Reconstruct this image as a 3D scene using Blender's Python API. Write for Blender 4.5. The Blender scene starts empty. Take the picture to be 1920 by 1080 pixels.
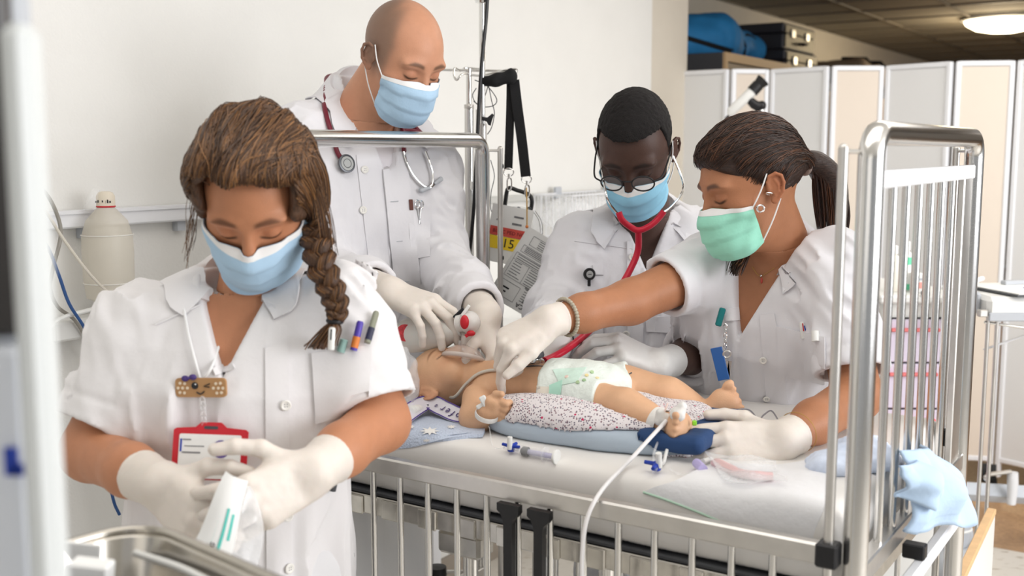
import bpy, math, random
import numpy as np
from mathutils import Vector, Matrix
from mathutils.bvhtree import BVHTree
random.seed(7); RNG = np.random.default_rng(11)
PI = math.pi
scene = bpy.context.scene
COL = scene.collection
F32 = np.float32

# ------------------------------------------------------------------ camera, light, exposure
PITCH = math.radians(7.23); FPX = 2050.0; EYE = 1.5
cam_data = bpy.data.cameras.new('camera')
cam_data.sensor_width = 36.0; cam_data.lens = FPX / 1920 * 36; cam_data.clip_start = 0.05; cam_data.clip_end = 60
cam_data.dof.use_dof = True; cam_data.dof.focus_distance = 2.15; cam_data.dof.aperture_fstop = 4.0
cam = bpy.data.objects.new('camera', cam_data); COL.objects.link(cam)
cam.location = (0, 0, EYE); cam.rotation_euler = (PI / 2 - PITCH, 0, 0)
scene.camera = cam
scene.view_settings.view_transform = 'Standard'; scene.view_settings.look = 'None'
scene.view_settings.gamma = 1.0; scene.view_settings.use_curve_mapping = False
scene.view_settings.exposure = 0.10
scene.cycles.max_bounces = 8; scene.cycles.transparent_max_bounces = 12; scene.cycles.transmission_bounces = 8
scene.cycles.caustics_reflective = False; scene.cycles.caustics_refractive = False
scene.cycles.sample_clamp_indirect = 6.0

world = bpy.data.worlds.new('daylight'); scene.world = world; world.use_nodes = True
world.node_tree.nodes['Background'].inputs['Color'].default_value = (0.93, 0.96, 1.0, 1)
world.node_tree.nodes['Background'].inputs['Strength'].default_value = 0.36

def area(name, loc, target, sx, sy, power, color):
    l = bpy.data.lights.new(name, 'AREA'); l.shape = 'RECTANGLE'; l.size = sx; l.size_y = sy
    l.energy = power; l.color = color
    o = bpy.data.objects.new(name, l); COL.objects.link(o); o.location = loc
    o.rotation_euler = (Vector(target) - Vector(loc)).to_track_quat('-Z', 'Y').to_euler()
    return o
area('window_and_fill', (3.6, 0.2, 2.0), (0.3, 2.1, 1.1), 3.0, 2.0, 158, (0.98, 0.98, 1.0))
area('ceiling_panel_and_fill', (0.2, 1.2, 2.56), (0.2, 1.2, 0), 2.4, 1.2, 14, (1.0, 0.97, 0.94))
area('ceiling_panel_and_fill', (1.9, 3.5, 2.56), (1.9, 3.5, 0), 1.8, 1.2, 19, (1.0, 0.96, 0.91))  # added overhead fill that brightens the dim folding screen
area('window_and_fill', (-1.2, -1.6, 2.0), (-0.1, 2.4, 1.0), 2.2, 1.6, 9, (1.0, 0.95, 0.88))  # added warm fill from behind left, not daylight from a window

# ------------------------------------------------------------------ placing
CT, ST = math.cos(PITCH), math.sin(PITCH)
def P(px, py, Y):
    """point of the room seen at a photograph pixel, Y metres in front of the camera"""
    v = (540 - py) / FPX; u = (px - 960) / FPX
    t = Y / (CT + v * ST)
    return np.array([u * t, Y, EYE + t * (-ST + v * CT)])
WV = np.array([.545, .838, 0]); WV /= np.linalg.norm(WV)     # across the bed, towards its far side
NV = np.array([WV[1], -WV[0], 0])                               # along the bed, towards its foot
ZV = np.array([0, 0, 1.0])
def B(s, n, z): return s * WV + n * NV + z * ZV
def PZ(px, py, z):
    """point at height z seen at a photograph pixel"""
    v = (540 - py) / FPX; u = (px - 960) / FPX
    t = (z - EYE) / (-ST + v * CT)
    return np.array([u * t, t * (CT + v * ST), z])
def nrm(v):
    v = np.asarray(v, float); return v / (np.linalg.norm(v) + 1e-12)
def frame(fwd, up=(0, 0, 1)):
    """rows: right, forward, up"""
    f = nrm(fwd); r = nrm(np.cross(f, up)); u = np.cross(r, f)
    return np.array([r, f, u])
def lerp(a, b, t): return np.asarray(a) * (1 - t) + np.asarray(b) * t
def bez(pts, n=24):
    """smooth curve through points (Catmull-Rom)"""
    p = np.array(pts, float); p = np.vstack([2 * p[0] - p[1], p, 2 * p[-1] - p[-2]])
    out = []
    seg = len(p) - 3
    for i in range(seg):
        k = max(2, n // seg)
        for t in np.linspace(0, 1, k, endpoint=False):
            a, b, c, d = p[i:i + 4]
            out.append(.5 * (2 * b + (c - a) * t + (2 * a - 5 * b + 4 * c - d) * t * t + (3 * b - a - 3 * c + d) * t ** 3))
    out.append(p[-2]); return np.array(out)

# ------------------------------------------------------------------ materials
def mat(name, color, rough=.5, metal=0., bump=0., bscale=80., var=0., vscale=6., spec=.5, trans=0., alpha=1., emit=0.,
        ior=1.45, sheen=0., sss=0., coat=0., aniso=None, vcol=False, stretch=None):
    m = bpy.data.materials.new(name); m.use_nodes = True
    nt = m.node_tree; N = nt.nodes; L = nt.links; bs = N['Principled BSDF']
    c = (*color[:3], 1)
    bs.inputs['Base Color'].default_value = c; bs.inputs['Roughness'].default_value = rough
    bs.inputs['Metallic'].default_value = metal; bs.inputs['Specular IOR Level'].default_value = spec
    bs.inputs['IOR'].default_value = ior
    if trans: bs.inputs['Transmission Weight'].default_value = trans
    if alpha < 1: bs.inputs['Alpha'].default_value = alpha
    if sheen: bs.inputs['Sheen Weight'].default_value = sheen
    if coat: bs.inputs['Coat Weight'].default_value = coat
    if sss:
        bs.inputs['Subsurface Weight'].default_value = sss
        bs.inputs['Subsurface Radius'].default_value = (.012, .005, .003); bs.inputs['Subsurface Scale'].default_value = .6
    if emit:
        bs.inputs['Emission Color'].default_value = c; bs.inputs['Emission Strength'].default_value = emit
    tc = N.new('ShaderNodeTexCoord'); vec = tc.outputs['Object']
    if stretch:
        mp = N.new('ShaderNodeMapping'); mp.inputs['Scale'].default_value = stretch; L.new(vec, mp.inputs['Vector']); vec = mp.outputs['Vector']
    src = None
    if vcol:
        at = N.new('ShaderNodeAttribute'); at.attribute_name = 'Col'; src = at.outputs['Color']; L.new(src, bs.inputs['Base Color'])
    if var:
        no = N.new('ShaderNodeTexNoise'); no.inputs['Scale'].default_value = vscale; no.inputs['Detail'].default_value = 5; L.new(vec, no.inputs['Vector'])
        mr = N.new('ShaderNodeMapRange'); mr.inputs['From Min'].default_value = .3; mr.inputs['From Max'].default_value = .7
        mr.inputs['To Min'].default_value = 1 - var; mr.inputs['To Max'].default_value = 1 + var; L.new(no.outputs['Fac'], mr.inputs['Value'])
        mx = N.new('ShaderNodeMix'); mx.data_type = 'RGBA'; mx.blend_type = 'MULTIPLY'; mx.inputs['Factor'].default_value = 1
        if src is not None: L.new(src, mx.inputs['A'])
        else: mx.inputs['A'].default_value = c
        cb = N.new('ShaderNodeCombineColor')
        for k in ('Red', 'Green', 'Blue'): L.new(mr.outputs['Result'], cb.inputs[k])
        L.new(cb.outputs['Color'], mx.inputs['B']); L.new(mx.outputs['Result'], bs.inputs['Base Color'])
    if bump:
        nb = N.new('ShaderNodeTexNoise'); nb.inputs['Scale'].default_value = bscale; nb.inputs['Detail'].default_value = 4; L.new(vec, nb.inputs['Vector'])
        bp = N.new('ShaderNodeBump'); bp.inputs['Strength'].default_value = bump; bp.inputs['Distance'].default_value = .004
        L.new(nb.outputs['Fac'], bp.inputs['Height']); L.new(bp.outputs['Normal'], bs.inputs['Normal'])
    return m
def lin(r, g, b):
    f = lambda c: (c / 255 / 12.92) if c / 255 <= .04045 else ((c / 255 + .055) / 1.055) ** 2.4
    return (f(r), f(g), f(b))
M = {}
M['wall'] = mat('wall_paint', lin(232, 231, 227), .85, bump=.25, bscale=160, var=.015)
M['wall2'] = mat('wall_paint_warm', lin(216, 208, 194), .85, bump=.2, bscale=150, var=.02)
M['steel'] = mat('polished_steel', (.72, .71, .69), .2, 1., bump=.02, bscale=300)
M['steel_soft'] = mat('brushed_steel', (.66, .64, .61), .36, 1., bump=.04, bscale=400, var=.05, vscale=30)
M['chrome'] = mat('chrome', (.82, .82, .82), .1, 1.)
M['white_metal'] = mat('white_powder_coat', lin(232, 233, 236), .4, var=.01)
M['white_plastic'] = mat('white_plastic', lin(235, 235, 232), .38, var=.01)
M['grey_plastic'] = mat('grey_plastic', lin(186, 190, 196), .45, var=.03)
M['dark_grey'] = mat('dark_grey_plastic', lin(70, 72, 76), .5, var=.05)
M['black'] = mat('black_plastic', lin(24, 24, 27), .42, bump=.05)
M['rubber'] = mat('black_rubber', lin(30, 29, 29), .7, bump=.1)
M['strap'] = mat('black_webbing', lin(18, 18, 20), .85, bump=.5, bscale=500)
M['sheet'] = mat('mattress_cover', lin(236, 233, 229), .6, bump=.12, bscale=26, var=.01)
M['coat'] = mat('white_cotton', lin(231, 230, 234), .85, bump=.25, bscale=38, sheen=.15)
M['coat_warm'] = mat('white_cotton_warm', lin(233, 231, 232), .85, bump=.25, bscale=34, sheen=.15)
M['glove'] = mat('latex_glove', lin(226, 217, 208), .5, bump=.3, bscale=30, sss=.12)
M['glove_grey'] = mat('vinyl_glove', lin(212, 212, 211), .4, bump=.35, bscale=36)
M['clear'] = mat('clear_plastic', (.96, .97, .98), .08, trans=.0, alpha=.22, spec=.8)
M['film'] = mat('clear_film', (.97, .98, 1.), .12, alpha=.3, spec=1., bump=1., bscale=45)
M['milky'] = mat('milky_silicone', lin(240, 237, 232), .35, alpha=.88, spec=.6, sss=.1)
M['milky2'] = mat('translucent_silicone', lin(224, 217, 202), .4, alpha=.5, spec=.5)
M['mask_blue'] = mat('mask_blue', lin(176, 207, 232), .8, bump=.2, bscale=90, var=.02)
M['mask_cyan'] = mat('mask_cyan', lin(150, 208, 236), .8, bump=.2, bscale=90, var=.02)
M['mask_green'] = mat('mask_green', lin(158, 226, 203), .8, bump=.2, bscale=90, var=.02)
M['white_cloth'] = mat('white_elastic', lin(240, 240, 240), .8)
M['paper'] = mat('paper', lin(238, 238, 236), .6)
M['ink'] = mat('ink', lin(40, 40, 44), .7)
M['ink_soft'] = mat('ink_grey', lin(120, 120, 124), .7)
M['red'] = mat('red_plastic', lin(196, 30, 44), .4)
M['red_tube'] = mat('red_tube', lin(196, 22, 52), .38)
M['burgundy'] = mat('burgundy_tube', lin(112, 24, 44), .4)
M['blue'] = mat('blue_plastic', lin(30, 62, 170), .4)
M['teal'] = mat('teal_print', lin(90, 196, 184), .55)
M['purple'] = mat('purple_ink', lin(92, 70, 150), .6)
M['yellow'] = mat('yellow_label', lin(250, 214, 50), .6)
M['redlab'] = mat('red_label', lin(214, 84, 74), .6)
M['orange'] = mat('orange_plastic', lin(222, 130, 60), .45)
M['gold'] = mat('gold_cord', lin(190, 150, 80), .5)
M['green'] = mat('green_print', lin(110, 214, 170), .5)
M['button'] = mat('button_shell', lin(238, 236, 230), .3)

# ------------------------------------------------------------------ objects
OFF = {}
def link(name, me, m, parent=None, origin=None, label=None, cat=None, group=None, kind=None):
    o = bpy.data.objects.new(name, me); COL.objects.link(o)
    if m is not None and len(me.materials) == 0: me.materials.append(m)
    if parent is not None: o.parent = parent
    elif origin is not None: o.location = origin
    tag(o, label, cat, group, kind); return o
def tag(o, label=None, cat=None, group=None, kind=None):
    if label: o['label'] = label
    if cat: o['category'] = cat
    if group: o['group'] = group
    if kind: o['kind'] = kind
    return o
def wpos(parent): return OFF.get(parent.name, np.zeros(3)) if parent is not None else None
def empty(name, loc, label, cat, group=None, kind=None):
    o = bpy.data.objects.new(name, None); COL.objects.link(o); o.location = tuple(loc); o.empty_display_size = .05
    OFF[o.name] = np.array(loc, float); return tag(o, label, cat, group, kind)
def make(name, Vs, Fs, m, parent=None, label=None, cat=None, group=None, kind=None, smooth=True, sharp=38, col=None):
    """world-space vertices -> one mesh object"""
    Vs = np.asarray(Vs, float)
    if parent is None:
        lo, hi = Vs.min(0), Vs.max(0); org = np.array([(lo[0] + hi[0]) / 2, (lo[1] + hi[1]) / 2, lo[2]])
    else: org = OFF[parent.name]
    me = bpy.data.meshes.new(name)
    W = (Vs - org).astype(np.float32)
    if isinstance(Fs, np.ndarray) and Fs.ndim == 2:
        n, k = Fs.shape
        me.vertices.add(len(W)); me.vertices.foreach_set('co', W.ravel())
        me.loops.add(n * k); me.loops.foreach_set('vertex_index', Fs.astype(np.int32).ravel())
        me.polygons.add(n); me.polygons.foreach_set('loop_start', np.arange(0, n * k, k, dtype=np.int32))
        me.update(calc_edges=True); me.validate()
    else:
        me.from_pydata([tuple(v) for v in W], [], [tuple(int(i) for i in f) for f in Fs]); me.update()
    if smooth:
        me.polygons.foreach_set('use_smooth', np.ones(len(me.polygons), dtype=bool))
        if sharp: me.set_sharp_from_angle(angle=math.radians(sharp))
    if col is not None:
        at = me.color_attributes.new('Col', 'FLOAT_COLOR', 'POINT')
        c = np.ones((len(W), 4), np.float32); c[:, :3] = col; at.data.foreach_set('color', c.ravel())
    o = link(name, me, m, parent, tuple(org) if parent is None else None, label, cat, group, kind)
    OFF[o.name] = org.copy(); return o

class MB:
    """collects shapes into one mesh"""
    def __init__(s): s.v = []; s.f = []; s.n = 0
    def add(s, vs, fs):
        vs = np.asarray(vs, float); s.v.append(vs)
        s.f += [tuple(int(i) + s.n for i in f) for f in fs]; s.n += len(vs); return s
    def box(s, c, half, R=None, bev=0.0):
        R = np.eye(3) if R is None else np.asarray(R); h = np.array(half, float); b = min(bev, h.min() * .95)
        sg = np.array([[x, y, z] for x in (-1, 1) for y in (-1, 1) for z in (-1, 1)], float)
        if b <= 0:
            vs = sg * h; fs = [(0, 1, 3, 2), (4, 6, 7, 5), (0, 4, 5, 1), (2, 3, 7, 6), (0, 2, 6, 4), (1, 5, 7, 3)]
        else:
            vs = []; fs = []
            for g in sg:
                for a in range(3):
                    q = g * (h - b); q[a] = g[a] * h[a]; vs.append(q)
            ix = lambda x, y, z, a: ((x > 0) * 4 + (y > 0) * 2 + (z > 0)) * 3 + a
            for a in range(3):
                o1, o2 = [(1, 2), (2, 0), (0, 1)][a]
                for sa in (-1, 1):
                    q = []
                    for u, w in ((-1, -1), (1, -1), (1, 1), (-1, 1)):
                        g = [0, 0, 0]; g[a] = sa; g[o1] = u; g[o2] = w; q.append(ix(*g, a))
                    fs.append(tuple(q) if sa > 0 else tuple(q[::-1]))
                for u in (-1, 1):
                    for w in (-1, 1):
                        g0 = [0, 0, 0]; g1 = [0, 0, 0]; g0[a] = -1; g1[a] = 1
                        for g in (g0, g1): g[o1] = u; g[o2] = w
                        q = (ix(*g0, o1), ix(*g1, o1), ix(*g1, o2), ix(*g0, o2))
                        fs.append(q if u * w > 0 else q[::-1])
            for g in sg:
                q = tuple(ix(*g, a) for a in range(3)); fs.append(q if g.prod() > 0 else q[::-1])
        return s.add(np.asarray(vs) @ R + np.asarray(c), fs)
    def tube(s, pts, r, n=10, closed=False, caps=True, flat=None):
        p = np.asarray(pts, float); m = len(p); r = np.broadcast_to(np.asarray(r, float), (m,))
        t = np.gradient(p, axis=0) if not closed else np.roll(p, -1, 0) - np.roll(p, 1, 0)
        t = t / (np.linalg.norm(t, axis=1, keepdims=True) + 1e-12)
        up = np.array([0, 0, 1.]) if abs(t[0][2]) < .9 else np.array([1., 0, 0])
        a = nrm(np.cross(t[0], up)); rings = []
        ang = np.linspace(0, 2 * PI, n, endpoint=False)
        for i in range(m):
            a = a - t[i] * np.dot(a, t[i]); a = nrm(a); b = np.cross(t[i], a)
            fl = 1 if flat is None else flat
            rings.append(p[i] + r[i] * (np.outer(np.cos(ang), a) + fl * np.outer(np.sin(ang), b)))
        vs = np.vstack(rings); fs = []
        for i in range(m if closed else m - 1):
            j = (i + 1) % m
            for k in range(n): fs.append((i * n + k, i * n + (k + 1) % n, j * n + (k + 1) % n, j * n + k))
        if caps and not closed:
            fs.append(tuple(range(n))[::-1]); fs.append(tuple((m - 1) * n + k for k in range(n)))
        return s.add(vs, fs)
    def cyl(s, a, b, r, r2=None, n=16):
        r2 = r if r2 is None else r2
        return s.tube([a, b], [r, r2], n)
    def lathe(s, prof, c, axis=(0, 0, 1), n=20):
        """prof: (radius, height) pairs along axis from c"""
        ax = nrm(axis); up = np.array([0, 0, 1.]) if abs(ax[2]) < .9 else np.array([1., 0, 0])
        a = nrm(np.cross(ax, up)); b = np.cross(ax, a); ang = np.linspace(0, 2 * PI, n, endpoint=False); vs = []; fs = []
        for r, h in prof: vs.append(np.asarray(c) + h * ax + max(r, 1e-5) * (np.outer(np.cos(ang), a) + np.outer(np.sin(ang), b)))
        m = len(prof)
        for i in range(m - 1):
            for k in range(n): fs.append((i * n + k, i * n + (k + 1) % n, (i + 1) * n + (k + 1) % n, (i + 1) * n + k))
        fs.append(tuple(range(n))[::-1]); fs.append(tuple((m - 1) * n + k for k in range(n)))
        return s.add(np.vstack(vs), fs)
    def sphere(s, c, r, R=None, n=16, m=10):
        r = np.broadcast_to(np.asarray(r, float), (3,)); R = np.eye(3) if R is None else R
        vs = []; fs = []
        for i in range(m + 1):
            th = PI * (i + .02 * (i == 0) - .02 * (i == m)) / m
            for k in range(n): vs.append((math.sin(th) * math.cos(2 * PI * k / n), math.sin(th) * math.sin(2 * PI * k / n), math.cos(th)))
        for i in range(m):
            for k in range(n): fs.append((i * n + k, (i + 1) * n + k, (i + 1) * n + (k + 1) % n, i * n + (k + 1) % n))
        return s.add((np.array(vs) * r) @ R + np.asarray(c), fs)
    def torus(s, c, R0, r, axis=(0, 0, 1), n=28, m=8, sc=(1, 1)):
        ax = nrm(axis); up = np.array([0, 0, 1.]) if abs(ax[2]) < .9 else np.array([1., 0, 0])
        a = nrm(np.cross(ax, up)); b = np.cross(ax, a); t = np.linspace(0, 2 * PI, n, endpoint=False)
        return s.tube(np.asarray(c) + R0 * (sc[0] * np.outer(np.cos(t), a) + sc[1] * np.outer(np.sin(t), b)), r, m, closed=True)
    def grid(s, G, thick=0.0):
        """G: (rows, cols, 3) surface; thick: give it a back side"""
        G = np.asarray(G, float); a, b = G.shape[:2]; fs = []
        for i in range(a - 1):
            for j in range(b - 1): fs.append((i * b + j, i * b + j + 1, (i + 1) * b + j + 1, (i + 1) * b + j))
        vs = G.reshape(-1, 3)
        if thick:
            du = np.gradient(G, axis=0); dv = np.gradient(G, axis=1); nn = np.cross(dv, du); nn /= np.linalg.norm(nn, axis=2, keepdims=True) + 1e-12
            v2 = (G - nn * thick).reshape(-1, 3); k = len(vs)
            f2 = [tuple(q + k for q in f[::-1]) for f in fs]
            ring = [j for j in range(b)] + [i * b + b - 1 for i in range(1, a)] + [(a - 1) * b + j for j in range(b - 2, -1, -1)] + [i * b for i in range(a - 2, 0, -1)]
            f3 = [(ring[(i + 1) % len(ring)], ring[i], ring[i] + k, ring[(i + 1) % len(ring)] + k) for i in range(len(ring))]
            vs = np.vstack([vs, v2]); fs = fs + f2 + f3
        return s.add(vs, fs)
    def prism(s, poly, c, R, depth):
        """poly (x, z) in the plane of R[0], R[2]; pushed along R[1] by depth"""
        p = np.array(poly, float); n = len(p)
        f = np.asarray(c) + np.outer(p[:, 0], R[0]) + np.outer(p[:, 1], R[2]); b = f + depth * np.asarray(R[1])
        fs = [tuple(range(n)), tuple(range(n, 2 * n))[::-1]] + [((i + 1) % n, i, i + n, (i + 1) % n + n) for i in range(n)]
        return s.add(np.vstack([f, b]), fs)
    def build(s, name, m, parent=None, label=None, cat=None, group=None, kind=None, smooth=True, sharp=38):
        return make(name, np.vstack(s.v), s.f, m, parent, label, cat, group, kind, smooth, sharp)
def rrect(w, h, r, n=5, cx=0, cz=0):
    out = []
    for k, (x, z) in enumerate(((w / 2 - r, h / 2 - r), (-w / 2 + r, h / 2 - r), (-w / 2 + r, -h / 2 + r), (w / 2 - r, -h / 2 + r))):
        for a in np.linspace(0, PI / 2, n): out.append((cx + x + r * math.cos(a + k * PI / 2), cz + z + r * math.sin(a + k * PI / 2)))
    return out
def text(name, body, c, R, size, m, parent=None, thick=.0004, align='CENTER', **kw):
    """lettering in the plane of R[0] (reading direction) and R[2] (up)"""
    cu = bpy.data.curves.new(name, 'FONT'); cu.body = body; cu.size = size; cu.extrude = thick; cu.align_x = align; cu.align_y = 'CENTER'; cu.resolution_u = 2
    t = bpy.data.objects.new(name, cu); COL.objects.link(t)
    dg = bpy.context.evaluated_depsgraph_get(); dg.update(); me = bpy.data.meshes.new_from_object(t.evaluated_get(dg))
    v = np.empty(len(me.vertices) * 3); me.vertices.foreach_get('co', v); v = v.reshape(-1, 3)
    fs = [tuple(p.vertices) for p in me.polygons]; bpy.data.objects.remove(t); bpy.data.curves.remove(cu); bpy.data.meshes.remove(me)
    W = np.asarray(c) + np.outer(v[:, 0], R[0]) + np.outer(v[:, 1], R[2]) - np.outer(v[:, 2], R[1])
    return make(name, W, fs, m, parent, smooth=False, **kw)
def copy_tree(o, delta, label=None, parent=None):
    c = o.copy(); COL.objects.link(c)
    if parent is not None: c.parent = parent
    else: c.location = Vector(o.location) + Vector(delta)
    OFF[c.name] = OFF.get(o.name, np.zeros(3)) + np.asarray(delta)
    if label: c['label'] = label
    for ch in [x for x in o.children]: copy_tree(ch, delta, None, c)
    return c

# ------------------------------------------------------------------ implicit surfaces
def smin(a, b, k):
    if k <= 0: return np.minimum(a, b)
    h = np.clip(.5 + .5 * (b - a) / k, 0, 1); return b * (1 - h) + a * h - k * h * (1 - h)
def smax(a, b, k): return -smin(-a, -b, k)
def ell(p, c, r, R=None):
    q = p - np.asarray(c, F32)
    if R is not None: q = q @ np.asarray(R, F32).T
    r = np.asarray(r, F32); k0 = np.sqrt(((q / r) ** 2).sum(1)); k1 = np.sqrt(((q / (r * r)) ** 2).sum(1)) + 1e-9
    return k0 * (k0 - 1) / k1
def cone(p, a, b, ra, rb):
    a = np.asarray(a, F32); b = np.asarray(b, F32); ba = b - a; q = p - a
    h = np.clip((q @ ba) / (float(ba @ ba) + 1e-12), 0, 1)
    return np.sqrt(((q - h[:, None] * ba) ** 2).sum(1)) - (ra + (rb - ra) * h)
def rbox(p, c, half, r, R=None):
    q = p - np.asarray(c, F32)
    if R is not None: q = q @ np.asarray(R, F32).T
    q = np.abs(q) - (np.asarray(half, F32) - r)
    return np.sqrt((np.maximum(q, 0) ** 2).sum(1)) + np.minimum(q.max(1), 0) - r
def chain(p, pts, rad, k=0.):
    d = None
    for i in range(len(pts) - 1):
        e = cone(p, pts[i], pts[i + 1], rad[i], rad[i + 1]); d = e if d is None else smin(d, e, k)
    return d
def plane(p, c, n): return (p - np.asarray(c, F32)) @ np.asarray(nrm(n), F32)
def loft(q, rows, pw=2.4, zr=.02):
    """q local points; rows (z, rx, ry, cx, cy) from low to high z"""
    rows = sorted(rows); z = np.array([r[0] for r in rows]); zc = np.clip(q[:, 2], z[0], z[-1])
    g = lambda i: np.interp(zc, z, [r[i] for r in rows]).astype(F32)
    rx, ry, cx, cy = g(1), g(2), g(3), g(4)
    e = (np.abs((q[:, 0] - cx) / rx) ** pw + np.abs((q[:, 1] - cy) / ry) ** pw) ** (1 / pw)
    d = (e - 1) * np.minimum(rx, ry); dz = np.abs(q[:, 2] - zc)
    return np.where(dz > 0, np.sqrt(np.maximum(d, 0) ** 2 + dz ** 2) - zr * 0, d)
def _h(i, j, k, s):
    n = (i * 374761393 + j * 668265263 + k * 2147483647 + s * 974711) & 0xffffffff
    n = ((n ^ (n >> 13)) * 1274126177) & 0xffffffff
    return ((n ^ (n >> 16)) & 0xffff).astype(F32) / 65535
def noise(p, f, s=0):
    q = p * np.asarray(f, F32); i = np.floor(q).astype(np.int64); w = (q - i).astype(F32); w = w * w * (3 - 2 * w); o = 0
    for a in (0, 1):
        for b in (0, 1):
            for c in (0, 1):
                o = o + _h(i[:, 0] + a, i[:, 1] + b, i[:, 2] + c, s) * np.abs(1 - a - w[:, 0]) * np.abs(1 - b - w[:, 1]) * np.abs(1 - c - w[:, 2])
    return o * 2 - 1
def folds(p, d, amp=.004, f=14., s=0, along=.22, sharp=.55):
    """cloth folds that run along direction d: long soft ridges with creases between them"""
    d = nrm(d); a = nrm(np.cross(d, (.3, .9, .2))); b = np.cross(d, a)
    q = np.stack([p @ np.asarray(v_, F32) for v_ in (a, b, d)], 1)
    q = q + .018 * np.stack([noise(p, 7., s + 11), noise(p, 7., s + 12), noise(p, 7., s + 13)], 1)
    n1 = noise(q, (f, f, f * along), s); n2 = noise(q, (f * 2.1, f * 2.1, f * along * 1.7), s + 1)
    m = np.clip(.55 + .7 * noise(p, 6., s + 3), .1, 1)
    return amp * m * ((1 - 2.4 * np.abs(n1)) * sharp + n1 * (1 - sharp) + .45 * (1 - 2.2 * np.abs(n2)))
def surf(f, lo, hi, h, it=0):
    """surface nets of f(points) < 0 inside the box; returns vertices, quads"""
    lo = np.asarray(lo, float); hi = np.asarray(hi, float); nb = np.ceil((hi - lo) / (4 * h)).astype(int) + 1
    ax = [lo[i] + (np.arange(nb[i]) * 4 + 1.5) * h for i in range(3)]
    C = np.stack(np.meshgrid(*ax, indexing='ij'), -1).reshape(-1, 3).astype(F32)
    D = f(C).astype(F32); act = np.where(np.abs(D) < 7.5 * h)[0]
    full = np.repeat(D[:, None], 64, 1)
    o = (np.stack(np.meshgrid(*[np.arange(4)] * 3, indexing='ij'), -1).reshape(-1, 3) - 1.5) * h
    for k in range(0, len(act), 6000):
        a = act[k:k + 6000]; pts = (C[a][:, None] + o[None].astype(F32)).reshape(-1, 3)
        full[a] = f(pts).reshape(-1, 64)
    G = full.reshape(nb[0], nb[1], nb[2], 4, 4, 4).transpose(0, 3, 1, 4, 2, 5).reshape(nb * 4)
    S = G < 0; n = G.shape
    corner = [(x, y, z) for x in (0, 1) for y in (0, 1) for z in (0, 1)]
    sl = lambda A, c: A[c[0]:n[0] - 1 + c[0], c[1]:n[1] - 1 + c[1], c[2]:n[2] - 1 + c[2]]
    cnt = sum(sl(S, c).astype(np.int8) for c in corner)
    cells = np.argwhere((cnt > 0) & (cnt < 8))
    if len(cells) == 0: raise RuntimeError('empty surface')
    idx = np.full([q - 1 for q in n], -1, np.int32); idx[tuple(cells.T)] = np.arange(len(cells))
    val = {c: G[tuple((cells + c).T)] for c in corner}; acc = np.zeros((len(cells), 3)); w = np.zeros(len(cells))
    for c in corner:
        for a in range(3):
            if c[a] == 0:
                e = list(c); e[a] = 1; e = tuple(e); v0, v1 = val[c], val[e]; m = (v0 < 0) != (v1 < 0)
                t = np.where(m, v0 / np.where(m, v0 - v1, 1), 0); q = np.tile(np.array(c, float), (len(cells), 1)); q[:, a] += t
                acc[m] += q[m]; w[m] += 1
    Vs = lo + (cells + acc / w[:, None]) * h; Q = []
    for a in range(3):
        b, c = (a + 1) % 3, (a + 2) % 3
        s0 = [slice(None)] * 3; s1 = [slice(None)] * 3; s0[a] = slice(0, -1); s1[a] = slice(1, None)
        A, Bm = S[tuple(s0)], S[tuple(s1)]; E = np.argwhere(A != Bm)
        E = E[(E[:, b] > 0) & (E[:, c] > 0) & (E[:, b] < n[b] - 1) & (E[:, c] < n[c] - 1)]
        fl = A[tuple(E.T)]
        def cell(db, dc):
            q = E.copy(); q[:, b] += db; q[:, c] += dc; return idx[tuple(q.T)]
        q = np.stack([cell(-1, -1), cell(0, -1), cell(0, 0), cell(-1, 0)], 1)
        q[~fl] = q[~fl][:, ::-1]; Q.append(q)
    Q = np.vstack(Q); Q = Q[(Q >= 0).all(1)]
    for _ in range(it): Vs = smoothv(Vs, Q)
    return Vs, Q
def smoothv(Vs, Q, k=.5):
    acc = np.zeros_like(Vs); w = np.zeros(len(Vs))
    for i in range(4):
        a, b = Q[:, i], Q[:, (i + 1) % 4]
        for c in range(3): acc[:, c] += np.bincount(a, Vs[b, c], len(Vs)) + np.bincount(b, Vs[a, c], len(Vs))
        w += np.bincount(a, minlength=len(Vs)) + np.bincount(b, minlength=len(Vs))
    return Vs * (1 - k) + k * acc / np.maximum(w, 1)[:, None]
def biggest(Vs, Q):
    lab = np.arange(len(Vs))
    while True:
        m = lab[Q].min(1); new = lab.copy(); np.minimum.at(new, Q.ravel(), np.repeat(m, 4)); new = new[new]
        if (new == lab).all(): break
        lab = new
    u, c = np.unique(lab, return_counts=True); k = u[c.argmax()]; keep = lab == k; idx = np.cumsum(keep) - 1
    return Vs[keep], idx[Q[keep[Q].all(1)]]
def bvh(Vs, Q): return BVHTree.FromPolygons([tuple(v) for v in Vs], [tuple(int(i) for i in q) for q in Q])
def hit(tree, o, d, far=3.0):
    r = tree.ray_cast(Vector(o), Vector(nrm(d)), far)
    return (np.array(r[0]), np.array(r[1])) if r[0] is not None else (None, None)
def drape(tree, pts, d, off=.002):
    """push points along d onto a surface and stand them off by off"""
    out = []; last = None
    for p in pts:
        h, nn = hit(tree, np.asarray(p) - .5 * nrm(d), d, 1.5)
        if h is None: out.append(None)
        else:
            out.append(h - nrm(d) * off)
    good = [i for i, q in enumerate(out) if q is not None]
    for i, q in enumerate(out):
        if q is None:
            if not good: out[i] = np.asarray(pts[i]); continue
            j = min(good, key=lambda g: np.linalg.norm(np.asarray(pts[g]) - pts[i])); dd = nrm(d)
            dp = float(np.dot(out[j] - np.asarray(pts[i]), dd)); out[i] = np.asarray(pts[i]) + dd * dp
    return np.array(out)
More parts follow.
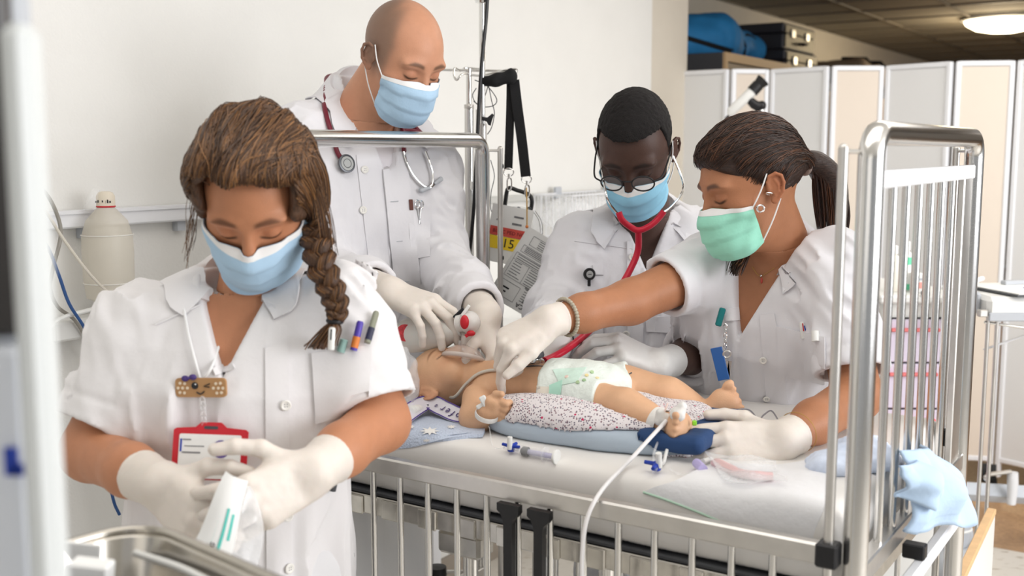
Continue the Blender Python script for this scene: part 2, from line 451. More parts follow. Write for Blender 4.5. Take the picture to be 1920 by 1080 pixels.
# ------------------------------------------------------------------ the room
def slab(name, s0, s1, n0, n1, z0, z1, m, parent=None, bev=0, **kw):
    b = MB(); b.box(B((s0 + s1) / 2, (n0 + n1) / 2, (z0 + z1) / 2), (abs(s1 - s0) / 2, abs(n1 - n0) / 2, abs(z1 - z0) / 2), np.array([WV, NV, ZV]), bev)
    return b.build(name, m, parent, **kw)
R_BED = np.array([WV, NV, ZV])

def floor_mat():
    m = mat('speckled_vinyl', lin(214, 208, 198), .35, var=.03, vscale=3); nt = m.node_tree; N, L = nt.nodes, nt.links; bs = N['Principled BSDF']
    tc = N.new('ShaderNodeTexCoord'); mp = N.new('ShaderNodeMapping'); mp.inputs['Scale'].default_value = (9, 34, 20); mp.inputs['Rotation'].default_value = (0, 0, .5); L.new(tc.outputs['Object'], mp.inputs['Vector'])
    no = N.new('ShaderNodeTexNoise'); no.inputs['Scale'].default_value = 2.2; no.inputs['Detail'].default_value = 3; L.new(mp.outputs['Vector'], no.inputs['Vector'])
    cr = N.new('ShaderNodeValToRGB'); cr.color_ramp.elements[0].position = .3; cr.color_ramp.elements[0].color = (*lin(160, 146, 128), 1)
    cr.color_ramp.elements[1].position = .4; cr.color_ramp.elements[1].color = (*lin(216, 211, 202), 1); L.new(no.outputs['Fac'], cr.inputs['Fac']); L.new(cr.outputs['Color'], bs.inputs['Base Color'])
    return m
def cork_mat():
    return mat('brown_linoleum', lin(176, 140, 104), .45, var=.18, vscale=60)
slab('floor', -4, 16, -4, 6, -.06, 0, floor_mat(), kind='structure')
slab('floor_strip', 4.35, 15, -2.9, 5.5, 0, .003, cork_mat(), kind='structure')
bpy.data.objects['floor_strip'].name = 'floor_far'

WN = -2.18
w = slab('wall_back', -3, 4.49, WN - .12, WN, 0, 2.6, M['wall'], kind='structure')
slab('trim_1', 4.49, 4.93, WN - .14, WN - .025, 0, 2.6, M['wall2'], kind='structure')
slab('wall_far', 4.4, 15.5, -3.06, -2.96, 0, 2.6, M['wall2'], kind='structure')
slab('wall_end', 15.4, 15.5, -3, 6, 0, 2.6, M['wall2'], kind='structure')
slab('baseboard_back', -3, 4.49, WN, WN + .012, 0, .1, mat('skirting', lin(150, 140, 128), .5), kind='structure')

# ceiling: plasterboard near, suspended tiles over the far part of the hall
CZ = 2.5
ceil = slab('ceiling', -3, 5.2, -3.1, 5.5, 2.6, 2.66, M['wall'], kind='structure')
M['tile'] = mat('ceiling_tile', lin(142, 136, 124), .9, bump=.3, bscale=220, var=.05, vscale=5)
grid = MB()
T = .62
ns0, ss0 = -2.96, 5.2
rows, cols = 14, 12
hallc = empty('ceiling_hall', B(9, 0, CZ), None, None, kind='structure')
tilemesh = None
for i in range(rows + 1):
    grid.box(B(ss0 + i * T, ns0 + cols * T / 2, CZ + .012), (.012, cols * T / 2, .012), R_BED)
for j in range(cols + 1):
    grid.box(B(ss0 + rows * T / 2, ns0 + j * T, CZ + .010), (rows * T / 2, .012, .012), R_BED)
grid.build('ceiling_grid', mat('ceiling_grid_metal', lin(118, 110, 98), .6), hallc)
for i in range(rows):
    for j in range(cols):
        c = B(ss0 + (i + .5) * T, ns0 + (j + .5) * T, CZ + .016 + .003 * random.random())
        if tilemesh is None:
            t = MB().box(c, (T / 2 - .014, T / 2 - .014, .008), R_BED, .003).build('ceiling_tile', M['tile'], hallc); tilemesh = t; t0 = c
        else:
            t = tilemesh.copy(); COL.objects.link(t); t.location = Vector(c - t0)
slab('ceiling_slab', 5.2, 15.5, -3.1, 5.5, 2.56, 2.62, M['wall2'], kind='structure')

# dome ceiling lamp, lit
lc = P(1880, 74, 8.6); lc[2] = CZ
lamp = empty('ceiling_lamp', lc, 'lit dome ceiling lamp glowing warm on the tiled ceiling', 'lamp')
MB().lathe([(.30, 0), (.31, -.012), (.29, -.02)], lc, n=32).build('lamp_rim', M['white_plastic'], lamp)
MB().lathe([(.285, -.016), (.27, -.045), (.2, -.085), (.1, -.105), (.01, -.11)], lc, n=32).build('lamp_shade', mat('lit_opal', (1, .86, .58), .4, emit=9), lamp)
pl = bpy.data.lights.new('lamp_light', 'POINT'); pl.energy = 30; pl.color = (1, .82, .55); pl.shadow_soft_size = .15
po = bpy.data.objects.new('lamp_light', pl); COL.objects.link(po); po.location = tuple(lc - (0, 0, .25))

# ------------------------------------------------------------------ wall rails, basket, cables
rail_z = P(230, 402, 2.75)[2]
def wallpt(px, z, off=0.0):
    u = (px - 960) / FPX
    # Y on the wall plane n = WN + off for that pixel column (approximately vertical column)
    n = WN + off; Y = n / (NV[0] * u * 1.0 + NV[1]); return np.array([u * Y, Y, z])
sw = lambda px: float(np.dot(wallpt(px, 0), WV))
rail = empty('wall_rail', B(2.0, WN, 1.36), 'long white equipment rail running along the white wall', 'rail')
zr_ = wallpt(230, 0)[1]; z1 = EYE - (403 - 280) / FPX * zr_
slab('rail_channel', sw(60), sw(900), WN + .001, WN + .035, z1 - .02, z1 + .02, M['white_metal'], rail, bev=.004)
slab('rail_lip', sw(60), sw(900), WN + .035, WN + .04, z1 + .012, z1 + .02, M['white_metal'], rail)
for px in (150, 330): slab('rail_bracket', sw(px) - .012, sw(px) + .012, WN + .001, WN + .02, z1 - .045, z1 - .02, M['grey_plastic'], rail)
z2 = EYE - (362 - 280) / FPX * wallpt(1090, 0)[1]
rail2 = empty('wall_rail', B(3.9, WN, z2), 'grey equipment rail behind the wire basket on the wall', 'rail')
slab('rail_channel', sw(905), sw(1215), WN + .001, WN + .03, z2 - .012, z2 + .012, mat('grey_rail', lin(190, 190, 186), .4), rail2, bev=.003)
for px in (1030, 1128): slab('rail_clamp', sw(px) - .02, sw(px) + .02, WN + .028, WN + .045, z2 - .01, z2 + .035, M['grey_plastic'], rail2, bev=.004)
# trunking shelf low left
zs = EYE - (606 - 280) / FPX * wallpt(150, 0)[1]
tr = empty('cable_trunking', B(sw(150), WN, zs), 'short white cable trunking low on the wall with sockets', 'trunking')
slab('trunking_body', sw(60), sw(215), WN + .001, WN + .06, zs - .025, zs + .02, M['white_plastic'], tr, bev=.005)
slab('cover_joint', sw(128), sw(146), WN + .06, WN + .064, zs - .027, zs + .022, M['white_plastic'], tr, bev=.001)
slab('dark_slot', sw(150), sw(200), WN + .03, WN + .055, zs + .02, zs + .024, M['dark_grey'], tr)
def wall_cable(pix, r, m, label, name='cable', off=.05):
    pts = [P(x, y, wallpt(x, 0, off + .02)[1]) for x, y in pix]
    MB().tube(bez(pts, 60), r, 8).build(name, m, label=label, cat='cable')
M['cable_grey'] = mat('grey_cable', lin(150, 146, 138), .5); M['cable_white'] = mat('cream_cable', lin(214, 208, 196), .5); M['cable_blue'] = mat('blue_cable', lin(46, 84, 140), .5)
wall_cable([(40, 330), (80, 356), (104, 395), (114, 440), (100, 500), (94, 540), (108, 575), (140, 600), (165, 640), (190, 690)], .0042, M['cable_grey'], 'thick grey cable looping down the wall beside the hung breathing bag', off=.06)
wall_cable([(40, 350), (84, 395), (120, 450), (165, 510), (205, 551), (250, 590)], .0034, M['cable_white'], 'thin cream cable running diagonally down the wall', off=.12)
wall_cable([(40, 420), (84, 455), (110, 515), (130, 570), (165, 628), (195, 720), (200, 860), (212, 935), (224, 965)], .0036, M['cable_blue'], 'blue network cable hanging down the wall behind the nurse', off=.09)
wall_cable([(40, 660), (96, 610), (120, 595), (150, 586), (185, 580), (240, 590)], .005, M['white_plastic'], 'thick white hose lying over the cable trunking', off=.075)

# self-inflating bag hanging from the rail
hb = wallpt(205, 0, .09); ty = hb[1]
def wp(x, y, o=.09): return P(x, y, ty)
bag = empty('resuscitator_bag', wp(205, 590), 'empty translucent resuscitator bag hanging upside down on the wall rail', 'resuscitator')
k = ty / FPX; z0 = wp(207, 590)[2]; c0 = wp(208, 590)
prof = [(10, 0), (14, 12), (20, 22), (42, 34), (46, 70), (47, 120), (46, 150), (38, 178), (22, 196), (13, 206), (12, 222)]
MB().lathe([(a * k, b * k) for a, b in prof], c0, n=28).build('bag', M['milky2'], bag)
for q in (62, 152): MB().torus(c0 + [0, 0, q * k], 46.5 * k, .0012, n=32).build('seam', M['milky'], bag)
MB().lathe([(12 * k, 0), (17 * k, 2 * k), (17 * k, 20 * k), (13 * k, 27 * k), (8 * k, 29 * k)], c0 + [0, 0, 204 * k], n=20).build('valve', mat('valve_ivory', lin(224, 214, 196), .4), bag)
MB().torus(c0 + [0, 0, 205 * k], 16 * k, .0022).build('red_ring', M['red'], bag)
MB().lathe([(12 * k, 0), (12 * k, 20 * k)], c0 - [0, 0, 4 * k], n=16).build('inlet', M['milky'], bag)
for q in (-6, 2, 6): MB().box(c0 + [q * k, -12.4 * k, 8 * k], (.0008, .0006, .004)).build('red_mark', M['red'], bag)
MB().lathe([(5 * k, 0), (7 * k, 8 * k), (22 * k, 20 * k), (24 * k, 26 * k), (22 * k, 30 * k)], wp(196, 385), axis=(-.85, -.2, .45), n=24).build('face_mask', M['clear'], bag)
for i in range(7): MB().box(c0 + [(-13 + i * 4.4) * k, -16.4 * k + abs(i - 3) * .9 * k, (214 + (i % 2)) * k], (.0014, .0008, .0022 + .0008 * (i % 3))).build('valve_mark', M['ink'], bag)

# wire basket on the right-hand rail
bk = empty('wire_basket', wallpt(1060, z2, .1), 'white wire basket holding clear bags on the wall rail', 'basket')
s0, s1 = sw(985), sw(1100); zt = z2 + .01; zb = z2 - .15
rim = [B(s0, WN + .04, zt), B(s1, WN + .04, zt), B(s1, WN + .2, zt), B(s0, WN + .2, zt)]
MB().tube([lerp(rim[i], rim[(i + 1) % 4], t) for i in range(4) for t in (0, .5)], .0035, 6, closed=True).build('rim', M['white_metal'], bk)
MB().tube([lerp(rim[i], rim[(i + 1) % 4], t) - [0, 0, zt - zb] for i in range(4) for t in (0, .5)], .003, 6, closed=True).build('base_ring', M['white_metal'], bk)
nw = 18
for i in range(nw + 1):
    s = lerp(s0, s1, i / nw); MB().tube([B(s, WN + .2, zt), B(s, WN + .2, zb), B(s, WN + .04, zb), B(s, WN + .04, zt)], .0019, 5).build('wire', M['white_metal'], bk)
for i in range(1, 6):
    n = WN + .04 + .16 * i / 6
    for s in (s0, s1): MB().tube([B(s, n, zt), B(s, n, zb)], .0019, 5).build('wire', M['white_metal'], bk)
def blobf(c, r, s):
    return lambda p: ell(p, c, r) + .012 * noise(p, 22., s) + .006 * noise(p, 50., s + 5)
for i, sx in enumerate((.25, .68)):
    c = B(lerp(s0, s1, sx), WN + .12, z2 - .07); v, q = surf(blobf(c, (.1, .07, .065), 3 + i), c - .16, c + .16, .008)
    make('plastic_bag', v, q, M['film'], label=['crumpled clear bag in the left half of the wire basket', 'crumpled clear bag in the right half of the wire basket'][i], cat='bag', sharp=0)

# ------------------------------------------------------------------ worktop behind the bed with papers
tb = empty('side_table', B(3.2, -1.86, 0), 'white side table behind the drip stands loaded with books', 'table')
tz = EYE - (640 - 280) / FPX * 3.6
slab('tabletop', 2.7, 4.3, -2.15, -1.62, tz - .03, tz, M['white_plastic'], tb, bev=.004)
for s in (2.75, 4.25):
    for n in (-2.1, -1.67): slab('leg', s - .02, s + .02, n - .02, n + .02, 0, tz - .03, M['white_metal'], tb)
bp = P(985, 600, 3.55)
def book(c, w, d, h, m, label, rz, spine=None):
    R = frame((math.sin(rz), math.cos(rz), 0)); r = empty('book', c, label, 'book', 'books on the side table')
    MB().box(c + [0, 0, h * .5], (w / 2 - .003, d / 2 - .003, h / 2 - .002), R).build('pages', M['paper'], r)
    MB().box(c + [0, 0, .001], (w / 2, d / 2, .0014), R).build('cover', m, r); MB().box(c + [0, 0, h - .001], (w / 2, d / 2, .0014), R).build('cover', m, r)
    MB().box(c + [0, 0, h / 2] - R[1] * d / 2, (w / 2, .0014, h / 2), R).build('spine', m, r)
    if spine: MB().box(c + [0, 0, h / 2] - R[1] * (d / 2 + .001) + R[0] * w * .3, (w * .14, .0012, h / 2 * .9), R).build('spine_label', spine, r)
b0 = np.array([bp[0] - .01, bp[1], tz + .001])
book(b0, .24, .17, .02, M['paper'], 'white paperback lying at the bottom of the table stack', .1)
book(b0 + [0, 0, .021], .22, .16, .03, mat('khaki_cover', lin(124, 116, 88), .6), 'khaki book with a blue spine label on the table stack', -.05, mat('blue_label', lin(70, 104, 170), .6))
book(b0 + [-.02, 0, .053], .24, .17, .014, M['paper'], 'thin white booklet topmost of the table stack', .2)

# ------------------------------------------------------------------ folding screen
M['panel_w'] = mat('screen_white', lin(232, 233, 234), .6, bump=.06, bscale=9, stretch=(40, 40, 1)); M['panel_b'] = mat('screen_beige', lin(224, 212, 198), .6, bump=.06, bscale=9)
scr = empty('folding_screen', P(1600, 870, 5.0) * [1, 1, 0], 'tall folding screen of alternating white and beige panels', 'screen')
M['alu'] = mat('white_profile', lin(236, 238, 242), .35)
edges = [(1258, 5.36), (1362, 5.17), (1436, 5.20), (1547, 4.98), (1648, 4.98), (1775, 4.72), (1890, 4.68), (2060, 4.40), (2210, 4.40)]
SH = EYE + .37
pts = [np.array([(x - 960) / FPX * y, y, 0]) for x, y in edges]
for i in range(len(pts) - 1):
    a, b = pts[i], pts[i + 1]; d = nrm(b - a); L_ = np.linalg.norm(b - a); nn = np.cross(ZV, d); R = np.array([d, nn, ZV]); c = (a + b) / 2
    MB().box(c + [0, 0, .15 + (SH - .15) / 2 - .01], (L_ / 2 - .018, .006, (SH - .15) / 2 - .012), R, .002).build('panel', M['panel_w'] if i % 2 == 0 else M['panel_b'], scr)
    for e in (a + d * .018, b - d * .018):
        MB().box(e + [0, 0, .07 + (SH - .07) / 2], (.011, .013, (SH - .07) / 2), R, .004).build('profile', M['alu'], scr)
    MB().box(c + [0, 0, SH - .01], (L_ / 2 - .02, .011, .011), R, .003).build('top_rail', M['alu'], scr)
    MB().box(c + [0, 0, .15], (L_ / 2 - .02, .011, .011), R, .003).build('bottom_rail', M['alu'], scr)
for p in pts: MB().cyl(p + [0, 0, .0], p + [0, 0, .07], .022, .014, 12).build('foot', M['black'], scr)
p0_ = pts[0]; MB().box(p0_ + [-.02, 0, SH / 2 + .03], (.012, .02, SH / 2 - .03), None, .006).build('end_post', M['alu'], scr)
a, b = pts[6], pts[7]; d = nrm(b - a); Rn = np.array([d, np.cross(ZV, d), ZV])
cc = a + d * .06 + [0, 0, SH - .075] - Rn[1] * .008
note = empty('notice', cc, 'small printed white notice taped high on the end screen panel', 'notice')
MB().box(cc, (.032, .001, .035), Rn).build('sheet', M['paper'], note)
for r_ in range(4): MB().box(cc + [0, 0, .02 - r_ * .012] - Rn[1] * .0015, (.022, .0004, .0014), Rn).build('print', M['ink_soft'], note)

# ------------------------------------------------------------------ cabinet, bags and cases on the far side
cs = 5.36
cab = empty('tambour_cabinet', B(cs + .5, -2.55, 0), 'dark grey cabinet with a beige front and tambour shutter', 'cabinet')
ch = EYE + (280 - 102) / FPX * 5.68
M['cab_dark'] = mat('cabinet_anthracite', lin(66, 66, 70), .5); M['cab_beige'] = mat('cabinet_beige', lin(196, 164, 124), .5)
slab('body', cs, cs + 1.0, -2.93, -2.20, 0, ch, M['cab_dark'], cab, bev=.004)
slab('front_frame', cs, cs + 1.0, -2.20, -2.185, ch - .045, ch, M['cab_beige'], cab); slab('front_frame', cs, cs + .035, -2.20, -2.185, 0, ch - .045, M['cab_beige'], cab); slab('front_frame', cs + .965, cs + 1.0, -2.20, -2.185, 0, ch - .045, M['cab_beige'], cab)
M['slat'] = mat('shutter_slat', lin(150, 134, 112), .5)
for i in range(31): slab('slat', cs + .04 + i * .03, cs + .064 + i * .03, -2.205, -2.19, .02, ch - .05, M['slat'], cab, bev=.003)
# blue kit bag
def at_cab(px, py, n): # point on plane n for a pixel
    v = (540 - py) / FPX; u = (px - 960) / FPX; d = np.array([u, CT + v * ST, -ST + v * CT]); t = n / float(d @ NV); return np.array([0, 0, EYE]) + d * t
M['bag_blue'] = mat('bag_blue', lin(44, 130, 188), .7, bump=.3, bscale=20, var=.06, vscale=14)
c1 = at_cab(1325, 78, -2.5); c1[2] = ch; 
c2 = at_cab(1432, 95, -2.45)
def bagf(p):
    a = c1 + [-.06, .05, .1]; b = c1 + [.12, .02, .10]; e = at_cab(1425, 95, -2.45); g = at_cab(1478, 105, -2.4)
    d = cone(p, c1 + [-.25, -.1, .09], c1 + [.05, .05, .13], .13, .14); d = smin(d, cone(p, c1 + [.05, .05, .11], e, .11, .085), .1); d = smin(d, cone(p, e, g, .085, .07), .08)
    d = smax(d, -(p[:, 2] - (ch + .004)), .02); d = smax(d, (p @ WV.astype(F32)) - 6.46, .03)
    return d + .012 * noise(p, 9., 4) + .005 * noise(p, 26., 6)
v, q = surf(bagf, c1 - [.55, .6, .1], c1 + [1.1, 1.2, .45], .014, 1)
kb = make('kit_bag', v, q, M['bag_blue'], label='slumped blue kit bag with black straps on top of the cabinet', cat='bag', sharp=0)
tree = bvh(v, q)
def strap_on(pix, w, par, name='strap'):
    g = []
    for x, y in pix:
        row = []
        for dy in (-w, w):
            o = np.array([0, 0, EYE]); v_ = (540 - y - dy) / FPX; u_ = (x - 960) / FPX; d = nrm([u_, CT + v_ * ST, -ST + v_ * CT]); h, _ = hit(tree, o, d, 12)
            row.append(h - d * .006 if h is not None else None)
        if row[0] is not None and row[1] is not None: g.append(row)
    if len(g) > 1: MB().grid(np.array(g), .003).build(name, M['strap'], par)
strap_on([(x, 66 + (x - 1272) * .3) for x in range(1274, 1380, 6)], 4.5, kb)
strap_on([(1396 + 3 * math.sin(t), 80 + t * 6) for t in np.linspace(0, 4, 8)], 5, kb)
MB().tube(bez([at_cab(1385, 76, -2.4), at_cab(1400, 66, -2.4), at_cab(1414, 74, -2.4)], 12), .012, 8).build('handle', M['strap'], kb)
# flight cases
M['case'] = mat('case_black', lin(44, 44, 50), .45, bump=.2, bscale=60); M['case_alu'] = mat('case_aluminium', lin(112, 104, 86), .5, .4, var=.1, vscale=30)
def case(s0, n0, w_, d_, z0, h_, label):
    r = empty('flight_case', B(s0 + w_ / 2, n0 - d_ / 2, z0), label, 'case', 'flight cases above the screen')
    slab('body', s0, s0 + w_, n0 - d_, n0, z0, z0 + h_ * .6, M['case'], r, bev=.01)
    slab('lid', s0, s0 + w_, n0 - d_, n0, z0 + h_ * .62, z0 + h_, M['case'], r, bev=.01)
    slab('front_plate', s0 + .03, s0 + w_ - .02, n0, n0 + .006, z0 + .015, z0 + h_ * .58, M['case_alu'], r); slab('front_plate', s0 + .03, s0 + w_ - .02, n0, n0 + .006, z0 + h_ * .64, z0 + h_ - .015, M['case_alu'], r)
    for f in (.25, .7):
        slab('latch', s0 + w_ * f - .03, s0 + w_ * f + .03, n0 + .004, n0 + .016, z0 + h_ * .48, z0 + h_ * .78, M['steel_soft'], r, bev=.003)
    MB().tube([B(s0 + w_ * .42, n0 + .006, z0 + h_ * .3), B(s0 + w_ * .44, n0 + .04, z0 + h_ * .3), B(s0 + w_ * .54, n0 + .04, z0 + h_ * .3), B(s0 + w_ * .56, n0 + .006, z0 + h_ * .3)], .008, 8).build('handle', M['black'], r)
c2s = 6.52
cab2 = empty('low_cabinet', B(c2s + .6, -2.5, 0), 'dark grey cabinet behind the screen under the flight cases', 'cabinet')
slab('body', c2s, c2s + 1.3, -2.93, -2.24, 0, 1.93, M['cab_dark'], cab2, bev=.004); slab('door', c2s + .02, c2s + .64, -2.24, -2.225, .05, 1.88, M['cab_beige'], cab2, bev=.003); slab('door', c2s + .66, c2s + 1.28, -2.24, -2.225, .05, 1.88, M['cab_beige'], cab2, bev=.003)
case(c2s + .0, -2.28, .62, .62, 1.931, .17, 'lower black flight case with silver latches above the screen')
case(c2s + .02, -2.30, .6, .6, 2.102, .16, 'upper black flight case topmost of two above the screen')
cab3 = empty('low_cabinet', B(c2s + 2.2, -2.5, 0), 'dark grey cabinet behind the screen under the slung dark bag', 'cabinet')
slab('body', c2s + 1.5, c2s + 2.9, -2.93, -2.24, 0, 1.93, M['cab_dark'], cab3, bev=.004); slab('door', c2s + 1.52, c2s + 2.88, -2.24, -2.225, .05, 1.88, M['cab_beige'], cab3, bev=.003)
c3 = B(c2s + 2.1, -2.5, 1.98)
v, q = surf(lambda p: smax(rbox(p, c3 + [0, 0, .07], (.5, .24, .1), .06, R_BED) + .02 * noise(p, 7., 2), -(p[:, 2] - 1.932), .01), c3 - [.8, .8, .1], c3 + [.8, .8, .3], .02, 1)
gb = make('holdall', v, q, mat('bag_tan', lin(130, 112, 92), .8, bump=.3, bscale=20), label='tan holdall with dark straps lying above the screen', cat='bag', sharp=0)
for f in (-.2, .22): MB().tube([c3 + WV * f + NV * .25 + [0, 0, .0], c3 + WV * (f + .01) + NV * .255 + [0, 0, .1], c3 + WV * f + NV * .18 + [0, 0, .19], c3 + WV * f + [0, 0, .2]], .016, 8).build('strap', M['strap'], gb)

# small camera on an arm in front of the screen
cy = 4.6
pc = lambda x, y: P(x, y, cy)
cm = empty('inspection_camera', pc(1412, 240), 'slim white camera with a black lens on a stand before the screen', 'camera')
MB().tube([pc(1366, 216), pc(1370, 210), pc(1410, 172)], [.008, .02, .022], 16).build('body', M['white_plastic'], cm)
MB().tube([pc(1410, 172), pc(1422, 159)], [.025, .025], 16).build('lens_barrel', M['black'], cm)
MB().tube([pc(1422, 159), pc(1431, 150)], [.022, .03], 16).build('lens_hood', M['rubber'], cm)
MB().tube(bez([pc(1366, 217), pc(1361, 222), pc(1361, 230), pc(1372, 250)], 10), .005, 6).build('cable', M['black'], cm)
MB().tube([pc(1404, 186), pc(1414, 196), pc(1424, 200)], [.016, .02, .022], 10).build('clamp', M['black'], cm)
MB().sphere(pc(1428, 198), .02).build('ball_joint', M['black'], cm)
MB().tube([pc(1424, 200), pc(1412, 222)], .008, 8).build('lever', M['black'], cm)
MB().cyl(pc(1428, 205), np.array([pc(1428, 205)[0], cy, 0.02]), .011).build('stand', M['steel'], cm)
MB().lathe([(.16, 0), (.16, .012), (.02, .03)], np.array([pc(1428, 205)[0], cy, 0.001]), n=24).build('base', M['grey_plastic'], cm)
# ------------------------------------------------------------------ the hospital cot
SN, SF = 1.452, 2.142; NF_, NH = -.388, -1.476; TOP = 1.521; RT = .0170
bed = empty('hospital_cot', B((SN + SF) / 2, (NF_ + NH) / 2, 0), 'stainless steel hospital cot with tall end frames and barred sides', 'bed')
def arch(n, zb):
    rc = .035; p = [B(SN, n, zb), B(SN, n, .9)]
    for a in np.linspace(0, PI / 2, 6): p.append(B(SN + rc - rc * math.cos(a), n, TOP - rc + rc * math.sin(a)))
    for a in np.linspace(PI / 2, 0, 6): p.append(B(SF - rc + rc * math.cos(a), n, TOP - rc + rc * math.sin(a)))
    p += [B(SF, n, .9), B(SF, n, zb)]; return p
MB().tube(arch(NF_, .14), RT, 18).build('foot_frame', M['steel'], bed)
MB().tube(arch(NH, .14), RT, 18).build('head_frame', M['steel'], bed)
# foot grille
g = empty('foot_grille', B(1.8, NF_, .9), None, None); g.parent = bed; g.location = Vector(OFF[g.name] - OFF[bed.name])
def bb(name, s0, s1, n0, n1, z0, z1, m, par=bed, bev=.002, **kw): return slab(name, s0, s1, n0, n1, z0, z1, m, par, bev, **kw)
bb('grille_top_bar', 1.478, 2.112, NF_ - .009, NF_ + .009, 1.448, 1.472, M['white_metal'], g)
bb('grille_stile', 1.478, 1.49, NF_ - .008, NF_ + .008, .93, 1.45, M['white_metal'], g)
bb('grille_plate', 2.04, 2.105, NF_ - .006, NF_ + .006, .93, 1.45, M['steel_soft'], g)
for s in (1.57, 1.647, 1.725, 1.803, 1.880, 1.960): MB().cyl(B(s, NF_, .93), B(s, NF_, 1.455), .0062, n=12).build('grille_bar', M['steel'], g)
bb('grille_bottom_bar', 1.46, 2.13, NF_ - .011, NF_ + .011, .905, .935, M['steel_soft'], g)
bb('foot_cross_bar', 1.5, 1.99, NF_ + .03, NF_ + .045, .858, .882, M['white_metal'])
bb('cross_bar_clip', 1.668, 1.69, NF_ + .012, NF_ + .045, .882, .905, M['black'])
bb('head_cross_bar', 1.46, 2.13, NH - .012, NH + .012, .90, .93, M['steel_soft'])
bb('head_cross_bar', 1.46, 2.13, NH - .012, NH + .012, .45, .48, M['steel_soft'])
# guide rods of the drop sides
def rod(s, n, s2, n2, black=()):
    r = MB().cyl(B(s, n, .35), B(s, n, TOP - .02), .0068, n=14).sphere(B(s, n, TOP - .02), .0068, n=12, m=6).build('guide_rod', M['steel_soft'], bed)
    MB().cyl(B(s, n, TOP - .024), B(s2, n2, TOP - .024), .0032, n=8).build('rod_bracket', M['steel'], bed)
    for z in black: MB().sphere(B(s, n, z) + nrm([1, -.25, 0]) * .006, (.003, .003, .006)).build('rod_stop', M['black'], bed)
rod(SN - .022, NF_ - .03, SN, NF_); rod(SN - .022, NH + .03, SN, NH)
rod(SF + .02, NF_ - .035, SF, NF_, (1.44, 1.3)); rod(SF + .045, NH + .02, SF, NH, (1.46, 1.24, 1.02))
# sides, let down
def side(s, sign, label):
    r = empty('drop_side', B(s, -.93, .4), None, None); r.parent = bed; r.location = Vector(OFF[r.name] - OFF[bed.name])
    bb('side_top_rail', s - .010, s + .010, NH + .02, NF_ - .02, .940, .970, M['steel_soft'], r, .003)
    bb('side_bottom_rail', s - .010, s + .010, NH + .02, NF_ - .02, .34, .37, M['steel_soft'], r, .003)
    for k in range(16): MB().cyl(B(s, -.495 - .0605 * k, .37), B(s, -.495 - .0605 * k, .942), .0056, n=12).build('side_bar', M['steel'], r)
    bb('corner_slider', s - .014, s + .014, NF_ - .045, NF_ - .015, .938, .972, M['black'], r, .003); bb('corner_slider', s - .014, s + .014, NH + .015, NH + .045, .938, .972, M['black'], r, .003)
    return r
dn = side(SN - .022, -1, ''); side(SF + .022, 1, '')
# release levers under the near rail
for n in (-.922, -.865):
    c = B(SN - .036, n, .0); R = np.array([NV, -WV, ZV])
    poly = [(-.008, .56), (.008, .56), (.008, .908), (.010, .916), (.016, .921), (.0205, .928), (.0205, .940), (-.0205, .940), (-.0205, .928), (-.014, .923), (-.0095, .914), (-.008, .905)]
    MB().prism(poly, c, R, .012).build('release_lever', M['black'], bed)
# base frame
M['base_chrome'] = mat('base_chrome', (.62, .60, .56), .24, 1., var=.12, vscale=40)
for s in (SN + .028, SF - .028): bb('base_rail', s - .012, s + .012, NH + .02, NF_ - .02, .842, .877, M['base_chrome'])
for n in (NH + .03, NF_ - .03): bb('base_rail', SN + .03, SF - .03, n - .014, n + .014, .842, .877, M['base_chrome'])
bb('mattress_tray', SN + .02, SF - .02, NH + .03, NF_ - .03, .877, .885, M['dark_grey'])
for k in range(12): bb('base_clip', SN + .012, SN + .017, -1.40 + k * .083, -1.36 + k * .083, .840, .875, M['base_chrome'])
for n in (-1.07, -.62): bb('lift_bracket', SN + .02, SN + .07, n - .045, n + .045, .80, .842, M['base_chrome'], bev=.006)
for s in (SN + .06, SF - .06):
    for n in (-1.07, -.80): MB().cyl(B(s, n, .42), B(s, n, .842), .013).build('lift_column', M['steel'], bed)
for s in (SN + .06, SF - .06): bb('chassis_rail', s - .025, s + .025, NH, NF_, .36, .42, M['white_metal'], bev=.005)
for n in (-1.2, -.7): bb('chassis_rail', SN + .06, SF - .06, n - .02, n + .02, .37, .41, M['white_metal'], bev=.005)
for s in (SN, SF):
    for n in (NH, NF_):
        ca = empty('castor', B(s, n, 0), None, None); ca.parent = bed; ca.location = Vector(OFF[ca.name] - OFF[bed.name])
        MB().cyl(B(s - .015, n + .02, .055), B(s + .015, n + .02, .055), .054, n=24).build('wheel', M['rubber'], ca)
        MB().box(B(s, n + .01, .115), (.02, .025, .03), R_BED, .008).build('housing', M['grey_plastic'], ca)
# mattress
def mattf(p):
    q = p @ np.array([WV, NV, ZV], F32).T; c = np.array([(SN + SF) / 2, (NH + NF_) / 2, .9435], F32)
    d = rbox(q, c, ((SF - SN) / 2 - .022, (NF_ - NH) / 2 - .026, .0575), .022)
    return d - .004 * np.exp(-((q[:, 2] - .955) / .025) ** 2) + .0018 * noise(p, 11., 9)
v, q = surf(mattf, [-.75, 1.35, .86], [.95, 2.75, 1.03], .009, 1)
matt = make('mattress', v, q, M['sheet'], label='thin white cot mattress lying inside the steel cot', cat='mattress', sharp=0)
MT = bvh(v, q)
def on_mattress(px, py, off=0.0):
    v_ = (540 - py) / FPX; u_ = (px - 960) / FPX; d = nrm([u_, CT + v_ * ST, -ST + v_ * CT]); h, nn = hit(MT, (0, 0, EYE), d, 6)
    return h + [0, 0, off] if h is not None else PZ(px, py, 1.0 + off)
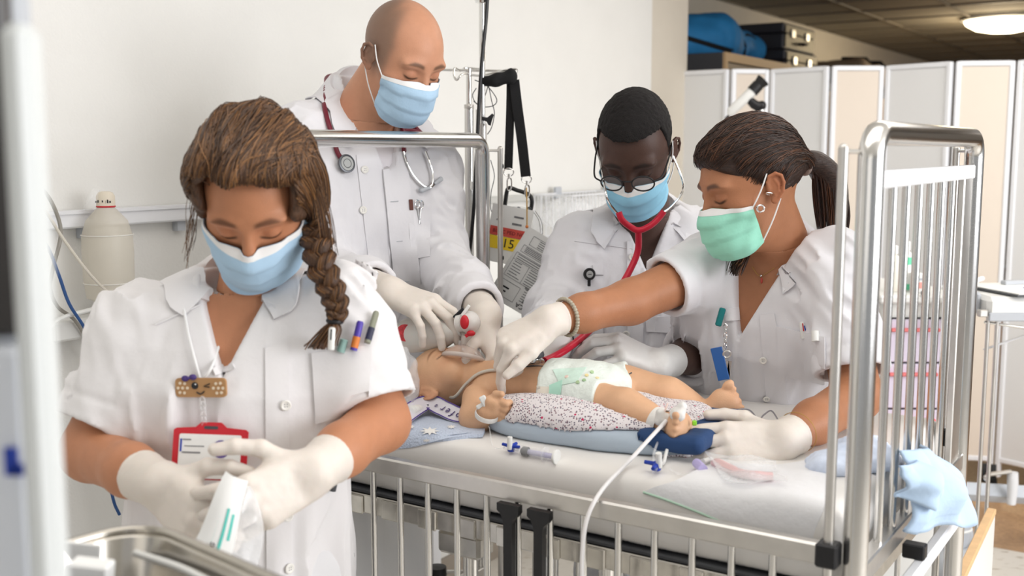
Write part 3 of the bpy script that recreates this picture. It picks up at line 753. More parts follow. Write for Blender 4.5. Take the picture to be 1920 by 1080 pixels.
# ------------------------------------------------------------------ people: shared builders
def sig(x): return 1 / (1 + np.exp(-np.clip(x, -40, 40)))
def head_sdf(q, male=False, baby=False):
    ax = np.abs(q[:, 0]); m = np.stack([ax, q[:, 1], q[:, 2]], 1)
    if baby:
        d = ell(q, (0, -.018, .03), (.083, .102, .088))
        d = smin(d, ell(q, (0, .035, -.01), (.066, .062, .075)), .03)
        d = smin(d, ell(m, (.036, .052, -.045), (.034, .036, .034)), .02)
        d = smin(d, ell(q, (0, .072, -.085), (.026, .024, .02)), .02)
        d = smin(d, cone(q, (0, .088, .0), (0, .106, -.03), .007, .012), .012)
    else:
        d = ell(q, (0, -.012, .036), (.0755, .098, .089))
        d = smin(d, ell(q, (0, .028, -.005), (.064, .064, .088)), .03)
        jw = .056 if male else .051
        d = smin(d, ell(q, (0, .03, -.062), (jw, .052, .05)), .025)
        d = smin(d, ell(q, (0, .07, -.094), (.024 if male else .02, .022, .019)), .018)
        d = smin(d, ell(m, (.046, .048, -.018), (.022, .026, .02)), .02)
        d = smin(d, ell(m, (.026, .076, .034), (.03, .014, .010 if male else .007)), .016)
        d = smin(d, cone(q, (0, .086, .024), (0, .113, -.028), .0075, .0115), .010)
        d = smin(d, ell(m, (.012, .100, -.034), (.009, .011, .0085)), .006)
    d = smax(d, -ell(m, (.033, .099, .014), (.019, .0135, .011)), .013)
    d = smin(d, ell(m, (.0315, .0765, .012), (.0145, .0125, .0125)), .004)
    d = smax(d, -ell(m, (.0315, .092, .0035), (.014, .0045, .0016)), .003)
    d = smin(d, ell(q, (0, .093, -.056), (.024, .012, .0045)), .006)
    d = smin(d, ell(q, (0, .091, -.067), (.020, .012, .006)), .006)
    d = smax(d, -ell(q, (0, .105, -.0610), (.022, .008, .0012)), .003)
    # ears
    ca, sa = math.cos(.32), math.sin(.32); e = m - np.array([.078, -.004, .002], F32)
    R = np.array([[.93, .36, 0], [-.36, .93, .0], [0, 0, 1]], F32); e = e @ R.T
    e = np.stack([e[:, 0], e[:, 1] * ca + e[:, 2] * sa * .6, e[:, 2] * ca - e[:, 1] * sa * .6], 1)
    e = e / F32(.92); er = ell(e, (.003, -.004, .002), (.0042, .0165, .026)); er = smin(er, chain(e, [(.004, .009, .001), (.006, .011, .012), (.007, .006, .024), (.008, -.006, .029), (.009, -.017, .023), (.010, -.0205, .009), (.009, -.0175, -.008), (.007, -.009, -.020)], [.0032] * 8, .002), .003)
    er = smin(er, ell(e, (.004, -.001, -.0245), (.0045, .0085, .0085)), .005); er = smin(er, chain(e, [(.006, -.004, .016), (.007, -.010, .006), (.007, -.009, -.008), (.006, -.002, -.014)], [.0025] * 4, .002), .003)
    er = smin(er, ell(e, (.004, .009, -.004), (.0045, .004, .007)), .004); er = er * F32(.92)
    return smin(d, er, .004)
def headcol(q, skin, brow, lip=None, lash=None, stub=0, browz=.0345):
    n = len(q); c = np.tile(np.array(skin, float), (n, 1)); ax = np.abs(q[:, 0]); y, z = q[:, 1], q[:, 2]
    def mixc(mask, col, k=1.0):
        nonlocal c; mm = (np.clip(mask, 0, 1) * k)[:, None]; c = c * (1 - mm) + np.array(col) * mm
    blush = np.exp(-(((ax - .045) / .025) ** 2 + ((z + .02) / .025) ** 2)) * (y > .03); mixc(blush, np.array(skin) * [1.05, .86, .82], .45)
    earm = sig((ax - .079) / .004); mixc(earm, np.array(skin) * [1.02, .8, .76], .6)
    zb = browz + .006 * np.sin((ax - .012) / .04 * 2.4) - .004 * (ax / .05) ** 3
    th = .0042 * np.clip((.056 - ax) / .02, .25, 1)
    if brow is not None: mixc(sig((th - np.abs(z - zb)) / .0009) * sig((ax - .013) / .0015) * sig((.052 - ax) / .002) * (y > .045), brow, .88)
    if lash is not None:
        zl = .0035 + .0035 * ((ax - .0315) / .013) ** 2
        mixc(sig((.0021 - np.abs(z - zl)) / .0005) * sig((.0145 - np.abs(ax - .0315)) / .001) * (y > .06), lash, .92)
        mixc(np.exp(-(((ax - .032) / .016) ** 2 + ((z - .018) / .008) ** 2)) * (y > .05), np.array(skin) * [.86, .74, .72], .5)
    if lip is not None: mixc(sig((.0115 - np.abs(z + .061)) / .0015) * sig((.024 - ax) / .002) * (y > .078), lip, .8)
    if stub:
        m = sig((.042 - y - .55 * np.clip(z - .05, 0, .08)) / .005) * sig((z + .022) / .008) * sig((ax - .034 + .9 * np.clip(-y - .02, 0, .1)) / .009)
        mixc(m, np.array([.12, .095, .075]), stub)
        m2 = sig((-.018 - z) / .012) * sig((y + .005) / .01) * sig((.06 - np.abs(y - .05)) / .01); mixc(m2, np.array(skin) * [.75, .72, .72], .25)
    return c

class Body:
    """joint positions of one standing figure; SDFs in world space"""
    def __init__(s, head, hf, hs, neck, O, fwd, up, rows, arms, male=False):
        s.H = np.array(head); s.HR = frame(hf); s.hs = hs; s.neck = np.array(neck); s.O = np.array(O); s.R = frame(fwd, up)
        # keep the torso's up axis as given, forward orthogonal to it
        u = nrm(up); r = nrm(np.cross(nrm(fwd), u)); f = np.cross(u, r); s.R = np.array([r, f, u])
        s.rows = [tuple(list(r) + [0, 0])[:5] for r in rows]; s.male = male; s.arms = arms
        for a in arms: a['p'][3] = lerp(a['p'][1], a['p'][2], .97); a['p'][2] = lerp(a['p'][1], a['p'][2], .6)
    def lq(s, p): return (p - s.O.astype(F32)) @ s.R.T.astype(F32)
    def W(s, x, y, z): return s.O + np.array([x, y, z]) @ s.R
    def hl(s, p): return ((p - s.H.astype(F32)) @ s.HR.T.astype(F32)) / s.hs
    def HW(s, x, y, z): return s.H + (np.array([x, y, z]) * s.hs) @ s.HR
    def necksdf(s, p):
        nr = .058 if s.male else .047
        a = s.HW(0, -.022, -.03); d = cone(p, a, s.neck, nr, nr * 1.12)
        return smin(d, cone(p, s.HW(0, .03, -.085), s.neck + s.R[1] * .02, nr * .55, nr * .8), .03)
    def headf(s, p):
        d = head_sdf(s.hl(p), s.male) * s.hs; return smin(d, s.necksdf(p), .022)
    def torso(s, p, inf=0.0, pw=2.4):
        return loft(s.lq(p), [(r[0], r[1] + inf, r[2] + inf, r[3], r[4]) for r in s.rows], pw)
    def armf(s, p, inf=0., k=.02, upto=3):
        d = None
        for a in s.arms:
            e = chain(p, a['p'][:upto + 1], [r + inf for r in a['r'][:upto + 1]], k); d = e if d is None else np.minimum(d, e)
        return d
def bounds(pts, pad):
    pts = np.array(pts); return pts.min(0) - pad, pts.max(0) + pad
def joinm(*ms):
    V_, Q_, n = [], [], 0
    for v, q in ms: V_.append(v); Q_.append(q + n); n += len(v)
    return np.vstack(V_), np.vstack(Q_)
def skin_mat(name, rough=.48, sss=.06):
    return mat(name, (.8, .5, .35), rough, vcol=True, bump=.12, bscale=420, var=.035, vscale=60, sss=sss, spec=.4)

def build_body(name, b, skin, label, brow, lash, lip, stub=0, extra=None, sss=.06):
    """head, neck, chest and arms as one mesh"""
    cut = b.neck + b.R[2] * .01; cn = b.R[2]
    hv, hq = surf(lambda p: smax(b.headf(p), -plane(p, cut, cn), .0), *bounds([b.HW(0, 0, .13), b.HW(0, .12, 0), b.HW(0, -.12, 0), b.HW(.1, 0, 0), b.HW(-.1, 0, 0), b.HW(0, .1, -.11), b.neck], .045), .0019, 1)
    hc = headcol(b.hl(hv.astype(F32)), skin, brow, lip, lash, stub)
    def low(p):
        d = smin(b.torso(p, -.014), b.necksdf(p), .03); d = smin(d, b.armf(p), .03)
        return smax(d, plane(p, cut + cn * .004, cn), 0)
    pts = [b.W(0, 0, .1), b.W(.2, .15, -.5), b.W(-.2, -.15, -.5), b.W(.2, 0, 0), b.W(-.2, 0, 0)] + [q for a in b.arms for q in a['p']]
    lv, lq_ = surf(lambda p: smax(low(p), -(p[:, 2] - (b.O[2] - .5)), 0), *bounds(pts, .07), .0052, 1)
    lc = np.tile(np.array(skin, float), (len(lv), 1))
    for a in b.arms:                      # darker freckles on the forearms where the photograph shows them
        pass
    def uncap(V_, Q_, h):
        c = V_[Q_].mean(1); nn = np.cross(V_[Q_[:, 1]] - V_[Q_[:, 0]], V_[Q_[:, 2]] - V_[Q_[:, 0]]); nn /= np.linalg.norm(nn, axis=1, keepdims=True) + 1e-12
        near = np.abs((c - cut) @ nrm(cn)) < h; return Q_[~(near & (np.abs(nn @ nrm(cn)) > .75))]
    hq2 = uncap(hv, hq, .0035); lq_ = uncap(lv, lq_, .008)
    v, q = joinm((hv, hq2), (lv, lq_))
    o = make('person', v, q, skin_mat(name + '_skin', sss=sss), label=label, cat='person', group='medical team', sharp=0, col=np.vstack([hc, lc]))
    o['group'] = 'medical team around the cot'
    return o, bvh(hv, hq)

def coat_sdf(b, inf=.0, sleeve=.018, vz=-.22, vw=.055, end=None, fold=.0045, seed=0, hole=.066, vtop=.03, vx=0., sleeve_r=None, kblend=.045, zb=None, fdir=0., wall=.010, hem=0):
    """shirt or coat over the body; vz: depth of the neck V below the shoulders"""
    ends = end
    def f(p):
        q = b.lq(p)
        d = loft(q, [(r[0], r[1] + inf, r[2] + inf, r[3], r[4]) for r in b.rows], 2.5)
        fd = folds(p, b.R[2] + .25 * b.R[0] * fdir, fold * 2.6, 21., seed, .14)
        d = d - fd * np.clip((-.04 - q[:, 2]) / .12, 0.15, 1)
        for i, a in enumerate(b.arms):
            n = ends[i][0]; pts = [np.array(x) for x in a['p']]; rr = sleeve_r[i] if sleeve_r else [r + sleeve for r in a['r']]
            k = min(len(pts) - 1, int(n) + 1); t = n - int(n); k0 = int(n)
            path = pts[:k0 + 1] + ([lerp(pts[k0], pts[k0 + 1], t)] if t > 0 else []); rad = rr[:k0 + 1] + ([rr[k0] * (1 - t) + rr[k0 + 1] * t] if t > 0 else [])
            path2 = path[:-1] + [path[-1] + nrm(path[-1] - path[-2]) * .05]
            e = chain(p, path2, rad, .035)
            ax = nrm(path[-1] - path[-2]); e = e - folds(p, nrm(np.cross(ax, (0.2, 1, .1))) * .7 + ax * .8, fold * 2.3, 20., seed + 7 + i, .22) * np.clip(np.linalg.norm(p - path[-1].astype(F32), axis=1) / .12, .12, 1)
            e = smax(e, plane(p, path[-1], ax), .002)
            e = smax(e, -smax(cone(p, path[-1] - ax * .035, path[-1] + ax * .08, rad[-1] - wall, rad[-1] - wall), -plane(p, path[-1] - ax * .03, ax), .004), .002)
            if hem: e = e + .0030 * np.exp(-((plane(p, path[-1], ax) + hem) / .0045) ** 2)
            d = smin(d, e, kblend)
        # neck hole and front V
        nx = q[:, 0] - vx
        hole_d = np.sqrt(nx ** 2 + ((q[:, 1] - .0) * .95) ** 2) - hole; hole_d = np.maximum(hole_d, -(q[:, 2] - (vtop - .03)))
        w = np.clip((q[:, 2] - vz) / (vtop - vz), 0, 1.4) * vw
        vd = np.maximum(np.maximum(np.abs(nx) - w, -(q[:, 1] - .01)), -(q[:, 2] - vz))
        d = smax(d, -np.minimum(hole_d, vd), .003)
        if zb is not None: d = smax(d, -(p[:, 2] - zb), .003)
        return d
    return f
def proj(f, pts, off, n=6):
    p = np.array(pts, float); e = .002
    for _ in range(n):
        d = f(p.astype(F32)); g = np.stack([f((p + np.eye(3)[i] * e).astype(F32)) - f((p - np.eye(3)[i] * e).astype(F32)) for i in range(3)], 1).astype(float)
        g /= np.linalg.norm(g, axis=1, keepdims=True) + 1e-9; p = p - np.clip(d - off, -.03, .03)[:, None] * g
    return p
def pushout(f, pts, off, n=5):
    p = np.array(pts, float); sh = p.shape; p = p.reshape(-1, 3); m = f(p.astype(F32)) < off
    if m.any(): p[m] = proj(f, p[m], off, n)
    return p.reshape(sh)
def ray(px, py):
    v_ = (540 - py) / FPX; u_ = (px - 960) / FPX; return nrm([u_, CT + v_ * ST, -ST + v_ * CT])
CAMP = np.array([0, 0, EYE])
def pix(tree, px, py, off=.0, default=2.0):
    h, n = hit(tree, CAMP, ray(px, py), 12)
    if h is None: return P(px, py, default), -ray(px, py)
    if np.dot(n, ray(px, py)) > 0: n = -n
    return h - ray(px, py) * off, n
def patch(tree, quad, name, m, parent, off=.004, n=9, k=9, thick=.0022, rounds=0, **kw):
    """a piece of cloth or card lying on a surface; quad: its corners as seen in the photograph"""
    Q = np.array(quad, float); G = np.full((n, k, 3), np.nan); D = np.zeros((n, k)); last = None
    for i in range(n):
        for j in range(k):
            a = i / (n - 1); c = j / (k - 1); x, y = (1 - a) * ((1 - c) * Q[0] + c * Q[1]) + a * ((1 - c) * Q[3] + c * Q[2])
            h, nn = hit(tree, CAMP, ray(x, y), 12); D[i, j] = np.linalg.norm(h - CAMP) if h is not None else np.nan; G[i, j] = ray(x, y)
    med = np.nanmedian(D); D = np.where(np.isnan(D) | (np.abs(D - med) > .12), med, D)
    for _ in range(2): D[1:-1, 1:-1] = .5 * D[1:-1, 1:-1] + .125 * (D[:-2, 1:-1] + D[2:, 1:-1] + D[1:-1, :-2] + D[1:-1, 2:])
    G = CAMP + G * (D - off)[:, :, None]
    return MB().grid(G[::-1], thick).build(name, m, parent, sharp=50, **kw)
def collar(b, f, m, parent, stand=.028, leaf=.05, vz=-.2, vw=.05, rx=.066, ry=.064, zb=.045, zf=.0, vx=0, cy=0., tip=.0, lapel=.03, name='collar'):
    """turned-down collar round the neck that runs into the front edges of the V"""
    base, out = [], []
    for a in np.linspace(-PI * .80, PI * .80, 41):
        t = (1 - math.cos(a)) / 2
        base.append((vx + rx * math.sin(a), cy - ry * math.cos(a), zb * (1 - t) + zf * t)); out.append((math.sin(a), -math.cos(a) * .9, -.35))
    L0, R0 = base[0], base[-1]
    nv = 9
    lo = [tuple(lerp(L0, (vx, L0[1] + .03, vz), (i + 1) / nv * .84)) for i in range(nv)]; ro = [tuple(lerp(R0, (vx, R0[1] + .03, vz), (i + 1) / nv * .84)) for i in range(nv)]
    allb = lo[::-1] + base + ro
    rows = []
    for i, q in enumerate(allb):
        j = i - nv; infront = j < 0 or j >= len(base)
        t = 0 if not infront else ((-j) / nv if j < 0 else (j - len(base) + 1) / nv)
        sgn = -1 if j < len(base) / 2 else 1
        if infront: o = np.array([sgn * 1.0, .12, -.25 * (1 - t)]); st = stand * max(0, .55 - t) ; lf = (leaf + tip) * (1 - t) * (1 if t < .12 else .0) + lapel * (1 - t) ** .7 * (t >= .12)
        else:
            o = np.array(out[j]); fr = abs(j - (len(base) - 1) / 2) / ((len(base) - 1) / 2); st = stand * (1 - .45 * fr); lf = leaf + tip * fr ** 3
        o = nrm(o); q = np.array(q)
        rows.append([q + [0, 0, -.006], q + np.array([0, 0, st]) + o * .002, q + np.array([0, 0, st + .002]) + o * .008, q + np.array([0, 0, st * .35]) + o * lf * .55, q + np.array([0, 0, -.008]) + o * lf])
    G = b.O + np.array(rows) @ b.R
    G[:, 2:] = pushout(f, G[:, 2:], .005)
    return MB().grid(G, -.0022).build(name, m, parent, sharp=60)

# ---------------- hands
def hand_pts(w, yd, zd, t, sc, curls, spread=(8, 2, -4, -10), thumb=((.6, .75, -.35), (.35, .9, -.3), (.1, .95, -.3))):
    y = nrm(yd); z = nrm(np.array(zd) - y * np.dot(zd, y)); x = np.cross(y, z); R = np.array([x, y, z]); w = np.array(w)
    L = lambda q: w + (np.array(q) * sc) @ R
    mcp = [(t * .030, .090, 0), (t * .010, .096, .003), (-t * .010, .091, .001), (-t * .027, .081, -.004)]
    lens = [(.043, .026, .021), (.047, .030, .022), (.043, .028, .022), (.034, .021, .019)]; fingers = []
    for i in range(4):
        a = 0; p = np.array(mcp[i], float); pts = [L(p)]; sp = math.radians(spread[i])
        for j in range(3):
            a += math.radians(curls[i][j]); d = np.array([t * math.sin(sp) * math.cos(a), math.cos(sp) * math.cos(a), -math.sin(a)]); p = p + d * lens[i][j]; pts.append(L(p))
        fingers.append(pts)
    p = np.array((t * .024, .022, -.010)); th = [L(p)]
    for d, l in zip(thumb, (.043, .033, .027)):
        d = nrm((t * d[0], d[1], d[2])); p = p + d * l; th.append(L(p))
    return dict(w=w, R=R, t=t, sc=sc, mcp=[L(q) for q in mcp], fingers=fingers, thumb=th, L=L)
def hand_sdf(h, cuff=None, cr=.031, seed=0, wr=.0016):
    sc = h['sc']; t = h['t']; L = h['L']
    def f(p):
        d = None
        for i in range(4):
            a = L((t * (.016 - .011 * i), .004, -.002)); e = cone(p, a, h['mcp'][i], .0155 * sc, .0118 * sc); d = e if d is None else smin(d, e, .012 * sc)
        d = smin(d, rbox(p, L((0, .05, -.004)), np.array((.033, .042, .0125)) * sc, .011 * sc, h['R']), .012 * sc)
        d = smin(d, ell(p, L((t * .026, .042, -.013)), np.array((.015, .031, .014)) * sc, h['R']), .012 * sc)
        d = smin(d, chain(p, h['thumb'], np.array([.0135, .0118, .0105, .0088]) * sc, .004), .010 * sc)
        fg = None
        rad = [(.0108, .0098, .009, .0078), (.0110, .0100, .0092, .0080), (.0106, .0096, .0088, .0077), (.0096, .0086, .0079, .0070)]
        for i in range(4):
            e = chain(p, h['fingers'][i], np.array(rad[i]) * sc, .002); fg = e if fg is None else smin(fg, e, .0012)
        d = smin(d, fg, .0055 * sc)
        if cuff is not None:
            c = np.array(cuff); ax = nrm(c - h['w']); d = smin(d, cone(p, h['w'], c, .031 * sc, cr), .014)
            d = smax(d, plane(p, c, ax), .002)
            ln = np.linalg.norm(c - h['w']); u = (p - h['w'].astype(F32)) @ ax.astype(F32)
            d = d - .0013 * np.exp(-((u - ln + .002) / .002) ** 2) - .0016 * noise(p, (30, 30, 55), seed + 4) * np.clip(u / ln * 1.4, 0, 1) * np.clip((ln - u) / .012, 0, 1)
            d = smax(d, -smax(cone(p, c - ax * .012, c + ax * .06, cr - .0075, cr - .006), -plane(p, c - ax * .010, ax), .003), .002)
        return d - wr * noise(p, 62., seed) - wr * .6 * noise(p, 130., seed + 2)
    return f
def build_hand(h, parent, m, cuff=None, cr=.031, seed=0, wr=.0005, res=.0018, name='glove'):
    pts = [h['w'], h['L']((0, .05, 0))] + [q for fg in h['fingers'] for q in fg] + h['thumb'] + ([np.array(cuff)] if cuff is not None else [])
    v, q = surf(hand_sdf(h, cuff, cr, seed, wr), *bounds(pts, .042), res, 1)
    return make(name, v, q, m, parent, sharp=0)

# ---------------- face masks
def face_mask(b, tree, m, parent, zt=-.002, zs=.004, zbm=-.118, zbs=-.088, umax=78, a=.071, c=.122, seed=0, sw=1.0):
    nu, nv = 41, 25; G = np.zeros((nv, nu, 3)); Rr = np.zeros((nv, nu))
    for j, u in enumerate(np.linspace(-1, 1, nu)):
        an = u * math.radians(umax)
        top = zt * (1 - abs(u) ** 1.3) + zs * abs(u) ** 1.3 - .010 * math.exp(-(u / .12) ** 2) * 0; bot = zbm * (1 - u * u) + zbs * u * u
        for i, v in enumerate(np.linspace(0, 1, nv)):
            z = top * (1 - v) + bot * v; d = np.array([math.sin(an), math.cos(an), 0]); o = np.array([0, .012, z])
            s_ = b.HW(*(o + d * .3)); e_ = b.HW(*o); h, _ = hit(tree, s_, e_ - s_, 1)
            rh = np.linalg.norm(h - e_) / b.hs if h is not None else .03
            prof = c - .012 - .030 * max(0, (v - .55) / .45) ** 2 - .012 * max(0, (.22 - v) / .22)
            er = 1 / math.sqrt((math.sin(an) / a) ** 2 + (math.cos(an) / prof) ** 2)
            er *= 1 - .10 * max(0, abs(u) - .75) / .25
            Rr[i, j] = max(rh + .0035, er) if 0 < v < 1 else max(rh + .003, min(er, rh + .006 + .02 * v))
            G[i, j] = (an, z, 0)
    for _ in range(3):
        Rs = Rr.copy(); Rs[1:-1, 1:-1] = .4 * Rr[1:-1, 1:-1] + .15 * (Rr[:-2, 1:-1] + Rr[2:, 1:-1] + Rr[1:-1, :-2] + Rr[1:-1, 2:]); Rr = np.maximum(Rs, Rr - .0012)
    out = np.zeros((nv, nu, 3)); rs = np.random.default_rng(seed)
    ph = rs.uniform(0, 6, 3)
    for i, v in enumerate(np.linspace(0, 1, nv)):
        for j, u in enumerate(np.linspace(-1, 1, nu)):
            an, z, _ = G[i, j]; pl = .0044 * ((v * 3.6 + .15 * math.sin(u * 2 + ph[0])) % 1) * (1 - .3 * abs(u)) * (.12 < v < .95)
            cr = .0022 * math.sin(u * 9 + v * 5 + ph[1]) * v * (1 - v) * 4 * abs(u) + .0016 * math.sin(u * 17 - v * 9 + ph[2]) * abs(u)
            r = Rr[i, j] + pl + cr; out[i, j] = b.HW(math.sin(an) * r, .012 + math.cos(an) * r, z)
    o = MB().grid(out, -.0012).build('face_mask', m, parent, sharp=60)
    g = out[:3] * 1.0; ctr = b.HW(0, .012, -.03)
    band = g + (g - ctr) / np.linalg.norm(g - ctr, axis=2, keepdims=True) * .0012
    MB().grid(band, -.0008).build('nose_band', M['white_cloth'], o, sharp=60)
    for sgn, col in ((-1, 0), (1, nu - 1)):
        tp = out[1, col]; bt = out[-2, col]
        e1 = b.HW(sgn * .083, .002, .032); e2 = b.HW(sgn * .085, -.022, .012); e3 = b.HW(sgn * .082, -.010, -.022)
        MB().tube(bez([tp, lerp(tp, e1, .5) + b.HR[0] * sgn * .004, e1], 14), .0014, 6).build('ear_loop', M['white_cloth'], o)
        MB().tube(bez([bt, lerp(bt, e3, .5) + b.HR[0] * sgn * .004, e3], 14), .0014, 6).build('ear_loop', M['white_cloth'], o)
    return o

# ---------------- hair made of fine strands over a cap
def strands(paths, r, m, name, parent, taper=True):
    cu = bpy.data.curves.new(name, 'CURVE'); cu.dimensions = '3D'; cu.bevel_depth = r; cu.bevel_resolution = 0; cu.resolution_u = 1
    org = OFF[parent.name]; ms = m if isinstance(m, list) else [m]; rr = random.Random(len(paths))
    for q in ms: cu.materials.append(q)
    for p in paths:
        s = cu.splines.new('POLY'); n = len(p); s.points.add(n - 1); co = np.ones((n, 4), np.float32); co[:, :3] = np.asarray(p) - org
        s.points.foreach_set('co', co.ravel()); s.material_index = rr.randrange(len(ms))
        if taper: s.points.foreach_set('radius', np.array([.45 + .55 * math.sin(PI * min(1, max(0, (i + .4) / (n - .2)))) ** .5 for i in range(n)], np.float32))
    o = bpy.data.objects.new(name, cu); COL.objects.link(o); o.parent = parent; o['kind'] = 'stuff'; OFF[o.name] = org.copy(); return o
def tones(name, cols): return [mat(name, c, .4, spec=.55, var=.18, vscale=22) for c in cols]
def cap_point(f, c, d, off=0., rmax=.25):
    """where rays from c along d leave f (vectorised)"""
    c = np.asarray(c, float); d = np.asarray(d, float); d = d / np.linalg.norm(d, axis=1, keepdims=True); lo = np.zeros(len(d)); hi = np.full(len(d), rmax)
    for _ in range(18):
        mid = (lo + hi) / 2; inside = f((c + d * mid[:, None]).astype(F32)) < off; lo = np.where(inside, mid, lo); hi = np.where(inside, hi, mid)
    return c + d * ((lo + hi) / 2)[:, None]
def hair_mat(name, dark, light, stretch=(1, 1, 1)):
    m = mat(name, dark, .42, spec=.5, sheen=.1); nt = m.node_tree; N, L = nt.nodes, nt.links; bs = N['Principled BSDF']
    tc = N.new('ShaderNodeTexCoord'); no = N.new('ShaderNodeTexNoise'); no.inputs['Scale'].default_value = 34; no.inputs['Detail'].default_value = 6; L.new(tc.outputs['Object'], no.inputs['Vector'])
    cr = N.new('ShaderNodeValToRGB'); cr.color_ramp.elements[0].position = .38; cr.color_ramp.elements[0].color = (*dark, 1); cr.color_ramp.elements[1].position = .68; cr.color_ramp.elements[1].color = (*light, 1)
    L.new(no.outputs['Fac'], cr.inputs['Fac']); L.new(cr.outputs['Color'], bs.inputs['Base Color']); return m
def legs(b, m, parent, hipz, foot, shoe_m, spread=.085, name='trousers'):
    R = frame(b.R[1] * [1, 1, 0]); hip = b.W(0, 0, -.6); hip[2] = hipz
    foot = np.array(foot)
    def f(p):
        d = None
        for s_ in (-1, 1):
            a = hip + R[0] * s_ * .075; c = foot + R[0] * s_ * spread + [0, 0, .10]; k = (a + c) / 2 + R[1] * .02
            e = chain(p, [a, k, c], [.092, .074, .066], .04); d = e if d is None else smin(d, e, .05)
        d = smin(d, ell(p, hip + [0, 0, .02], (.16, .11, .12), R), .05)
        return smax(d - folds(p, (0, 0, 1), .008, 13., 5), -(p[:, 2] - .07), .003)
    v, q = surf(f, *bounds([hip + [.25, .25, .15], hip - [.25, .25, 0], foot + [.25, .25, 0], foot - [.25, .25, 0]], .02), .012, 1)
    o = make(name, v, q, m, parent, sharp=0)
    for s_ in (-1, 1):
        c = foot + R[0] * s_ * spread
        v, q = surf(lambda p: smax(smin(ell(p, c + R[1] * .05 + [0, 0, .03], (.045, .13, .05), R), ell(p, c - R[1] * .02 + [0, 0, .06], (.042, .06, .06), R), .03), -(p[:, 2] - .0), .004), c - .22, c + .22, .008, 1)
        make('shoe', v, q, shoe_m, parent, sharp=0)
    return o
def buttons(tree, pix_list, parent, r=.0062, off=.004):
    for (x, y) in pix_list:
        p, n = pix(tree, x, y, off); b_ = MB().lathe([(r * .9, -.001), (r, 0), (r, .0015), (r * .8, .0022), (r * .6, .0014), (.0002, .0014)], p, n, 18).build('button', M['button'], parent)
        a = nrm(np.cross(n, (0, 0, 1))); u = np.cross(n, a)
        for i, j in ((1, 1), (1, -1), (-1, 1), (-1, -1)): MB().cyl(p + n * .001 + a * i * r * .22 + u * j * r * .22, p + n * .0018 + a * i * r * .22 + u * j * r * .22, r * .1, n=6).build('thread_hole', M['ink_soft'], b_)
# ------------------------------------------------------------------ nurse in front, opening a packet
M['hair1'] = tones('chestnut_hair', [lin(66, 44, 28), lin(88, 60, 38), lin(112, 78, 48), lin(140, 100, 62), lin(78, 54, 36)]); M['hair1d'] = mat('chestnut_hair_under', lin(76, 52, 35), .5, var=.55, vscale=300, bump=.6, bscale=300, stretch=(1, 1, .10))
S1R, S1L = P(268, 612, 1.66), P(648, 578, 1.66)
E1R, E1L = P(172, 846, 1.60), P(712, 792, 1.60)
W1R, W1L = P(300, 908, 1.43), P(588, 884, 1.425)
b1 = Body(P(482, 372, 1.615), (.03, -.745, -.665), .97, P(474, 556, 1.665), P(458, 572, 1.67), (0, -1, -.0), (.035, -.03, 1),
          [(.055, .062, .055, 0, -.015), (.03, .11, .07, 0, -.012), (0, .150, .088, 0, -.005), (-.05, .170, .108, 0, .005), (-.11, .172, .122, 0, .014), (-.18, .168, .126, 0, .014), (-.27, .158, .112, .004, .006), (-.36, .162, .108, .008, .002), (-.47, .176, .118, .012, 0), (-.62, .188, .13, .012, 0), (-.8, .195, .135, .012, 0)],
          [dict(p=[S1R, E1R, W1R, W1R], r=[.052, .043, .036, .024]), dict(p=[S1L, E1L, W1L, W1L], r=[.052, .043, .036, .024])])
SK1 = lin(190, 131, 97)
N1, t1 = build_body('nurse_front', b1, SK1, 'nurse with a long side braid and pale blue mask opening a packet', lin(88, 56, 38), lin(40, 26, 20), lin(190, 110, 100))
N1.name = 'person'
cf1 = coat_sdf(b1, .006, .02, vz=-.085, vw=.056, end=[(.80,), (.84,)], seed=2, hole=.056, vtop=.045, sleeve_r=[[.066, .072, .04, .04], [.064, .068, .04, .04]], fold=.0085, hem=.036, zb=.77, kblend=.05)
v, q = surf(cf1, *bounds([b1.W(.26, .17, -.82), b1.W(-.26, -.17, .1), E1R, E1L, S1R, S1L], .08), .0043, 1)
C1 = make('tunic', v, q, M['coat_warm'], N1, sharp=0); tc1 = bvh(v, q)
collar(b1, cf1, M['coat_warm'], C1, vz=-.085, vw=.056, rx=.061, ry=.058, zb=.06, zf=.012, leaf=.042, lapel=.040, tip=.006)
patch(tc1, [(497, 652), (540, 640), (548, 1090), (500, 1090)], 'placket', M['coat_warm'], C1, .003, 40, 5)
buttons(tc1, [(536, 760), (540, 968), (543, 1066)], C1, .0078, .005)
patch(tc1, [(584, 662), (697, 646), (690, 766), (592, 796)], 'chest_pocket', M['coat_warm'], C1, .004, 12, 12)
patch(tc1, [(398, 690), (432, 676), (440, 690), (404, 704)], 'badge_tab', M['coat_warm'], C1, .004, 4, 6)
# yoke seam
MB().tube(drape(tc1, [P(x, y, 1.6) for x, y in zip(np.linspace(300, 400, 14), np.linspace(604, 560, 14))], (0, 1, 0), .002), .0012, 6).build('yoke_seam', M['coat_warm'], C1)
h1R = hand_pts(W1R, (.66, -.64, -.38), (-.62, -.72, .25), -1, 1.0, [(26, 60, 34), (30, 62, 34), (36, 62, 34), (44, 58, 32)], (12, 3, -8, -18), ((.80, .55, -.30), (.50, .80, -.45), (.25, .85, -.55)))
h1L = hand_pts(W1L, (-.70, -.65, -.28), (.62, -.72, .25), 1, 1.0, [(24, 44, 26), (28, 46, 26), (34, 46, 26), (42, 44, 26)], (12, 3, -7, -17), ((.80, .55, -.30), (.50, .80, -.45), (.25, .85, -.55)))
build_hand(h1R, N1, M['glove'], lerp(W1R, E1R, .24), .0355, 3); build_hand(h1L, N1, M['glove'], lerp(W1L, E1L, .24), .0355, 5)
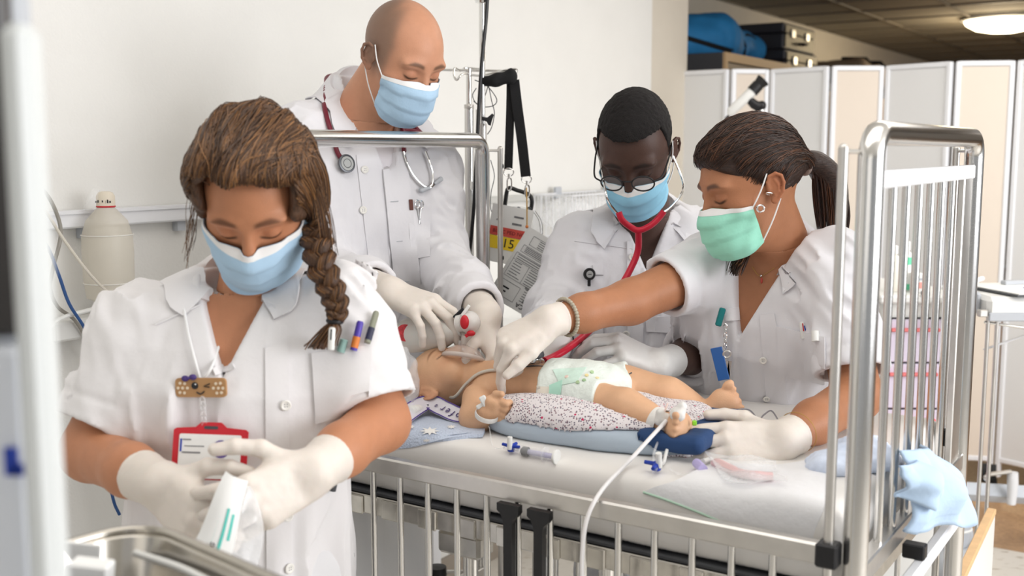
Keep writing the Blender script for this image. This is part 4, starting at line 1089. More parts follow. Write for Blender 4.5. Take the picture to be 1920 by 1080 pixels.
face_mask(b1, t1, M['mask_blue'], N1, seed=1, zt=-.006, zs=.000, zbm=-.100, zbs=-.082)
# hair: cap, strands swept up and over, loose strands, braid
def cap1(p):
    q = b1.hl(p); ax = np.abs(q[:, 0])
    d = ell(q, (0, -.018, .046), (.090, .106, .094)); d = smin(d, ell(q, (.0, .034, .098), (.056, .050, .034)), .03)
    d = smin(d, ell(q, (-.045, .035, .055), (.045, .05, .06)), .03); d = smin(d, ell(q, (.05, .02, .045), (.040, .05, .06)), .03)
    d = smin(d, ell(q, (-.055, -.03, -.02), (.045, .06, .06)), .04)
    fr = q[:, 1] - (.052 - .9 * np.clip(.085 - q[:, 2], 0, .2) + .0 * ax)       # keep behind the hairline
    hz = .094 + .005 * np.clip((.05 - ax) / .05, 0, 1) - .8 * np.clip(ax - .046, 0, .02)
    face = np.maximum(np.maximum(q[:, 2] - hz, ax - .062), -(q[:, 1] - .0)); face = np.maximum(face, -(q[:, 1] - .02 - .0))
    d = smax(d, -face, .018)
    d = smax(d, -(q[:, 2] + .02 + .055 * sig(-q[:, 0] / .006)), .01)
    u = q[:, 0] * 46 + noise(q, 14., 3) * 3.0
    return d * b1.hs + .0022 * np.sin(u * 2.2) * 1 + .0018 * noise(q, (70, 22, 22), 5)
v, q = surf(cap1, *bounds([b1.HW(.12, .12, .16), b1.HW(-.12, -.15, -.1), b1.HW(.12, -.15, .16), b1.HW(-.12, .12, -.1)], .03), .003, 1)
H1 = make('hair', v, q, M['hair1d'], N1, sharp=0)
rg = np.random.default_rng(5)
def sweep(b, f, c, starts, mids, ends, n=14, off=.001, jit=.004):
    starts, mids, ends = map(np.asarray, (starts, mids, ends)); out = []
    T_ = np.linspace(0, 1, n)
    D = [(1 - t) ** 2 * starts + 2 * t * (1 - t) * mids + t * t * ends for t in T_]
    C = b.HW(*c); res = []
    for i, d in enumerate(D):
        w = (d @ b.HR); res.append(cap_point(f, C, w, off))
    res = np.array(res).transpose(1, 0, 2)
    o = rg.normal(0, 1, (len(res), 1, 3)) * jit * .35
    lift = np.abs(rg.normal(0, 1, (len(res), 1, 1))) * .0016
    return res + o * np.linspace(.3, 1, n)[None, :, None] + (res - C) / np.linalg.norm(res - C, axis=2, keepdims=True) * lift
k = 900; th = rg.uniform(-1.35, 1.35, k)                # around the hairline
side = np.clip((np.abs(th) - .6) / .75, 0, 1)
st = np.stack([np.sin(th) * .085, np.cos(th) * .085, -.002 - .030 * side + rg.normal(0, .0025, k)], 1)
mid = np.stack([np.sin(th) * .07 + rg.normal(0, .012, k), np.cos(th) * .07, .085 - .03 * side + rg.normal(0, .01, k)], 1)
en = np.stack([-.05 + np.sin(th) * .06 + rg.normal(0, .02, k), -.09 + rg.normal(0, .02, k), rg.uniform(-.08, .0, k)], 1)
A = sweep(b1, cap1, (0, 0, .088), st, mid, en, 16, .0006, .003)
k = 520; yy = rg.uniform(-.07, .075, k)                   # left side, flowing down to the braid
st = np.stack([np.full(k, -.075), yy, .055 + rg.normal(0, .012, k)], 1); mid = np.stack([np.full(k, -.095), yy * .8, .0 + rg.normal(0, .006, k)], 1); en = np.stack([np.full(k, -.080) + rg.normal(0, .006, k), yy * .25 + .01, rg.uniform(-.085, -.06, k)], 1)
oc = np.array([-.055, -.02, 0]); A2 = sweep(b1, cap1, (-.055, -.02, .03), st - oc, mid - oc, en - oc, 14, .0006, .002)
k = 320; yy = rg.uniform(-.07, .06, k)
st = np.stack([np.full(k, .075), yy, .055 + rg.normal(0, .012, k)], 1); mid = np.stack([np.full(k, .095), yy * .7 - .01, .01 + rg.normal(0, .006, k)], 1); en = np.stack([np.full(k, .085), yy * .4 - .03, rg.uniform(-.05, -.03, k)], 1)
oc = np.array([.055, -.02, 0]); A3 = sweep(b1, cap1, (.055, -.02, .03), st - oc, mid - oc, en - oc, 14, .0006, .002)
strands(list(A) + list(A2) + list(A3), .0009, M['hair1'], 'hair_strands', N1)
lo_ = []
for i in range(16):
    x0 = rg.normal(0, 5); lo_.append(bez([P(372 + x0 + rg.normal(0, 4), 330, 1.60), P(362 + x0 + rg.normal(0, 4), 390, 1.59), P(358 + x0 + rg.normal(0, 5), 440, 1.58), P(352 + x0 * 1.5 + rg.normal(0, 6), 480 + rg.uniform(-30, 25), 1.575)], 14))
for i in range(34):
    x0 = rg.normal(0, 7); lo_.append(bez([P(575 + x0, 300 + rg.normal(0, 20), 1.57), P(604 + x0, 380, 1.565), P(616 + x0, 440 + rg.normal(0, 15), 1.57), P(618 + x0 * 1.3, 480 + rg.uniform(-30, 30), 1.575)], 16))
strands(lo_, .00045, M['hair1'], 'loose_strands', N1)
bp_ = bez([P(590, 425, 1.60), P(594, 455, 1.585), P(603, 500, 1.56), P(622, 545, 1.545), P(632, 580, 1.54), P(628, 600, 1.54)], 60)
def braid(path, wid, name, turns, parent):
    m_ = len(path); tt = np.gradient(path, axis=0); tt /= np.linalg.norm(tt, axis=1, keepdims=True); side = np.cross(tt, (0, 1., 0)); side /= np.linalg.norm(side, axis=1, keepdims=True); dep = np.cross(side, tt)
    sub = []; o = None
    for k in range(3):
        ph = k * 2 * PI / 3; s = np.linspace(0, turns * 2 * PI, m_); wd = wid
        c = path + side * (np.sin(s + ph) * wd * .55)[:, None] + dep * (np.sin(2 * (s + ph)) * wd * .32)[:, None]
        mb = MB().tube(c, wd * .62, 12, flat=.8); o = mb.build(name, M['hair1d'], parent, sharp=0)
        for j in range(70):
            a = rg.uniform(0, 2 * PI); sub.append(c + (side * math.cos(a) + dep * math.sin(a)) * (wd * .60)[:, None] * (1 + .06 * rg.normal()) + tt * .0)
    strands(sub, .0008, M['hair1'], 'braid_strands', parent)
brd = len(bp_); braid(bp_, np.interp(np.linspace(0, 1, brd), [0, .15, .6, 1], [.020, .022, .018, .011]), 'braid', 2.6, N1)
MB().torus(P(628, 602, 1.54), .0095, .0035, (0.1, 0, 1), 20, 8).build('hair_tie', M['black'], N1)
tl = []
for i in range(150):
    x0, y0 = rg.normal(0, 1, 2); tl.append(bez([P(628 + 2 * x0, 600, 1.54 + .003 * y0), P(620 + 8 * x0, 618, 1.54 + .006 * y0), P(606 + 11 * x0, 640, 1.545 + .008 * y0), P(600 + 13 * x0, 652 + rg.uniform(-6, 4), 1.55 + .006 * y0)], 10))
strands(tl, .0011, M['hair1'], 'braid_tail', N1)
M['trousers_w'] = mat('white_trousers', lin(226, 226, 228), .85, bump=.3, bscale=30); M['trousers_g'] = mat('grey_trousers', lin(208, 206, 203), .85, bump=.3, bscale=30); M['shoe_w'] = mat('white_clog', lin(230, 230, 228), .5)
legs(b1, M['trousers_w'], N1, .82, [b1.O[0] - .02, b1.O[1] + .03, 0], M['shoe_w'])
# ------------------------------------------------------------------ bald doctor behind the head of the cot
S2R, S2L = P(566, 258, 2.43), P(800, 326, 2.60)
E2R, E2L = P(606, 520, 2.36), P(822, 486, 2.54)
W2R, W2L = P(730, 546, 2.105), P(912, 590, 2.085)
f2 = nrm((.57, -.82, 0))
b2 = Body(P(752, 112, 2.42), (.56, -.60, -.56), 1.0, P(668, 232, 2.50), (S2R + S2L) / 2 + [0, .01, -.0], f2, (.10, -.06, 1),
          [(.175, .062, .056, 0, -.04), (.135, .085, .062, 0, -.04), (.095, .125, .074, 0, -.032), (.055, .160, .088, 0, -.02), (.0, .182, .104, 0, -.005), (-.05, .192, .114, 0, 0), (-.13, .19, .122, 0, .006), (-.25, .178, .118, 0, .004), (-.38, .175, .118, 0, 0), (-.5, .182, .125, 0, 0), (-.75, .195, .135, 0, 0)],
          [dict(p=[S2R, E2R, W2R, W2R], r=[.058, .046, .04, .028]), dict(p=[S2L, E2L, W2L, W2L], r=[.056, .045, .04, .028])], male=True)
SK2 = lin(198, 144, 114)
D1, t2 = build_body('doctor_bald', b2, SK2, 'bald doctor in a long white coat squeezing the breathing bag', lin(92, 66, 50), lin(50, 34, 26), lin(180, 110, 100), stub=.74)
D1.name = 'person'
cf2 = coat_sdf(b2, .010, .02, vz=-.06, vw=.052, end=[(2.54,), (2.78,)], seed=21, hole=.070, vtop=.12, sleeve_r=[[.072, .064, .056, .046], [.074, .064, .058, .044]], fold=.008, zb=.76, kblend=.06)
v, q = surf(cf2, *bounds([b2.W(.27, .2, -.75), b2.W(-.27, -.2, .1), E2R, E2L, S2R, S2L, W2R, W2L], .09), .0047, 1)
C2 = make('lab_coat', v, q, M['coat'], D1, sharp=0); tc2 = bvh(v, q)
collar(b2, cf2, M['coat'], C2, vz=-.06, vw=.052, rx=.074, ry=.066, zb=.165, zf=.06, cy=-.015, leaf=.062, lapel=.05, tip=.03, stand=.036)
patch(tc2, [(668, 290), (706, 286), (738, 560), (700, 560)], 'coat_front', M['coat'], C2, .003, 30, 5)
patch(tc2, [(716, 290), (762, 282), (792, 560), (742, 560)], 'button_band', M['coat'], C2, .006, 30, 5)
buttons(tc2, [(684, 318), (681, 394)], C2, .0085, .005)
for y, x0 in ((378, 727), (453, 735), (529, 748)):
    p_, n_ = pix(tc2, x0 + 6, y, .0075); p2_, _ = pix(tc2, x0 + 20, y - 1, .0075); MB().tube([p_, p2_], .0009, 6).build('buttonhole', M['grey_plastic'], C2)
patch(tc2, [(764, 386), (808, 392), (806, 480), (772, 486)], 'chest_pocket', M['coat'], C2, .005, 10, 10)
# white undershirt in the neck opening
vq = surf(lambda p: smax(smin(b2.torso(p, -.006), b2.necksdf(p) - .004, .03), b2.lq(p)[:, 2] - (.062 - .35 * b2.lq(p)[:, 1]), .003), *bounds([b2.W(.14, .14, -.2), b2.W(-.14, -.14, .1)], .03), .005, 1)
vq = biggest(*vq); make('undershirt', vq[0], vq[1], mat('undershirt_white', lin(226, 222, 226), .9), D1, sharp=0)
h2R = hand_pts(W2R, (.80, -.50, -.24), (.16, -.42, .88), -1, .98, [(22, 30, 18), (24, 32, 18), (28, 32, 18), (34, 34, 20)], (12, 3, -7, -18), ((.6, .75, -.5), (.3, .8, -.6), (.1, .8, -.6)))
h2L = hand_pts(W2L, (.26, -.34, -.90), (.90, -.18, .30), 1, .98, [(54, 62, 30), (60, 64, 30), (66, 64, 30), (72, 60, 30)], (12, 4, -5, -12), ((.45, .75, -.45), (.15, .8, -.55), (0, .85, -.5)))
build_hand(h2R, D1, M['glove'], lerp(W2R, E2R, .26), .037, 8); build_hand(h2L, D1, M['glove'], lerp(W2L, E2L, .20), .034, 9)
face_mask(b2, t2, M['mask_blue'], D1, seed=2, zt=.004, zs=-.012, zbm=-.118, zbs=-.092, umax=64)
legs(b2, M['trousers_g'], D1, .84, [P(707, 1000, 2.58)[0], 2.6, 0], M['shoe_w'])

# ------------------------------------------------------------------ doctor with glasses on the far side
S3R, S3L = P(1090, 452, 2.53), P(1326, 446, 2.55)
E3R, E3L = P(1034, 590, 2.44), P(1372, 640, 2.42)
W3R, W3L = P(1044, 648, 2.10), P(1236, 684, 2.08)
b3 = Body(P(1192, 284, 2.40), (-.22, -.73, -.66), 1.0, P(1204, 412, 2.52), (S3R + S3L) / 2 + [0, .01, 0], (-.06, -1, 0), (-.03, -.06, 1),
          [(.075, .066, .06, 0, -.015), (.045, .12, .08, 0, -.012), (.01, .165, .095, 0, -.005), (-.05, .178, .11, 0, 0), (-.13, .178, .12, 0, .006), (-.25, .172, .116, 0, .004), (-.38, .17, .114, 0, 0), (-.5, .176, .12, 0, 0), (-.72, .19, .13, 0, 0)],
          [dict(p=[S3R, E3R, W3R, W3R], r=[.055, .045, .038, .027]), dict(p=[S3L, E3L, W3L, W3L], r=[.055, .045, .038, .027])], male=True)
SK3 = lin(74, 52, 44)
D2, t3 = build_body('doctor_glasses', b3, SK3, 'doctor with short black hair and glasses listening with a red stethoscope', lin(30, 22, 20), lin(22, 16, 15), lin(90, 55, 52), sss=.02)
D2.name = 'person'
cf3 = coat_sdf(b3, .010, .02, vz=-.06, vw=.050, end=[(2.81,), (2.05,)], seed=41, hole=.070, vtop=.06, sleeve_r=[[.070, .060, .054, .044], [.070, .064, .058, .048]], fold=.008, zb=.76, kblend=.06)
v, q = surf(cf3, *bounds([b3.W(.27, .2, -.72), b3.W(-.27, -.2, .1), E3R, E3L, S3R, S3L, W3R, W3L], .09), .0047, 1)
C3 = make('lab_coat', v, q, M['coat'], D2, sharp=0); tc3 = bvh(v, q)
collar(b3, cf3, M['coat'], C3, vz=-.06, vw=.050, rx=.074, ry=.068, zb=.085, zf=.03, leaf=.058, lapel=.034, tip=.03, stand=.03)
patch(tc3, [(1176, 452), (1206, 452), (1206, 735), (1176, 735)], 'button_band', M['coat'], C3, .004, 24, 5)
MB().tube(drape(tc3, [P(x, y, 2.35) for x, y in zip(np.linspace(1082, 1196, 14), np.linspace(459, 474, 14))], (0, 1, 0), .0015), .0011, 6).build('yoke_seam', M['coat'], C3)
MB().tube(drape(tc3, [P(x, y, 2.35) for x, y in zip(np.linspace(1205, 1300, 12), np.linspace(478, 484, 12))], (0, 1, 0), .0015), .0011, 6).build('yoke_seam', M['coat'], C3)
patch(tc3, [(1210, 596), (1292, 590), (1290, 626), (1212, 622)], 'side_pocket', M['coat'], C3, .004, 6, 8)
patch(tc3, [(1080, 560), (1130, 556), (1132, 650), (1082, 650)], 'chest_pocket', M['coat'], C3, .004, 8, 8)
buttons(tc3, [(1186, 482), (1174, 627)], C3, .0085, .006)
h3R = hand_pts(W3R, (-.80, -.34, -.40), (-.15, -.62, .78), -1, 1.0, [(30, 40, 22), (34, 42, 22), (36, 42, 22), (38, 42, 22)], (4, 0, -3, -6), ((.6, .75, -.45), (.1, .9, -.3), (0, .95, -.2)))
h3L = hand_pts(W3L, (-.84, -.18, .40), (.34, -.40, .84), 1, 1.0, [(34, 32, 18), (34, 34, 18), (34, 34, 18), (40, 30, 16)], (6, 2, -4, -16), ((.6, .75, -.35), (.3, .9, -.3), (.1, .95, -.3)))
build_hand(h3R, D2, M['glove_grey'], lerp(W3R, E3R, .24), .036, 11); build_hand(h3L, D2, M['glove_grey'], lerp(W3L, E3L, .16), .032, 12)
face_mask(b3, t3, M['mask_cyan'], D2, seed=4, zt=-.012, zs=-.020, zbm=-.116, zbs=-.088, c=.127)
def cap3(p):
    q = b3.hl(p); ax = np.abs(q[:, 0]); d = ell(q, (0, -.014, .044), (.0795, .1, .092)); d = smin(d, ell(q, (0, .028, .03), (.067, .068, .085)), .02)
    line = .090 - .35 * np.clip(ax - .045, 0, .05)
    fc = np.maximum(line - q[:, 2], -.0 + (q[:, 1] - .0) * -1)     # front face: below the hairline
    fc = np.minimum(line - q[:, 2], q[:, 1] - (.018 + .0 * ax)); d = smax(d, fc, .004)
    fr = np.minimum(-.002 - q[:, 2], q[:, 1] - -.03); d = smax(d, fr, .004); d = smax(d, -(q[:, 2] + .06), .004)
    return (d + .0012 * noise(q, 160., 2) + .0008 * noise(q, 330., 3)) * b3.hs
v, q = surf(cap3, *bounds([b3.HW(.1, .1, .15), b3.HW(-.1, -.13, -.1), b3.HW(.1, -.13, .15), b3.HW(-.1, .1, -.1)], .02), .0022, 0)
make('hair', v, q, mat('black_hair', lin(30, 27, 27), .75, bump=1., bscale=500, spec=.3), D2, sharp=0)
legs(b3, M['trousers_w'], D2, .84, [b3.O[0], 2.60, 0], M['shoe_w'])

# ------------------------------------------------------------------ nurse with a pony tail leaning over the cot
S4R, S4L = P(1338, 500, 2.17), P(1566, 498, 2.05)
E4R, E4L = P(1182, 566, 2.06), P(1606, 742, 1.93)
W4R, W4L = P(1030, 602, 1.95), P(1470, 826, 1.745)
f4 = nrm((-.52, -.85, 0))
b4 = Body(P(1410, 352, 2.06), (-.90, -.24, -.36), .97, P(1462, 448, 2.12), (S4R + S4L) / 2 + [0, .03, 0], f4, (-.05, -.50, 1),
          [(.06, .06, .055, 0, -.015), (.03, .105, .07, 0, -.012), (0, .150, .088, 0, -.005), (-.06, .165, .108, 0, .008), (-.13, .165, .122, 0, .014), (-.21, .155, .114, 0, .008), (-.3, .148, .104, 0, .004), (-.4, .165, .115, 0, 0), (-.52, .18, .125, 0, 0), (-.64, .18, .125, 0, 0)],
          [dict(p=[S4R, E4R, W4R, W4R], r=[.050, .041, .034, .023]), dict(p=[S4L, E4L, W4L, W4L], r=[.050, .042, .036, .024])])
SK4 = lin(176, 121, 88)
N2, t4 = build_body('nurse_ponytail', b4, SK4, 'nurse with a dark ponytail and green mask reaching across the cot', lin(66, 42, 32), lin(34, 22, 18), lin(180, 100, 92))
N2.name = 'person'
cf4 = coat_sdf(b4, .006, .02, vz=-.10, vw=.052, end=[(.58,), (.83,)], seed=61, hole=.064, vtop=.05, sleeve_r=[[.064, .058, .04, .03], [.064, .068, .04, .03]], fold=.0085, hem=.036, zb=.80, kblend=.05)
v, q = surf(cf4, *bounds([b4.W(.26, .17, -.66), b4.W(-.26, -.17, .1), E4R, E4L, S4R, S4L], .08), .0043, 1)
C4 = make('tunic', v, q, M['coat'], N2, sharp=0); tc4 = bvh(v, q)
collar(b4, cf4, M['coat'], C4, vz=-.10, vw=.052, rx=.068, ry=.062, zb=.065, zf=.015, leaf=.034, lapel=.03, tip=.004, stand=.022)
patch(tc4, [(1424, 590), (1452, 588), (1484, 790), (1440, 790)], 'placket', M['coat'], C4, .003, 20, 5)
patch(tc4, [(1456, 612), (1546, 632), (1546, 722), (1460, 704)], 'chest_pocket', M['coat'], C4, .005, 10, 10)
buttons(tc4, [(1437, 748), (1431, 676)], C4, .007, .005)
h4R = hand_pts(W4R, (-.86, -.22, -.36), (-.30, -.46, .82), -1, .98, [(48, 22, 12), (62, 60, 30), (64, 66, 36), (64, 66, 36)], (2, 0, -3, -6), ((.45, .88, -.15), (.25, .95, -.2), (.1, .95, -.25)))
h4L = hand_pts(W4L, (-.97, -.10, -.06), (.02, -.80, .58), 1, 1.0, [(12, 14, 10), (12, 14, 10), (14, 16, 10), (16, 18, 12)], (6, 2, -2, -6), ((.7, .65, -.3), (.35, .9, -.2), (.1, .95, -.1)))
build_hand(h4R, N2, M['glove'], lerp(W4R, E4R, .14), .0305, 14); build_hand(h4L, N2, M['glove'], lerp(W4L, E4L, .12), .034, 15)
face_mask(b4, t4, M['mask_green'], N2, seed=6, zt=-.002, zs=-.016, zbm=-.118, zbs=-.092, umax=66, c=.125)
M['hair4'] = tones('dark_brown_hair', [lin(40, 25, 19), lin(52, 33, 25), lin(68, 43, 30), lin(96, 60, 38), lin(46, 30, 22)]); M['hair4d'] = mat('dark_brown_hair_under', lin(48, 31, 24), .45, var=.5, vscale=300, bump=.5, bscale=300, stretch=(.25, 1, 1))
TIE4 = b4.hl(P(1508, 302, 2.10)[None].astype(F32))[0]
def cap4(p):
    q = b4.hl(p); ax = np.abs(q[:, 0]); d = ell(q, (0, -.014, .046), (.081, .100, .093)); d = smin(d, ell(q, (0, .030, .080), (.060, .052, .036)), .03)
    tl = np.array([0, TIE4[1], TIE4[2]]); d = smin(d, cone(q, (0, -.06, .03), tl * [1, .95, 1], .055, .016), .035)
    # hairline: forehead, temple, above and behind the ear, nape
    yb = np.array([-.2, -.045, -.022, .0, .018, .035, .055, .075, .09]); zb = np.array([-.052, -.045, -.01, .004, .006, .022, .046, .066, .080])
    ln = np.interp(q[:, 1], yb, zb); d = smax(d, ln - q[:, 2], .006)
    u = noise(q, 16., 3) * 2.5 + np.arctan2(q[:, 2] - tl[2], q[:, 1] - tl[1]) * 46
    return (d + .0010 * np.sin(u) + .0008 * noise(q, 60., 4)) * b4.hs
v, q = surf(cap4, *bounds([b4.HW(.11, .12, .16), b4.HW(-.11, -.2, -.1), b4.HW(.11, -.2, .16), b4.HW(-.11, .12, -.1)], .02), .0027, 1)
make('hair', v, q, M['hair4d'], N2, sharp=0)
rg = np.random.default_rng(9); k = 700
yy = rg.uniform(-.03, .085, k); sgn = np.where(rg.uniform(0, 1, k) < .8, -1, 1)   # right side is away, left side shows
sgn = -np.ones(k); sgn[:180] = 1
zz = np.interp(yy, [-.2, -.045, -.022, .0, .018, .035, .055, .075, .09], [-.052, -.045, -.01, .004, .006, .022, .046, .066, .080]) + rg.uniform(0, .05, k) ** 1
xx = np.where(yy > .06, rg.uniform(-.055, .055, k), sgn * .075)
st = np.stack([xx, yy, zz], 1) - [0, 0, .03]
xx2 = np.stack([sgn * .07, (yy - .05) * .6, zz * .5 + .055], 1) - [0, 0, .03]
en = np.tile(np.array([0, TIE4[1] * .96, TIE4[2]]) - [0, 0, .03], (k, 1)) + rg.normal(0, .006, (k, 3))
A = sweep(b4, cap4, (0, 0, .03), st, xx2, en, 14, .0008, .003)
top = 320; th = rg.uniform(-1, 1, top); st = np.stack([th * .06, rg.uniform(.02, .085, top), np.full(top, .085)], 1) - [0, 0, .03]; xx2 = np.stack([th * .06, rg.uniform(-.06, .0, top), np.full(top, .13)], 1) - [0, 0, .03]; en = np.tile(np.array([0, TIE4[1] * .96, TIE4[2]]) - [0, 0, .03], (top, 1)) + rg.normal(0, .006, (top, 3))
A2 = sweep(b4, cap4, (0, 0, .03), st, xx2, en, 14, .0008, .003)
strands(list(A) + list(A2), .0008, M['hair4'], 'hair_strands', N2)
MB().torus(P(1508, 302, 2.10), .017, .0075, P(1516, 300, 2.12) - P(1484, 304, 2.11), 24, 10, (1, 1.25)).build('hair_tie', mat('taupe_tie', lin(150, 132, 124), .9, bump=.6, bscale=200), N2)
pt = []
core = bez([P(1498, 302, 2.115), P(1530, 306, 2.13), P(1556, 340, 2.14), P(1566, 385, 2.145), P(1564, 432, 2.145)], 24)
MB().tube(core, np.interp(np.linspace(0, 1, len(core)), [0, .12, .5, .85, 1], [.014, .026, .036, .026, .006]), 14, flat=.8).build('ponytail', M['hair4d'], N2, sharp=0)
for i in range(420):
    a = rg.uniform(0, 2 * PI); r_ = math.sqrt(rg.uniform(.25, 1)); dx, dy = math.cos(a) * r_, math.sin(a) * r_
    pt.append(bez([P(1497, 302 + 10 * dy, 2.115 + .01 * dx), P(1528 + 6 * dx, 308 + 24 * dy, 2.13 + .022 * dx), P(1552 + 30 * dx, 348 + 22 * dy, 2.14 + .03 * dy), P(1560 + 34 * dx, 395 + 10 * dy, 2.145 + .03 * dy), P(1562 + 30 * dx, 432 + rg.uniform(-25, 8), 2.145 + .025 * dy)], 16))
strands(pt, .0010, M['hair4'], 'ponytail_strands', N2)
lk = []
for i in range(140):
    a, c = rg.normal(0, 1, 2) * .5; lk.append(bez([P(1412 + 8 * a, 425, 2.09 + .008 * c), P(1402 + 12 * a, 455, 2.085 + .01 * c), P(1390 + 15 * a, 485, 2.06 + .01 * c), P(1380 + 13 * a, 512 + rg.uniform(-16, 6), 2.04 + .008 * c)], 10))
strands(lk, .0010, M['hair4'], 'hair_lock', N2)
legs(b4, M['trousers_w'], N2, .86, [P(1500, 1000, 2.45)[0], 2.47, 0], M['shoe_w'])
# ------------------------------------------------------------------ infant manikin
HB = P(836, 716, 2.06); RB = frame((.10, -.22, .97), (-.86, .46, .08)); HBS = .70
BJ = dict(sh=P(912, 716, 2.02), ch=P(960, 722, 1.995), be=P(1050, 730, 1.95), pe=P(1128, 736, 1.93))
def bl(p): return ((p - HB.astype(F32)) @ RB.T.astype(F32)) / HBS / np.array([1, 1, .96], F32)
ACH = frame(nrm(BJ['pe'] - BJ['sh']), (0, 0, 1))
def orth(ax, ac):
    ax = nrm(ax); ac = nrm(np.array(ac) - ax * np.dot(ac, ax)); return ax, ac
_a1 = orth(-WV * .85 + NV * .30 + ZV * .15, (-.10, .0, -1)); _a2 = orth(P(1384, 736, 1.905) - P(1318, 790, 1.925), (.55, -.2, -.8))
FEET = ((P(1252, 800, 1.768), P(1270, 800, 1.752), _a1[0], _a1[1], 0), (P(1324, 778, 1.925), P(1348, 768, 1.913), _a2[0], _a2[1], 0))
foot_near = (P(1256, 798, 1.765), P(1268, 826, 1.752), P(1283, 772, 1.752)); foot_far = (P(1322, 776, 1.925), P(1316, 800, 1.918), P(1380, 742, 1.905))
def babyf(p, k=0):
    d = head_sdf(bl(p), baby=True) * HBS
    nk = cone(p, P(868, 722, 2.045), P(905, 722, 2.025), .034, .036); d = smin(d, nk, .02)
    t = ell(p, lerp(BJ['sh'], BJ['ch'], .7), (.062, .064, .047), ACH); t = smin(t, ell(p, BJ['be'], (.060, .075, .051), ACH), .04); t = smin(t, ell(p, BJ['pe'], (.062, .052, .046), ACH), .03)
    d = smin(d, t, .02)
    a1 = chain(p, [P(896, 748, 1.955), P(893, 782, 1.915), P(914, 772, 1.882)], [.029, .029, .019], .012); d = smin(d, a1, .012)
    a2 = chain(p, [P(930, 700, 2.085), P(990, 712, 2.14), P(1040, 716, 2.13)], [.027, .023, .018], .012); d = smin(d, a2, .012)
    l1 = chain(p, [P(1088, 748, 1.895), P(1172, 764, 1.825), P(1250, 800, 1.768)], [.040, .031, .020], .015)
    c1 = ell(p, lerp(P(1172, 764, 1.825), P(1250, 800, 1.768), .35) - [0, 0, .002], (.028, .04, .027), frame(P(1250, 800, 1.768) - P(1172, 764, 1.825))); l1 = smin(l1, c1, .015)
    l2 = chain(p, [P(1172, 726, 1.985), P(1252, 744, 1.945), P(1322, 778, 1.925)], [.042, .034, .021], .015)
    c2 = ell(p, lerp(P(1252, 744, 1.945), P(1322, 778, 1.925), .35), (.03, .042, .029), frame(P(1322, 778, 1.925) - P(1252, 744, 1.945))); l2 = smin(l2, c2, .015)
    d = smin(d, smin(l1, l2, .012), .014)
    for ank, ctr, ax_, ac, th_ in FEET:
        R_ = np.array([ac, ax_, np.cross(ac, ax_)]); e = ell(p, ctr, (.0285, .042, .0190), R_); e = smin(e, ell(p, ctr - ax_ * .028, (.0225, .024, .0215), R_), .012)
        e = smin(e, ell(p, ctr + ax_ * .018 , (.0300, .020, .0145), R_), .01); e = smin(e, cone(p, ank, ctr - ax_ * .014 + R_[2] * .0, .0195, .0175), .012)
        for i in range(5):
            c = ctr + ax_ * (.044 - .0030 * i - (.002 if i == 0 else 0)) + ac * (-.0225 + .0112 * i); e = smin(e, ell(p, c, (.0064 - .0003 * i, .0105 - .0006 * i, .0068 - .0003 * i) if i else (.0088, .0125, .0088), R_), .0026)
        d = smin(d, e, .008)
    # near hand, loosely closed
    wr = P(916, 772, 1.878); hu = nrm(np.array([.12, -.30, .95])); hr = nrm(np.array([.93, -.32, -.05])); hr = nrm(hr - hu * np.dot(hr, hu)); fw = np.cross(hr, hu)
    Rh = np.array([hr, fw, hu]); e = rbox(p, wr + hu * .010 + hr * .006, (.0165, .0115, .0225), .011, Rh)
    for i in range(4):
        b0_ = wr + hu * (.0275 - .0118 * i) + hr * .018; l_ = (.0165, .018, .017, .014)[i]; e = smin(e, chain(p, [b0_, b0_ + hr * l_ * .75 + fw * .002, b0_ + hr * l_ - fw * .006], [.0068, .0064, .0056], .002), .0020)
    e = smin(e, chain(p, [wr + hu * .018 - fw * .008, wr + hu * .036 - fw * .004 + hr * .008, wr + hu * .042 + hr * .020], [.0075, .0068, .0058], .002), .003)
    d = smin(d, e, .005)
    return d
v, q = surf(babyf, *bounds([HB - [.12, .0, .0], HB + [0, .12, .1], BJ['sh'], BJ['pe'], foot_near[2], foot_far[2], P(1390, 790, 1.85), P(1040, 716, 2.16), P(880, 800, 1.86)], .07), .0027, 1)
qb = bl(v.astype(F32)); SKB = np.array(lin(220, 175, 139)); bc = np.tile(SKB, (len(v), 1))
inh = (np.linalg.norm((v - HB), axis=1) < .13)
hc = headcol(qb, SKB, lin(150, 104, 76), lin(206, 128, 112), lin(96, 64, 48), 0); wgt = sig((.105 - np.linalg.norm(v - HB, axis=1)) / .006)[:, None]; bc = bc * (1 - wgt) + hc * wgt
hm = (sig((qb[:, 2] - .02 + 1.1 * (qb[:, 1] - .02) * (qb[:, 1] > .02) + .9 * (qb[:, 1] + .03)) / .012) * .0 + sig((-.028 - qb[:, 1] + .35 * np.clip(qb[:, 2], -.1, .1)) / .010) * sig((qb[:, 2] + .075) / .01)) * (np.abs(qb[:, 0]) < .2) * wgt[:, 0]
bc = bc * (1 - .55 * hm[:, None]) + np.array(lin(132, 92, 62)) * .55 * hm[:, None]
for ft in (foot_near, foot_far): bc *= 1 - (np.exp(-(np.linalg.norm(v - ft[2], axis=1) / .02) ** 2) * .12)[:, None] * np.array([0, .5, .6])
BABY = make('infant_manikin', v, q, skin_mat('manikin_vinyl', .42, .05), label='life-size infant training manikin in a nappy lying on its back', cat='manikin', sharp=0, col=bc); tb_ = bvh(v, q)
